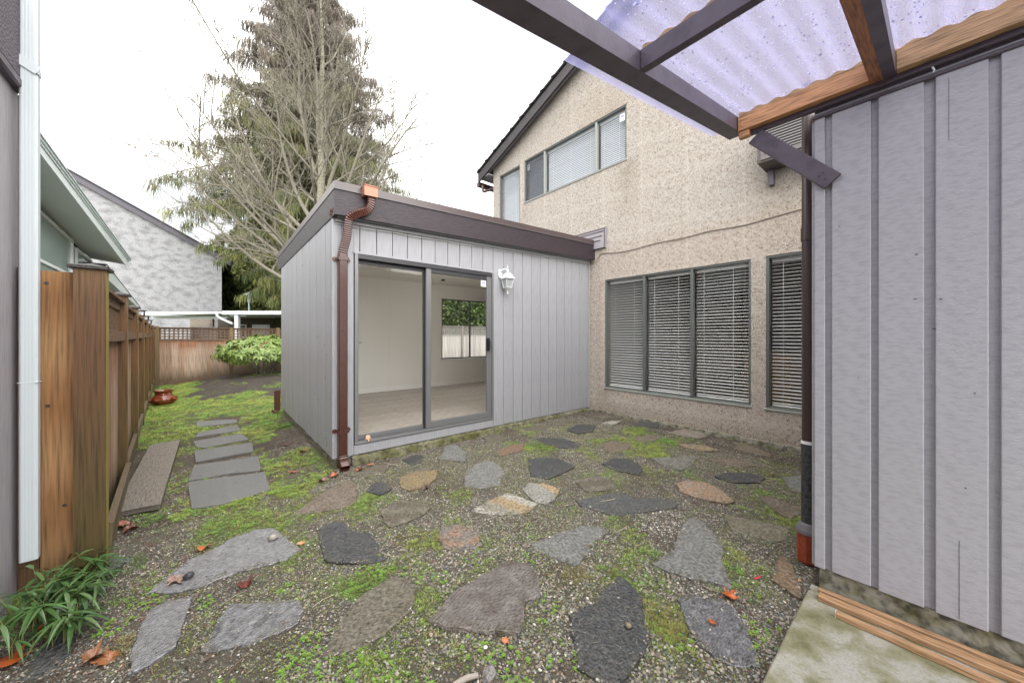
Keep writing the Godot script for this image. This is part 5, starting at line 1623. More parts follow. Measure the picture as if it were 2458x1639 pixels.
func bare_tree() -> void:
	var b := Vector3(-2.67, 0, -8.1)
	var o := thing("bare_tree", "leafless spreading tree with pale lichened bark, just behind the garden room", "tree", b)
	var wood := st()
	var twigs := st()
	var r := RandomNumberGenerator.new()
	r.seed = 77
	var trunk := [b + Vector3(0, -0.3, 0), b + Vector3(0.03, 2, 0.02), b + Vector3(-0.05, 4.2, 0), b + Vector3(0.03, 6.3, 0.05), b + Vector3(0.0, 8.2, 0), b + Vector3(0.06, 10.0, 0.05), b + Vector3(0.0, 12.5, 0)]
	tube(wood, trunk, [0.17, 0.14, 0.125, 0.105, 0.085, 0.06, 0.02], 9)
	obj("trunk", wood, M.bark_pale, o)
	var work := []
	# three leaders that fork off the trunk, and tiers of spreading limbs
	for q in [[5.2, 0.3, 1.25, 5.6, 0.07], [6.0, 3.4, 1.3, 5.5, 0.07], [6.9, 1.9, 1.35, 5.0, 0.06], [5.6, 5.0, 1.2, 5.0, 0.06]]:
		work.append([b + Vector3(0, q[0], 0), Vector3(cos(q[1]) * cos(q[2]), sin(q[2]), sin(q[1]) * cos(q[2])), q[3], q[4], 0])
	var n := 20
	for i in n:
		var h := lerpf(2.3, 10.5, pow(float(i) / n, 0.9))
		var a := i * 2.399 + r.randf_range(-0.3, 0.3)
		var el := lerpf(0.22, 0.95, float(i) / n) + r.randf_range(-0.12, 0.15)
		var ln := lerpf(5.2, 2.2, float(i) / n) * r.randf_range(0.8, 1.12)
		work.append([b + Vector3(0, h, 0), Vector3(cos(a) * cos(el), sin(el), sin(a) * cos(el)), ln, lerpf(0.055, 0.03, float(i) / n), 0])
	# the long limbs that reach over the yard to the left and over the roof to the right
	for q in [[2.6, 3.75, 0.42, 6.1], [3.2, 3.65, 0.62, 6.0], [3.0, 3.85, 0.52, 6.3], [4.2, 3.75, 0.75, 6.0], [4.6, 4.0, 0.95, 5.8], [4.0, 0.6, 0.65, 5.0], [4.4, 0.8, 0.85, 4.8], [3.7, 3.9, 0.85, 5.8], [2.9, 0.5, 0.42, 4.6], [2.4, 0.75, 0.2, 4.2], [3.4, 0.2, 0.6, 4.6]]:
		work.append([b + Vector3(0, q[0], 0), Vector3(cos(q[1]) * cos(q[2]), sin(q[2]), -sin(q[1] - PI) * cos(q[2]) if false else sin(q[1]) * cos(q[2])), q[3], 0.075, 0])
	var count := 0
	while work.size() > 0 and count < 40000:
		var w: Array = work.pop_back()
		var p: Vector3 = w[0]
		var d: Vector3 = w[1]
		var ln: float = w[2]
		var rd: float = w[3]
		var lv: int = w[4]
		count += 1
		var segs = [9, 6, 4, 2][lv]
		var pts := [p]
		var rs := [rd]
		var bend := Vector3(r.randf_range(-1, 1), r.randf_range(-0.2, 0.9), r.randf_range(-1, 1)) * (0.10 if lv < 2 else 0.18)
		for i in segs:
			d = (d + bend / segs * 2.2 + Vector3(r.randf_range(-1, 1), r.randf_range(-1, 1), r.randf_range(-1, 1)) * 0.09 + (Vector3(0, 0.05, 0) if lv == 0 else Vector3.ZERO)).normalized()
			p += d * ln / segs
			pts.append(p)
			rs.append(maxf([0.013, 0.009, 0.0065, 0.005][lv], rd * (1.0 - 0.86 * (i + 1) / segs)))
		tube(twigs, pts, rs, [6, 4, 3, 3][lv], Color.WHITE, false)
		if lv >= 3:
			continue
		var kids = [11, 7, 4][lv]
		for i in kids:
			var t = (i + r.randf_range(0.3, 1.0)) / kids
			t = clampf(t * 0.86 + 0.14, 0.0, 1.0)
			var seg := minf(t * segs, segs - 0.001)
			var q: Vector3 = (pts[int(seg)] as Vector3).lerp(pts[int(seg) + 1], seg - int(seg))
			var ax: Vector3 = ((pts[int(seg) + 1] as Vector3) - pts[int(seg)]).normalized()
			var sd := ax.cross(Vector3(r.randf_range(-1, 1), r.randf_range(-1, 1), r.randf_range(-1, 1))).normalized()
			var nd := (ax * r.randf_range(0.6, 1.1) + sd * 0.8 + Vector3(0, 0.12, 0)).normalized()
			work.append([q, nd, ln * [0.42, 0.46, 0.55][lv] * r.randf_range(0.6, 1.15) * (1.0 - 0.45 * t), maxf(0.0062, rd * 0.5 * (1.0 - 0.6 * t)), lv + 1])
	obj("branches", twigs, M.twig, o).set_meta("kind", "stuff")


func green_tree(called: String, label: String, cat: String, b: Vector3, h: float, rx: float, rz: float, c0: Color, c1: Color, n: int, low: float, cone: float, group := "") -> void:
	var o := thing(called, label, cat, b, group)
	var s := st()
	tube(s, [b + Vector3(0, -0.2, 0), b + Vector3(0, h * 0.9, 0)], [0.05 + h * 0.02, 0.02], 7)
	obj("trunk", s, M.bark, o)
	var xf := [[], []]
	var cols := [[], []]
	for i in n:
		var v := rng.randf()
		var y := lerpf(low, h, v)
		var k := pow(1.0 - v, 0.7) if cone > 0.5 else sqrt(maxf(0.0, 1.0 - pow(v * 2.0 - 1.0, 2.0) * 0.85))
		var a := rng.randf() * TAU
		var lump := 1.0 + 0.25 * n_mid.get_noise_3d(cos(a) * 60.0 + b.x * 20.0, y * 40.0, sin(a) * 60.0)
		var rr := pow(rng.randf(), 0.35) * k * lump
		var p := b + Vector3(cos(a) * rr * rx, y + rng.randf_range(-0.1, 0.1), sin(a) * rr * rz)
		var sc := rng.randf_range(0.8, 1.5) * (1.0 if h < 6.0 else 1.5)
		xf[i % 2].append(Transform3D(Basis(Vector3(rng.randf() - 0.5, 1, rng.randf() - 0.5).normalized(), rng.randf() * TAU).scaled(Vector3.ONE * sc), p))
		var c := c0.lerp(c1, clampf(0.5 + 0.8 * n_mid.get_noise_3d(p.x * 60.0, p.y * 60.0, p.z * 60.0) + rng.randf_range(-0.25, 0.25), 0, 1))
		cols[i % 2].append(c)
	for v in 2:
		many("crown", hang_spray(18, 0.035, 0.36, 700 + v) if cone > 0.5 else leaf_clump(16, 0.035, 0.17, 800 + v), M.leafy, xf[v], cols[v], o)


# ---------- plants ----------
func blade(s: SurfaceTool, p: Vector3, d: Vector3, l: float, w: float, droop: float, c0: Color, c1: Color, segs := 4, fold := 0.25) -> void:
	# a lance-shaped leaf with a folded midrib that bends down towards its tip
	var side := d.cross(Vector3.UP)
	side = side.normalized() if side.length() > 0.05 else Vector3.RIGHT
	var up := side.cross(d).normalized()
	var prev := []
	for i in segs + 1:
		var t := float(i) / segs
		var c := p + d * l * t - Vector3(0, droop * l * t * t, 0)
		var hw := w * (sin(PI * pow(t, 0.62)) if i < segs else 0.0)
		var row := [c + side * hw + up * hw * fold, c, c - side * hw + up * hw * fold]
		if i > 0:
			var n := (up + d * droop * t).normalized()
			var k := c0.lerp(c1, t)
			var n1 := (n - side * fold).normalized()
			var n2 := (n + side * fold).normalized()
			tri(s, prev[0], row[0], row[1], n1, n1, n1, k, k, k)
			tri(s, prev[0], row[1], prev[1], n1, n1, n1, k, k, k)
			tri(s, prev[1], row[1], row[2], n2, n2, n2, k, k, k)
			tri(s, prev[1], row[2], prev[2], n2, n2, n2, k, k, k)
		prev = row


func bamboo() -> void:
	var o := thing("bamboo_clump", "low clump of glossy dark green bamboo at the foot of the white downspout", "bamboo", Vector3(-6.0, -0.14, 0.95))
	var mesh := []
	for k in 4:
		var s := st()
		var c = [Color(0.035, 0.085, 0.02), Color(0.05, 0.12, 0.03), Color(0.025, 0.06, 0.018), Color(0.085, 0.15, 0.05)][k]
		blade(s, Vector3.ZERO, Vector3(0, 0.15, 1).normalized(), 0.125, 0.0085, 0.45 + 0.1 * k, c, c.lerp(Color(0.1, 0.17, 0.06), 0.3), 6)
		mesh.append(s.commit())
	var m := mat(L(1, 1, 1), 0.28, {"vc": true, "back": Color(0.25, 0.3, 0.1)})
	for i in 54:
		var f := Vector3(rng.randf_range(-6.14, -5.86), 0, rng.randf_range(0.80, 1.20))
		if i > 40:
			f = Vector3(rng.randf_range(-6.02, -5.82), 0, rng.randf_range(0.64, 0.8))
		f.y = g(f.x, f.z)
		var lean := Vector3(rng.randf_range(-0.25, 0.45), 1.0, rng.randf_range(-0.3, 0.4)).normalized()
		var h := rng.randf_range(0.10, 0.27)
		var tip := f + lean * h
		var s := st()
		tube(s, [f, f + Vector3(0, h * 0.5, 0), tip], [0.0026, 0.0022, 0.0014], 5, Color(0.16, 0.17, 0.05))
		obj("stem", s, M.tint, o)
		var n := 5 + rng.randi() % 3
		var ph := rng.randf() * TAU
		for k in n:
			var a := ph + TAU * k / n * 0.8
			var bs := Basis(Vector3.UP, a) * Basis(Vector3.RIGHT, rng.randf_range(-0.35, 0.5))
			inst("leaf", mesh[rng.randi() % 4], m, Transform3D(bs.scaled(Vector3.ONE * rng.randf_range(0.85, 1.3)), tip - lean * h * 0.25 * rng.randf()), o)


func shrub() -> void:
	var b := Vector3(-4.0, 0.02, -9.65)
	var o := thing("rhododendron", "broad yellow green rhododendron bush in front of the far fence", "shrub", b)
	var s := st()
	for i in 14:
		var a := rng.randf() * TAU
		tube(s, smooth_path([b + Vector3(rng.randf_range(-0.2, 0.2), -0.05, rng.randf_range(-0.2, 0.2)), b + Vector3(cos(a) * 0.35, 0.4, sin(a) * 0.25), b + Vector3(cos(a) * 0.9, 0.85, sin(a) * 0.55)], 3), [0.03, 0.027, 0.024, 0.02, 0.017, 0.014, 0.01], 5)
	obj("stems", s, M.bark, o).set_meta("kind", "stuff")
	var mesh := []
	for k in 4:
		s = st()
		var r := RandomNumberGenerator.new()
		r.seed = 50 + k
		for i in 10:
			var a := TAU * i / 10 * 1.0 + r.randf_range(-0.2, 0.2)
			var el := r.randf_range(-0.45, 0.55)
			var c = [Color(0.14, 0.215, 0.04), Color(0.185, 0.26, 0.055), Color(0.085, 0.15, 0.03), Color(0.22, 0.29, 0.08)][(k + i) % 4]
			blade(s, Vector3.ZERO, Vector3(cos(a) * cos(el), sin(el), sin(a) * cos(el)), r.randf_range(0.11, 0.16), 0.026, 0.3, c, c.lerp(Color(0.3, 0.4, 0.12), 0.3), 4, 0.2)
		mesh.append(s.commit())
	var m := mat(L(1, 1, 1), 0.42, {"vc": true, "back": Color(0.3, 0.36, 0.1)})
	for i in 290:
		var a := rng.randf() * TAU
		var v := rng.randf()
		var el := asin(lerpf(-0.62, 1.0, v))
		var k := 1.0 - 0.25 * rng.randf() * rng.randf()
		var d := Vector3(cos(a) * cos(el) * 1.25, (0.55 if el > 0.0 else 0.40) * sin(el), sin(a) * cos(el) * 0.8) * k
		var lump := 1.0 + 0.16 * n_mid.get_noise_2d(a * 80.0, v * 160.0)
		var p := b + Vector3(0, 0.84, 0) + d * lump
		var out := Vector3(d.x / 1.5, d.y * 2.0 + 0.35, d.z).normalized()
		var q := Quaternion(Vector3.UP, out) if out.y > -0.99 else Quaternion()
		inst("leaf_whorl", mesh[i % 4], m, Transform3D(Basis(q) * Basis(Vector3.UP, rng.randf() * TAU).scaled(Vector3.ONE * rng.randf_range(1.0, 1.45)), p), o)


func pot() -> void:
	var b := Vector3(-6.13, g(-6.13, -6.45) - 0.03, -6.45)
	var o := thing("clay_pot", "glazed red brown strawberry pot with side pockets, by the left fence", "pot", b)
	var s := st()
	lathe(s, [Vector2(0.11, 0.0), Vector2(0.15, 0.04), Vector2(0.195, 0.11), Vector2(0.20, 0.16), Vector2(0.175, 0.215), Vector2(0.14, 0.25), Vector2(0.135, 0.29), Vector2(0.16, 0.325), Vector2(0.165, 0.345), Vector2(0.15, 0.345), Vector2(0.125, 0.29), Vector2(0.0, 0.27)], b, 24)
	obj("body", s, M.pot, o)
	for k in 5:
		var a := TAU * k / 5 + 0.6
		var d := Vector3(cos(a), 0, sin(a))
		s = st()
		tube(s, [b + d * 0.16 + Vector3(0, 0.10, 0), b + d * 0.205 + Vector3(0, 0.14, 0), b + d * 0.225 + Vector3(0, 0.18, 0)], [0.03, 0.05, 0.058], 10)
		obj("pocket", s, M.pot, o)
	s = st()
	lathe(s, [Vector2(0.0, 0.285), Vector2(0.12, 0.283)], b, 12)
	obj("soil", s, mat(L(0.03, 0.022, 0.015), 0.9), o)


func leaf_mesh(seed_n: int, curl: float) -> ArrayMesh:
	# a five-lobed maple leaf, curled as it dried
	var r := RandomNumberGenerator.new()
	r.seed = seed_n
	var s := st()
	var p := []
	var lobes := [[0.0, 1.0], [1.0, 0.86], [2.05, 0.55], [-1.0, 0.86], [-2.05, 0.55]]
	for i in 60:
		var a := -PI + TAU * i / 60.0
		var rad := 0.5
		for l in lobes:
			var da: float = absf(angle_difference(a, l[0]))
			rad = maxf(rad, l[1] * maxf(0.0, 1.0 - da / 0.62) * (1.0 + 0.10 * sin(da * 30.0)))
		rad *= 1.0 + r.randf_range(-0.05, 0.05)
		p.append(Vector2(sin(a), cos(a)) * rad)
	var h := func(v: Vector2) -> float: return curl * (v.length_squared() * 0.35 + 0.16 * sin(v.x * 5.0 + seed_n) + 0.12 * sin(v.y * 6.0 + seed_n * 2.0) + 0.12 * absf(v.x))
	var c0 := Color.WHITE
	for i in 60:
		var a: Vector2 = p[i]
		var b: Vector2 = p[(i + 1) % 60]
		for k in 3:
			var t0 := k / 3.0
			var t1 := (k + 1) / 3.0
			var q := [a * t0, b * t0, b * t1, a * t1].map(func(v): return Vector3(v.x, h.call(v), v.y))
			var n: Vector3 = (q[2] - q[0]).cross(q[3] - q[0])
			if n.length() < 1e-9:
				continue
			n = n.normalized()
			if n.y < 0: n = -n
			var d0 := c0.darkened(0.25 * t0) if i % 2 else c0
			face(s, [q[0], q[1], q[2], q[3]] if k > 0 else [q[0], q[2], q[3]], n, d0)
	tube(s, [Vector3(0, 0.0, -0.2), Vector3(0.05, 0.03, -0.6), Vector3(0.12, 0.02, -1.0)], [0.02, 0.016, 0.014], 4, Color(0.6, 0.5, 0.4))
	return s.commit()


func fallen_leaves() -> void:
	var meshes := []
	for k in 4:
		meshes.append(leaf_mesh(k + 1, [0.35, 0.7, 0.5, 0.9][k]))
	var q := [
		[-3.04, 3.14, 0.062, Color(0.42, 0.10, 0.022), 1.2, 1, "curled orange brown leaf between the pale scuffed flagstone and the slab"],
		[-3.32, 3.155, 0.03, Color(0.42, 0.11, 0.035), 2.4, 0, "small orange leaf lying on the silver streaked flagstone"],
		[-5.49, 1.01, 0.075, Color(0.28, 0.17, 0.13), 0.4, 2, "faded pinkish leaf on the tip of the bow shaped flagstone"],
		[-5.17, 1.31, 0.075, Color(0.12, 0.028, 0.022), 1.5, 1, "wet wine red leaf below the bow shaped flagstone"],
		[-5.97, 1.0, 0.10, Color(0.40, 0.11, 0.028), 0.7, 2, "orange leaf on the dark strip under the bamboo"],
		[-6.06, 1.17, 0.095, Color(0.38, 0.09, 0.02), 2.9, 0, "bright orange leaf at the lower left corner"],
		[-5.76, 1.40, 0.085, Color(0.24, 0.10, 0.045), 1.9, 3, "big crumpled brown leaf by the narrow lilac flagstone"],
		[-5.70, 1.45, 0.07, Color(0.30, 0.12, 0.05), 4.4, 2, "paler crumpled leaf overlapping the big brown one"],
		[-5.86, -0.02, 0.085, Color(0.20, 0.052, 0.024), 0.2, 1, "dark red leaf tucked under the end of the grey plank"],
		[-5.80, 0.10, 0.075, Color(0.14, 0.045, 0.025), 2.0, 3, "maroon leaf lying just in front of the grey plank"],
		[-4.84, 1.11, 0.04, Color(0.50, 0.24, 0.12), 0.9, 0, "small pale orange leaf at the right end of the bow shaped flagstone"],
		[-5.37, 0.73, 0.06, Color(0.36, 0.12, 0.035), 1.1, 1, "rusty orange leaf above the bow shaped flagstone"],
		[-4.21, 2.56, 0.03, Color(0.52, 0.16, 0.06), 0.3, 0, "tiny orange leaf at the front edge of the flaky flagstone"],
		[-4.15, 0.22, 0.06, Color(0.26, 0.085, 0.03), 2.2, 3, "brown leaf against the downpipe's kickout"],
		[-4.02, 0.16, 0.055, Color(0.45, 0.20, 0.08), 0.6, 2, "tan leaf right of the downpipe's foot"],
		[-4.38, 0.19, 0.065, Color(0.33, 0.10, 0.045), 3.3, 1, "orange red leaf left of the downpipe's foot"],
		[-4.50, 0.22, 0.06, Color(0.20, 0.085, 0.09), 1.0, 3, "purplish leaf on the grass by the downpipe"],
		[-2.585, 3.36, 0.026, Color(0.55, 0.32, 0.16), 2.7, 0, "pale tan leaf on the pointed brown flagstone by the slab"],
		[-4.68, -0.20, 0.06, Color(0.30, 0.095, 0.05), 0.2, 2, "reddish leaf at the edge of the grass beside the garden room"],
		[-3.79, 0.96, 0.055, Color(0.085, 0.03, 0.028), 1.6, 3, "dark maroon leaf below the mustard yellow flagstone"],
		[-4.48, -0.82, 0.06, Color(0.30, 0.09, 0.03), 2.6, 1, "orange leaf in the litter along the garden room's side"],
		[-4.60, -1.25, 0.055, Color(0.16, 0.06, 0.03), 0.9, 2, "brown leaf farther along the garden room's side"],
	]
	for e in q:
		var y := g(e[0], e[1]) + (0.022 if on_stone(e[0], e[1]) else 0.012)
		var o := inst("maple_leaf", meshes[e[5]], _leaf_mat(e[3]), Transform3D(Basis(Vector3.UP, e[4]) * Basis(Vector3.RIGHT, 0.12 * sin(e[4] * 3.0)).scaled(Vector3.ONE * e[2]), Vector3(e[0], y, e[1])))
		tag(o, e[6], "leaf", "fallen maple leaves")
	var y2 := Vector3(-3.985, 0.262, 0.0)
	var o2 := inst("maple_leaf", meshes[0], _leaf_mat(Color(0.60, 0.34, 0.20)), Transform3D(Basis(Vector3.RIGHT, 1.15).scaled(Vector3.ONE * 0.05), y2))
	tag(o2, "pale tan leaf stuck on the sliding door's sill", "leaf", "fallen maple leaves")


func _leaf_mat(c: Color) -> StandardMaterial3D:
	return mat(c, 0.3, {"vc": true, "back": Color(0.2, 0.1, 0.05)})


# ---------- ground ----------
func relief(x: float, z: float) -> float:
	return 0.012 * n_mid.get_noise_2d(x * 90.0, z * 90.0) + 0.006 * n_fine.get_noise_2d(x * 90.0, z * 90.0)


func far_lift(x: float, z: float) -> float:
	# the yard rises a little towards the right of the far fence
	return 0.16 * smoothstep(-5.0, -10.5, z) * smoothstep(-7.0, -4.2, x) if z < -5.0 else 0.0


func gy(x: float, z: float) -> float:
	return g(x, z) + far_lift(x, z)


func steps(list: Array) -> Array:
	var r := []
	for q in list:
		var v: float = q[0]
		while v < q[1] - 1e-4:
			r.append(v)
			v += q[2]
	r.append(list[-1][1])
	return r


func ground() -> void:
	var xs := steps([[-260.0, -60.0, 100.0], [-60.0, -12.0, 12.0], [-12.0, -7.0, 0.5], [-7.0, 0.2, 0.06], [0.2, 8.0, 1.3], [8.0, 20.0, 4.0], [20.0, 260.0, 80.0]])
	var zs := steps([[-260.0, -60.0, 100.0], [-60.0, -14.0, 5.75], [-14.0, -3.0, 0.14], [-3.0, 4.0, 0.06], [4.0, 10.0, 0.6], [10.0, 60.0, 10.0], [60.0, 260.0, 100.0]])
	var nx := xs.size()
	var v := PackedVector3Array()
	var nn := PackedVector3Array()
	var cc := PackedColorArray()
	for z in zs:
		for x in xs:
			var inside: bool = (x > -4.28 and z < -0.08 and z > -3.3) or (x > 0.25 and z > -2.7 and z < 6.0) or (x > -2.5 and z > 3.5)
			var y := gy(x, z) + relief(x, z) - (0.5 if inside else 0.0)
			if z > 3.43 and x < -2.5:
				y -= 0.12
			v.append(Vector3(x, y, z))
			var e := 0.02
			var dx := (relief(x + e, z) - relief(x - e, z)) / (2 * e)
			var dz := (relief(x, z + e) - relief(x, z - e)) / (2 * e)
			nn.append(Vector3(-dx, 1, -dz).normalized())
			var gr := grassy(x, z)
			var soil := Color(0.15, 0.122, 0.09).lerp(Color(0.09, 0.07, 0.052), clampf(0.5 + n_mid.get_noise_2d(x * 50.0, z * 50.0), 0, 1))
			if z > 0.2:
				soil = soil.lerp(Color(0.18, 0.162, 0.122), 0.6)
			if z < -6.0:
				soil = soil.lerp(Color(0.058, 0.046, 0.042), 0.7)
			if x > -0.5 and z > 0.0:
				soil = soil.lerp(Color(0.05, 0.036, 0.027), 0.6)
			cc.append(soil.lerp(Color(0.13, 0.165, 0.04), smoothstep(0.3, 0.75, gr) * 0.85))
	var idx := PackedInt32Array()
	for j in zs.size() - 1:
		for i in nx - 1:
			var a := j * nx + i
			idx.append_array([a, a + 1, a + nx + 1, a, a + nx + 1, a + nx])
	var arr := []
	arr.resize(Mesh.ARRAY_MAX)
	arr[Mesh.ARRAY_VERTEX] = v
	arr[Mesh.ARRAY_NORMAL] = nn
	arr[Mesh.ARRAY_COLOR] = cc
	arr[Mesh.ARRAY_INDEX] = idx
	var me := ArrayMesh.new()
	me.add_surface_from_arrays(Mesh.PRIMITIVE_TRIANGLES, arr)
	tag(inst("ground", me, M.ground, Transform3D()), "damp soil and gravel ground of the yard", "ground", "", "structure")


# ---------- flagstones ----------
func stone_color(tint: String, p: Vector2, k: float) -> Color:
	var n := n_mid.get_noise_2d(p.x * 260.0 + k * 50.0, p.y * 260.0)
	var f := n_fine.get_noise_2d(p.x * 500.0, p.y * 500.0 + k * 30.0)
	var c := Color(0.1, 0.1, 0.1)
	match tint:
		"dark": c = Color(0.050, 0.053, 0.057).lerp(Color(0.078, 0.078, 0.076), n + 0.5)
		"dark2": c = Color(0.066, 0.068, 0.070).lerp(Color(0.092, 0.094, 0.088), n + 0.5)
		"grey": c = Color(0.150, 0.150, 0.142).lerp(Color(0.185, 0.183, 0.170), n + 0.5)
		"greyband": c = Color(0.135, 0.13, 0.115).lerp(Color(0.19, 0.185, 0.16), 0.5 + 0.5 * sin(p.y * 60.0 + p.x * 22.0 + n * 5.0))
		"wet": c = Color(0.23, 0.225, 0.24).lerp(Color(0.18, 0.175, 0.178), n + 0.5)
		"streak": c = Color(0.105, 0.103, 0.108).lerp(Color(0.16, 0.158, 0.165), 0.5 + 0.5 * sin((p.x * 0.5 + p.y) * 110.0 + n * 9.0))
		"rough": c = Color(0.155, 0.13, 0.115).lerp(Color(0.21, 0.19, 0.175), n + 0.5)
		"rust": c = Color(0.17, 0.145, 0.125).lerp(Color(0.30, 0.16, 0.075), clampf(n * 1.6 + 0.35, 0, 1))
		"rustbright": c = Color(0.22, 0.105, 0.05).lerp(Color(0.17, 0.12, 0.08), clampf(n + 0.4, 0, 1))
		"olive": c = Color(0.115, 0.098, 0.068).lerp(Color(0.145, 0.13, 0.10), n + 0.5)
		"brown": c = Color(0.135, 0.102, 0.073).lerp(Color(0.165, 0.135, 0.105), n + 0.5)
		"tanbrown": c = Color(0.20, 0.135, 0.08).lerp(Color(0.16, 0.12, 0.085), n + 0.5)
		"khaki": c = Color(0.165, 0.145, 0.10).lerp(Color(0.19, 0.175, 0.13), n + 0.5)
		"yellow": c = Color(0.25, 0.165, 0.055).lerp(Color(0.20, 0.145, 0.07), n + 0.5)
		"tan": c = Color(0.32, 0.185, 0.09).lerp(Color(0.30, 0.22, 0.15), clampf(n * 1.5 + 0.5, 0, 1))
		"pale": c = Color(0.33, 0.31, 0.27)
		"pale2": c = Color(0.17, 0.145, 0.12).lerp(Color(0.24, 0.21, 0.17), 0.5 + 0.5 * sin(p.x * 45.0 + n * 4.0))
		"band": c = Color(0.10, 0.086, 0.06).lerp(Color(0.17, 0.155, 0.12), pow(0.5 + 0.5 * sin((p.y * 0.8 - p.x * 0.5) * 34.0 + n * 3.0), 3.0))
		"band2": c = Color(0.17, 0.13, 0.09).lerp(Color(0.30, 0.23, 0.14), 0.5 + 0.5 * sin((p.y + p.x * 0.3) * 70.0 + n * 4.0))
		"striped", "striped2":
			var t := (p.x * 0.93 - p.y * 0.36) * 8.0 + n * 0.4
			var band := [Color(0.36, 0.27, 0.15), Color(0.42, 0.40, 0.35), Color(0.22, 0.21, 0.18), Color(0.40, 0.25, 0.11), Color(0.45, 0.42, 0.36), Color(0.27, 0.25, 0.20)]
			var i := int(floor(t))
			c = (band[posmod(i, 6)] as Color).lerp(band[posmod(i + 1, 6)], smoothstep(0.6, 1.0, t - i))
			if tint == "striped2":
				c = Color(0.25, 0.245, 0.22).lerp(Color(0.36, 0.25, 0.13), smoothstep(-2.96, -2.90, p.x))
	var s := (1.0 + 0.28 * f) * (1.45 if tint not in ["dark", "wet", "striped"] else 1.2)
	if tint in ["tan", "rust", "rustbright", "yellow"]:
		var lum := c.get_luminance()
		c = c.lerp(Color(lum, lum, lum), 0.22)
	return Color(c.r * s, c.g * s, c.b * s)


func slab_mesh(poly: PackedVector2Array, tint: String, k: float, lift: float, thick: float, cut := 0.024, wob := 0.007) -> ArrayMesh:
	var amp := 0.0035
	if tint in ["rough", "streak"]: amp = 0.010
	if tint in ["band2", "striped"]: amp = 0.006
	if tint == "paver": amp = 0.0012
	var h := func(p: Vector2) -> float:
		var v := n_mid.get_noise_2d(p.x * 190.0 + k * 77.0, p.y * 190.0)
		if tint == "rough":
			v = floor(v * 4.0 + 0.7 * n_fine.get_noise_2d(p.x * 300.0, p.y * 300.0)) / 4.0
		elif tint == "streak":
			v = sin((p.x * 0.5 + p.y) * 110.0 + v * 7.0) * 0.35
		return gy(p.x, p.y) + lift + amp * v
	var edge := PackedVector2Array()
	var m := poly.size()
	for i in m:
		var a := poly[i]
		var b := poly[(i + 1) % m]
		var nrm := (b - a).orthogonal().normalized()
		var n := maxi(1, int(a.distance_to(b) / cut))
		for j in n:
			var p := a.lerp(b, float(j) / n)
			edge.append(p + nrm * wob * n_fine.get_noise_2d(p.x * 700.0, p.y * 700.0) * 2.0)
	var pts := edge.duplicate()
	var inner := Geometry2D.offset_polygon(edge, -cut * 0.55)
	var deep := Geometry2D.offset_polygon(edge, -0.03)
	var lo := edge[0]
	var hi := edge[0]
	for p in edge:
		lo = lo.min(p)
		hi = hi.max(p)
	var r := RandomNumberGenerator.new()
	r.seed = int(k * 13) + 5
	var y := lo.y
	while y < hi.y:
		var x := lo.x
		while x < hi.x:
			var p := Vector2(x, y) + Vector2(r.randf() - 0.5, r.randf() - 0.5) * cut * 0.5
			for q in inner:
				if Geometry2D.is_point_in_polygon(p, q):
					pts.append(p)
					break
			x += cut
		y += cut
	var del := Geometry2D.triangulate_delaunay(pts)
	var s := st()
	var pos := []
	var nor := []
	var col := []
	for i in pts.size():
		var p := pts[i]
		var e := 0.006
		var drop := 0.004 if i < edge.size() else 0.0
		pos.append(Vector3(p.x, h.call(p) - drop, p.y))
		nor.append(Vector3(-(h.call(p + Vector2(e, 0)) - h.call(p - Vector2(e, 0))) / (2 * e), 1, -(h.call(p + Vector2(0, e)) - h.call(p - Vector2(0, e))) / (2 * e)).normalized())
		var cl := stone_color(tint, p, k) if tint != "paver" else Color.WHITE
		var rim := true
		for q in deep:
			if Geometry2D.is_point_in_polygon(p, q): rim = false
		if rim and tint != "paver":
			cl = cl.lerp(Color(0.13, 0.115, 0.07), clampf(0.05 + 1.2 * n_mid.get_noise_2d(p.x * 240.0, p.y * 240.0 + 31.0), 0.0, 0.7))
		col.append(cl)
	for i in del.size() / 3:
		var a := del[i * 3]
		var b := del[i * 3 + 1]
		var c := del[i * 3 + 2]
		if Geometry2D.is_point_in_polygon((pts[a] + pts[b] + pts[c]) / 3.0, edge):
			tri(s, pos[a], pos[b], pos[c], nor[a], nor[b], nor[c], col[a], col[b], col[c])
	var mid := Vector2.ZERO
	for p in edge:
		mid += p / edge.size()
	var ne := edge.size()
	for i in ne:
		var j := (i + 1) % ne
		var out := Vector3(edge[i].x + edge[j].x - 2 * mid.x, 0, edge[i].y + edge[j].y - 2 * mid.y).normalized()
		var sd = (pos[j] as Vector3) - pos[i]
		var n = sd.cross(Vector3.UP).normalized()
		if n.dot(out) < 0: n = -n
		var o = n * 0.003
		var dn := Vector3(0, -thick, 0)
		var ca: Color = (col[i] as Color) * (0.9 if tint != "rough" else 1.15)
		quadc(s, pos[i], pos[j], pos[j] + o + Vector3(0, -0.004, 0), pos[i] + o + Vector3(0, -0.004, 0), (n + Vector3.UP).normalized(), ca, ca, ca, ca)
		quadc(s, pos[i] + o + Vector3(0, -0.004, 0), pos[j] + o + Vector3(0, -0.004, 0), pos[j] + o * 0.3 + dn, pos[i] + o * 0.3 + dn, n, ca, ca, ca, ca)
	return s.commit()


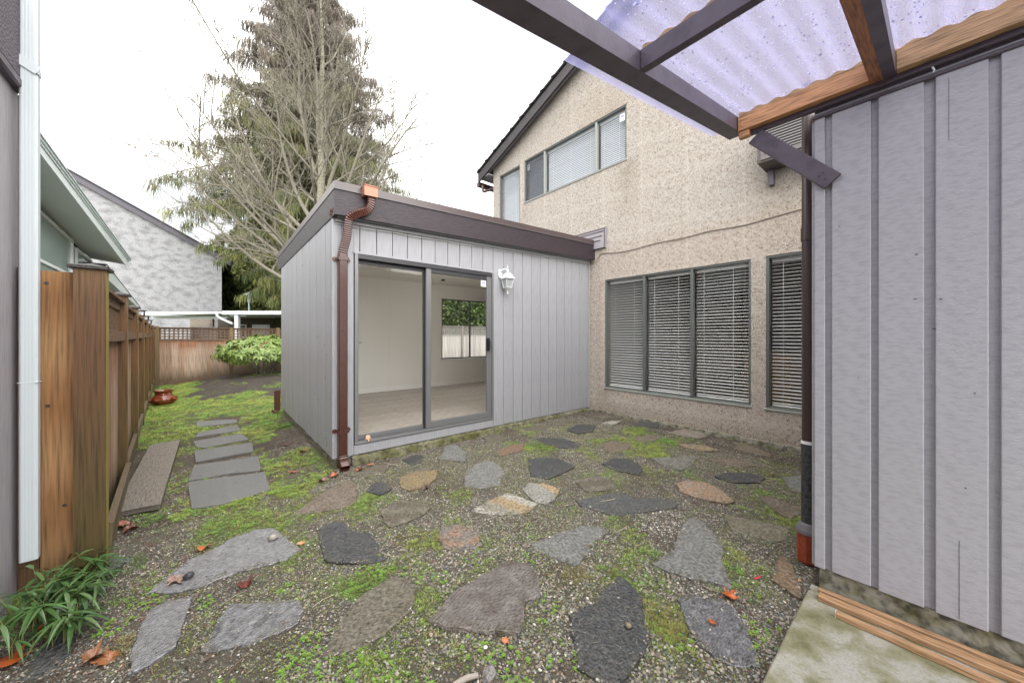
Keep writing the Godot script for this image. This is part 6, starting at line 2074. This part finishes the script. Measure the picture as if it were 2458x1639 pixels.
func flagstones() -> void:
	var k := 0.0
	for e in STONES:
		var poly := PackedVector2Array()
		for i in e[2].size() / 2:
			poly.append(Vector2(e[2][i * 2], e[2][i * 2 + 1]))
		stamp(poly)
		var lift := 0.018 + 0.005 * sin(k * 2.7)
		if e[0] in ["olive", "rust", "brown"]: lift = 0.012
		if e[0] == "rough": lift = 0.034
		var o := inst("flagstone", slab_mesh(poly, e[0], k, lift, 0.05), M.slate_wet if e[0] in ["streak", "wet"] else (M.slate_rough if e[0] == "rough" else M.slate), Transform3D())
		tag(o, e[1], "flagstone", "flagstones set in the gravel patio")
		k += 1.0
	for e in PAVERS:
		var poly := PackedVector2Array()
		for i in e[1].size() / 2:
			poly.append(Vector2(e[1][i * 2], e[1][i * 2 + 1]))
		stamp(poly)
		var o := inst("stepping_paver", slab_mesh(poly, "paver", k, 0.022, 0.05, 0.03, 0.002), M.paver, Transform3D())
		tag(o, e[0], "paver", "stepping pavers along the fence side path")
		k += 1.0
	# weathered plank lying beside the fence
	var poly := PackedVector2Array([Vector2(-5.94, -0.22), Vector2(-5.95, -2.5), Vector2(-5.655, -2.48), Vector2(-5.655, -0.14), Vector2(-5.77, -0.19)])
	stamp(poly)
	var s := st()
	var top := []
	for p in poly: top.append(Vector3(p.x, gy(p.x, p.y) + 0.052 + 0.01 * (p.x + 5.9), p.y))
	ext(s, top, Vector3(0, -0.04, 0))
	var pl := obj("plank", s, M.grey_wood)
	tag(pl, "weathered grey plank with a broken corner, lying along the fence by the stepping pavers", "plank")
	s = st()
	ext(s, [Vector3(-5.78, -0.052, -0.20), Vector3(-5.66, -0.045, -0.15), Vector3(-5.67, -0.044, -0.33)], Vector3(0, 0.006, 0))
	obj("splinter", s, M.grey_wood, pl)
	# odds and ends that can be picked out
	s = st()
	_pebble(s, Vector3(-4.985, g(-4.985, 0.945) + 0.032, 0.945), 0.028, Color(0.34, 0.32, 0.27), 3)
	tag(obj("pebble", s, M.wet_stone), "pale oval pebble on the broad end of the bow shaped flagstone", "pebble")
	s = st()
	_pebble(s, Vector3(-5.43, g(-5.43, 1.04) + 0.032, 1.04), 0.024, Color(0.05, 0.05, 0.055), 4)
	tag(obj("pebble", s, M.wet_stone), "dark pebble beside the faded leaf on the bow shaped flagstone", "pebble")
	s = st()
	_pebble(s, Vector3(-3.68, g(-3.68, 2.9) + 0.03, 2.9), 0.016, Color(0.21, 0.18, 0.12), 5)
	tag(obj("pebble", s, M.wet_stone), "brownish pebble on the shield shaped charcoal flagstone", "pebble")
	s = st()
	tube(s, [Vector3(-4.52, g(-4.5, 2.6) + 0.02, 2.585), Vector3(-4.46, g(-4.5, 2.6) + 0.026, 2.60), Vector3(-4.415, g(-4.4, 2.6) + 0.02, 2.62)], [0.011, 0.012, 0.010], 7, Color(0.32, 0.28, 0.24))
	tag(obj("broken_stick", s, M.tint), "short pale broken stick at the bottom edge of the photo", "stick")
	s = st()
	s.append_from(chip_mesh(61), 0, Transform3D(Basis(Vector3.UP, 0.6).scaled(Vector3(0.052, 0.036, 0.042)), Vector3(-4.365, g(-4.37, 2.63) + 0.006, 2.635)))
	tag(obj("rock", s, mat(L(0.27, 0.245, 0.235), 0.7, {"tex": M.slate.albedo_texture, "sc": Vector3.ONE * 6.0})), "lumpy pinkish grey rock beside the broken stick", "rock")
	s = st()
	bar(s, Vector3(-2.78, g(-2.76, 3.2) + 0.016, 3.195), Vector3(-2.735, g(-2.76, 3.2) + 0.018, 3.21), 0.006, 0.004)
	tag(obj("plastic_scrap", s, mat(L(0.7, 0.02, 0.06), 0.4)), "tiny bright red plastic scrap beside the pointed brown flagstone", "scrap")
	var o := thing("pipe_end", "rusty brown downpipe end at the far corner of the garden room", "downpipe", Vector3(-4.42, 0, -3.42))
	s = st()
	flat_pipe(s, [Vector3(-4.41, 0.40, -3.42), Vector3(-4.41, 0.06, -3.42), Vector3(-4.47, 0.03, -3.40)], 0.09, 0.07)
	obj("pipe", s, M.rust, o)


func _pebble(s: SurfaceTool, c: Vector3, r: float, col: Color, sd: int) -> void:
	var q := RandomNumberGenerator.new()
	q.seed = sd
	var rings := []
	for i in 5:
		var v := PI * i / 4.0
		var ring := []
		for k in 8:
			var a := TAU * k / 8
			var f := r * (1.0 + q.randf_range(-0.14, 0.14)) * (0.02 if i == 0 or i == 4 else 1.0)
			var d := Vector3(cos(a) * maxf(sin(v), 0.05) * 1.25, cos(v) * 0.62, sin(a) * maxf(sin(v), 0.05))
			ring.append(c + d * (f if i != 0 and i != 4 else r))
		rings.append(ring)
	for i in 4:
		for k in 8:
			var k2 := (k + 1) % 8
			var a: Vector3 = rings[i][k]
			var b: Vector3 = rings[i][k2]
			var d: Vector3 = rings[i + 1][k2]
			var e: Vector3 = rings[i + 1][k]
			tri(s, a, b, d, (a - c).normalized(), (b - c).normalized(), (d - c).normalized(), col, col, col)
			tri(s, a, d, e, (a - c).normalized(), (d - c).normalized(), (e - c).normalized(), col, col, col)


func chip_mesh(sd: int) -> ArrayMesh:
	# an angular crushed stone of unit size
	var q := RandomNumberGenerator.new()
	q.seed = sd
	var s := st()
	var t := (1.0 + sqrt(5.0)) / 2.0
	var v := []
	for p in [[-1, t, 0], [1, t, 0], [-1, -t, 0], [1, -t, 0], [0, -1, t], [0, 1, t], [0, -1, -t], [0, 1, -t], [t, 0, -1], [t, 0, 1], [-t, 0, -1], [-t, 0, 1]]:
		v.append(Vector3(p[0], p[1] * 0.62, p[2] * 0.85).normalized() * Vector3(1, 0.62, 0.85) * q.randf_range(0.7, 1.15))
	for f in [[0, 11, 5], [0, 5, 1], [0, 1, 7], [0, 7, 10], [0, 10, 11], [1, 5, 9], [5, 11, 4], [11, 10, 2], [10, 7, 6], [7, 1, 8], [3, 9, 4], [3, 4, 2], [3, 2, 6], [3, 6, 8], [3, 8, 9], [4, 9, 5], [2, 4, 11], [6, 2, 10], [8, 6, 7], [9, 8, 1]]:
		var a: Vector3 = v[f[0]]
		var b: Vector3 = v[f[1]]
		var c: Vector3 = v[f[2]]
		var n := (c - a).cross(b - a).normalized()
		if n.dot(a + b + c) < 0: n = -n
		tri(s, a, b, c, n, n, n)
	return s.commit()


func free_ground(x: float, z: float) -> bool:
	if x > -4.36 and z < 0.06: return false
	if x > -0.03 or (z > 3.405 and x > -5.0): return false
	if x < -5.9 - 0.07 * maxf(0.0, -z) and z < 0.55: return false
	return x > -6.9


func gravel_and_litter() -> void:
	var pal := [Color(0.19, 0.182, 0.162), Color(0.13, 0.135, 0.13), Color(0.09, 0.095, 0.098), Color(0.25, 0.228, 0.19), Color(0.30, 0.285, 0.255), Color(0.18, 0.145, 0.11), Color(0.075, 0.07, 0.066), Color(0.22, 0.175, 0.13), Color(0.13, 0.14, 0.125), Color(0.17, 0.155, 0.13)]
	var xf := [[], [], []]
	var cols := [[], [], []]
	var n := 0
	while n < 330000:
		n += 1
		var x := rng.randf_range(-6.15, -0.02)
		var z := rng.randf_range(-1.2, 3.42) if rng.randf() < 0.92 else rng.randf_range(-4.0, 0.0)
		if not free_ground(x, z): continue
		var stone := on_stone(x, z)
		if stone and on_stone(x + rng.randf_range(-0.022, 0.022), z + rng.randf_range(-0.022, 0.022)) and rng.randf() > 0.012: continue
		var gr := grassy(x, z)
		if rng.randf() < smoothstep(0.4, 0.75, gr): continue
		if z < 0.25 and x < -4.4 and rng.randf() < 0.55: continue
		if x > -0.6 and rng.randf() < 0.5: continue
		if n_low.get_noise_2d(x * 110.0 + 40.0, z * 110.0) < -0.30 and rng.randf() < 0.6: continue
		var near := smoothstep(2.4, 0.7, Vector2(x + 4.4, z - 3.3).length())
		var r := 0.0028 + 0.0046 * pow(rng.randf(), 2.4) + 0.0055 * near * pow(rng.randf(), 3.0)
		var b := Basis(Vector3.UP, rng.randf() * TAU) * Basis(Vector3.RIGHT, rng.randf_range(-0.5, 0.5))
		var v := rng.randi() % 3
		xf[v].append(Transform3D(b.scaled(Vector3.ONE * r), Vector3(x, gy(x, z) + relief(x, z) + r * 0.30 + (0.014 if stone else 0.0), z)))
		var c: Color = pal[rng.randi() % 10]
		if rng.randf() < 0.014: c = Color(0.48, 0.46, 0.43)
		if Vector2(x + 2.63, z - 2.62).length() < 0.16 + 0.1 * rng.randf() and rng.randf() < 0.18: c = Color(0.5, 0.49, 0.47)
		var f := rng.randf_range(0.68, 1.65)
		cols[v].append(Color(c.r * f, c.g * f * 0.985, c.b * f * 0.94))
	for v in 3:
		tag(many("gravel", chip_mesh(30 + v), M.wet_stone, xf[v], cols[v]), ["grey angular crushed gravel filling the patio between flagstones", "mixed blue grey and tan gravel chips strewn between the flagstones", "finer gravel chips scattered through the patio joints"][v], "gravel")
	# bark, needles and twigs
	var s := st()
	box(s, Vector3.ZERO, Vector3(0.22, 0.10, 1.0), Basis())
	var chip := s.commit()
	xf = [[]]
	cols = [[]]
	for i in 70000:
		var x := rng.randf_range(-6.2, -0.02)
		var z := rng.randf_range(-4.0, 3.42) if i % 5 else rng.randf_range(-10.0, -4.0)
		if not free_ground(x, z): continue
		var stone := on_stone(x, z)
		if stone and rng.randf() > 0.05: continue
		var w := 0.35
		if x > -1.2: w = 0.9
		if x < -4.4 and z < 1.2: w = 0.85
		if x < -5.3: w = 1.0
		if n_low.get_noise_2d(x * 110.0 + 40.0, z * 110.0) < -0.22: w = 1.0
		if rng.randf() > w: continue
		var l := rng.randf_range(0.007, 0.026) * (1.0 if rng.randf() > 0.06 else 2.0)
		var b := Basis(Vector3.UP, rng.randf() * TAU) * Basis(Vector3.RIGHT, rng.randf_range(-0.35, 0.35))
		xf[0].append(Transform3D(b.scaled_local(Vector3(l * rng.randf_range(0.25, 1.1), l * 0.4, l)), Vector3(x, gy(x, z) + relief(x, z) + 0.005 + (0.019 if stone else 0.0), z)))
		var c := [Color(0.085, 0.05, 0.032), Color(0.12, 0.075, 0.05), Color(0.06, 0.035, 0.025), Color(0.22, 0.16, 0.12), Color(0.16, 0.07, 0.045)][rng.randi() % 5] as Color
		cols[0].append(c)
	tag(many("litter", chip, M.tint, xf[0], cols[0]), "brown bark chips and leaf litter scattered over the ground", "litter")
	s = st()
	tube(s, [Vector3(0, 0, -0.5), Vector3(0.06, 0.02, 0.0), Vector3(0, 0, 0.5)], [0.014, 0.017, 0.01], 4)
	var needle := s.commit()
	xf = [[]]
	cols = [[]]
	for i in 5200:
		var x := rng.randf_range(-6.0, -0.05)
		var z := rng.randf_range(-0.8, 3.4)
		if not free_ground(x, z): continue
		var stone := on_stone(x, z)
		var ds := Vector2(x + 3.72, z - 2.84).length() < 0.3
		if stone and not ds and rng.randf() > 0.5: continue
		var l := rng.randf_range(0.012, 0.04)
		xf[0].append(Transform3D(Basis(Vector3.UP, rng.randf() * TAU).scaled(Vector3(l, l, l) * (1.0 if i % 60 else 4.0)), Vector3(x, gy(x, z) + (0.026 if stone else 0.012 + relief(x, z)), z)))
		cols[0].append((Color(0.42, 0.36, 0.26) if rng.randf() < 0.6 else Color(0.20, 0.13, 0.08)) * rng.randf_range(0.7, 1.2))
	for i in 130:
		var p := Vector2(-3.72, 2.84) + Vector2(rng.randf_range(-0.2, 0.2), rng.randf_range(-0.2, 0.22))
		if not on_stone(p.x, p.y): continue
		var l := rng.randf_range(0.012, 0.035)
		xf[0].append(Transform3D(Basis(Vector3.UP, rng.randf() * TAU).scaled(Vector3.ONE * l), Vector3(p.x, gy(p.x, p.y) + 0.025, p.y)))
		cols[0].append(Color(0.45, 0.40, 0.32))
	tag(many("conifer_needles", needle, M.tint, xf[0], cols[0]), "pale fallen conifer needles and fine twigs on stones and gravel", "needles")


func grass_and_weeds() -> void:
	var tuft := []
	for k in 3:
		var s := st()
		var r := RandomNumberGenerator.new()
		r.seed = 400 + k
		for i in 9:
			var a := r.randf() * TAU
			var d := Vector3(cos(a) * 0.6, r.randf_range(0.6, 1.3), sin(a) * 0.6).normalized()
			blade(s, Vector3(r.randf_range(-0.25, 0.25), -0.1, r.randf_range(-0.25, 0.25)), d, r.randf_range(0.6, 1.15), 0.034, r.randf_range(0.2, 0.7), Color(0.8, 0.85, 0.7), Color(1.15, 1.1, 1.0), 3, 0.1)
		tuft.append(s.commit())
	var xf := [[], [], []]
	var cols := [[], [], []]
	for i in 150000:
		var x := rng.randf_range(-6.5, -0.03)
		var z := rng.randf_range(-10.3, 0.4) if i % 9 < 5 else rng.randf_range(0.0, 3.4)
		if z < -0.0 and x > -4.38 and not (z < -3.5): continue
		if not (z < -3.5 and x > -4.4 and x < -3.0) and not free_ground(x, z): continue
		if on_stone(x, z): continue
		var gr := grassy(x, z)
		if rng.randf() > smoothstep(0.33, 0.8, gr): continue
		var hgt := rng.randf_range(0.014, 0.034) * (1.0 + 0.5 * smoothstep(0.7, 1.0, gr))
		if Vector2(x + 1.0, z - 1.6).length() < 0.6: hgt *= 1.25
		if z < 0.2: hgt *= 1.35
		if z < -3.0: hgt *= 1.25
		var v := rng.randi() % 3
		xf[v].append(Transform3D(Basis(Vector3.UP, rng.randf() * TAU).scaled(Vector3(hgt * 1.3, hgt, hgt * 1.3)), Vector3(x, gy(x, z) + relief(x, z), z)))
		var q := clampf(0.5 + n_low.get_noise_2d(x * 130.0, z * 130.0) + rng.randf_range(-0.3, 0.3), 0, 1)
		var c := Color(0.33, 0.38, 0.075).lerp(Color(0.15, 0.31, 0.045), q)
		if rng.randf() < 0.12: c = Color(0.28, 0.22, 0.10)
		cols[v].append(c)
	for p in [[-4.47, -2.35, 0.22, 420, 0.06], [0.0, 2.66, 0.09, 60, 0.07], [-5.66, 1.4, 0.07, 80, 0.04], [-3.48, 2.98, 0.13, 120, 0.035], [-3.58, 2.5, 0.1, 60, 0.03], [-5.68, 0.02, 0.08, 40, 0.06], [-5.75, 0.62, 0.12, 60, 0.06]]:
		for i in p[3]:
			var a := rng.randf() * TAU
			var d: float = p[2] * sqrt(rng.randf())
			var x: float = p[0] + cos(a) * d
			var z: float = p[1] + sin(a) * d
			if x > -0.02 or on_stone(x, z): continue
			xf[0].append(Transform3D(Basis(Vector3.UP, rng.randf() * TAU).scaled(Vector3(0.03, p[4] * rng.randf_range(0.6, 1.1), 0.03)), Vector3(x, gy(x, z), z)))
			cols[0].append(Color(0.09, 0.17, 0.035) if p[4] > 0.045 else Color(0.25, 0.20, 0.075))
	for v in 3:
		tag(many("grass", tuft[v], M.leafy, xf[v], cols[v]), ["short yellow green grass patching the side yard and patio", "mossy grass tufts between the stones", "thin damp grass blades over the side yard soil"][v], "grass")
	# rosettes of bright small-leaved weeds
	var ros := []
	for k in 2:
		var s := st()
		var r := RandomNumberGenerator.new()
		r.seed = 500 + k
		for i in 11:
			var a := TAU * i / 11.0 + r.randf_range(-0.3, 0.3)
			var d := Vector3(cos(a), r.randf_range(0.15, 0.9), sin(a)).normalized()
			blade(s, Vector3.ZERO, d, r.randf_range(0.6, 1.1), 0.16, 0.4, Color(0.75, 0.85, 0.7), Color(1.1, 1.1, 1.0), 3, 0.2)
		ros.append(s.commit())
	xf = [[], []]
	cols = [[], []]
	var spots := []
	for p in [[-4.92, 2.12, 0.20, 130], [-4.78, 2.32, 0.14, 60], [-5.0, 1.98, 0.12, 50], [-4.28, 2.66, 0.12, 70], [-4.35, 2.5, 0.1, 30], [-5.60, 1.06, 0.10, 60], [-5.72, 1.2, 0.08, 34], [-5.35, 1.32, 0.05, 18], [-4.52, 1.66, 0.12, 40], [-4.35, 1.95, 0.16, 50], [-4.25, 2.2, 0.10, 30], [-4.62, 1.42, 0.05, 16], [-3.2, 2.35, 0.1, 24], [-3.5, 2.0, 0.12, 24], [-3.15, 3.33, 0.1, 30], [-3.3, 3.3, 0.06, 20], [-2.62, 2.95, 0.06, 20], [-2.75, 3.1, 0.04, 14], [-3.72, 2.2, 0.1, 20], [-3.9, 2.55, 0.1, 26], [-3.55, 3.08, 0.08, 20], [-4.05, 2.78, 0.1, 24], [-4.65, 2.5, 0.1, 26], [-5.3, 1.95, 0.05, 12], [-5.0, 1.5, 0.06, 12], [-2.9, 2.5, 0.08, 16], [-3.0, 1.95, 0.1, 16], [-4.0, 2.0, 0.12, 20], [-3.3, 1.55, 0.1, 16]]:
		for i in int(p[3] * 0.7):
			var a := rng.randf() * TAU
			var d: float = p[2] * sqrt(rng.randf())
			spots.append([p[0] + cos(a) * d, p[1] + sin(a) * d, rng.randf_range(0.010, 0.022)])
	for i in 70000:
		var sx := rng.randf_range(-5.7, -0.8)
		var sz := rng.randf_range(0.2, 3.35)
		if n_mid.get_noise_2d(sx * 110.0, sz * 110.0) + n_low.get_noise_2d(sx * 90.0, sz * 90.0) < -0.16: continue
		spots.append([sx, sz, rng.randf_range(0.0022, 0.0065)])
	for q in spots:
		if not free_ground(q[0], q[1]): continue
		var up := 0.0
		if on_stone(q[0], q[1]):
			if on_stone(q[0] + rng.randf_range(-0.03, 0.03), q[1] + rng.randf_range(-0.03, 0.03)): continue
			up = 0.008
		var v := rng.randi() % 2
		xf[v].append(Transform3D(Basis(Vector3.UP, rng.randf() * TAU).scaled(Vector3.ONE * q[2]), Vector3(q[0], gy(q[0], q[1]) + relief(q[0], q[1]) + 0.005 + up, q[1])))
		cols[v].append((Color(0.14, 0.28, 0.035) if q[2] > 0.009 else Color(0.23, 0.25, 0.06)).lerp(Color(0.20, 0.28, 0.055), rng.randf()))
	for v in 2:
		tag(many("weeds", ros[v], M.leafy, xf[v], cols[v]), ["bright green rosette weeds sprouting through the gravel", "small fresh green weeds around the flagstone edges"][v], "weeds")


func _ready() -> void:
	# camera: a very wide level lens, its frame a little off the optical axis
	var cam := Camera3D.new()
	cam.name = "camera"
	add_child(cam)
	cam.position = Vector3(-5.3242, 1.3620, 3.8582)
	cam.rotation.y = -0.67495
	cam.set_frustum(0.05 * 1639.0 / 844.56, Vector2(0.05 * 46.457 / 844.56, -0.05 * 11.339 / 844.56), 0.05, 600.0)
	cam.current = true
	# overcast sky, a broad dim sun
	var sky := ProceduralSkyMaterial.new()
	sky.sky_top_color = Color(0.545, 0.556, 0.572)
	sky.sky_horizon_color = Color(0.555, 0.56, 0.568)
	sky.sky_curve = 0.2
	sky.ground_horizon_color = Color(0.36, 0.36, 0.34)
	sky.ground_bottom_color = Color(0.3, 0.3, 0.28)
	var env := Environment.new()
	env.background_mode = Environment.BG_SKY
	env.sky = Sky.new()
	env.sky.sky_material = sky
	env.background_energy_multiplier = 1.0
	env.tonemap_mode = Environment.TONE_MAPPER_LINEAR
	env.tonemap_exposure = 5.2
	env.sdfgi_enabled = true
	env.ssao_enabled = true
	env.ssil_enabled = true
	var we := WorldEnvironment.new()
	we.name = "environment"
	we.environment = env
	add_child(we)
	var sun := DirectionalLight3D.new()
	sun.name = "sun"
	add_child(sun)
	sun.rotation = Vector3(deg_to_rad(-50), deg_to_rad(-12), 0)
	sun.light_color = Color(1.0, 0.995, 0.985)
	sun.light_energy = 0.5
	sun.light_angular_distance = 110.0
	sun.shadow_enabled = true

	rng.seed = 20240117
	n_low.seed = 1
	n_low.frequency = 0.01
	n_mid.seed = 2
	n_mid.frequency = 0.03
	n_fine.seed = 3
	n_fine.frequency = 0.08
	mask.resize(MW * MH)
	materials()
	ground()
	house()
	garden_room()
	wing()
	lean_to()
	neighbours()
	side_fence()
	return_fence()
	far_fence("far_fence", "brown fence with square lattice top across the far end of the side yard", [-6.60, -4.81, -3.48, -2.1], -10.64, 1.63, 1.0, Color(0.22, 0.15, 0.08), func(x): return lerpf(-0.13, 0.10, (x + 6.6) / 3.1))
	far_fence("back_fence", "pale weathered fence with lattice top seen through the garden room's windows", [1.0, 3.24, 5.4, 7.6], -9.0, 1.80, 1.8, Color(0.33, 0.30, 0.26), func(_x): return 0.05)
	slab_and_sticks()
	room_downpipe()
	drainpipe()
	lantern()
	house_fittings()
	flagstones()
	bamboo()
	shrub()
	pot()
	fallen_leaves()
	spruce()
	bare_tree()
	var dk := Color(0.035, 0.062, 0.028)
	green_tree("dark_conifer", "dark green bushy conifer behind the carport, left of the street lamp", "tree", Vector3(-4.6, 0, -26.0), 7.0, 2.4, 2.0, dk, Color(0.11, 0.15, 0.05), 2200, 0.5, 0.0, "conifers behind the carport")
	green_tree("dark_conifer", "yellower green bushy conifer behind the carport, at the foot of the spruce", "tree", Vector3(-1.9, 0, -24.5), 9.5, 2.6, 2.2, Color(0.06, 0.095, 0.025), Color(0.19, 0.20, 0.05), 2600, 0.5, 0.0, "conifers behind the carport")
	green_tree("dark_conifer", "broad dark conifer rising behind the garden room's roof", "tree", Vector3(1.6, 0, -23.0), 8.0, 3.2, 2.2, dk, Color(0.07, 0.11, 0.03), 2000, 0.5, 0.0, "conifers behind the carport")
	for i in 4:
		green_tree("hedge_cedar", ["leftmost hedge cedar seen through the rear window", "second hedge cedar seen through the rear window", "third hedge cedar seen through the rear window", "rightmost hedge cedar seen through the rear window"][i], "hedge", Vector3(1.3 + i * 1.7, 0, -10.6 - 0.2 * (i % 2)), 5.2, 1.15, 0.9, Color(0.03, 0.065, 0.012), Color(0.12, 0.17, 0.04), 1300, 0.2, 0.0, "hedge behind the back fence")
	gravel_and_litter()
	grass_and_weeds()
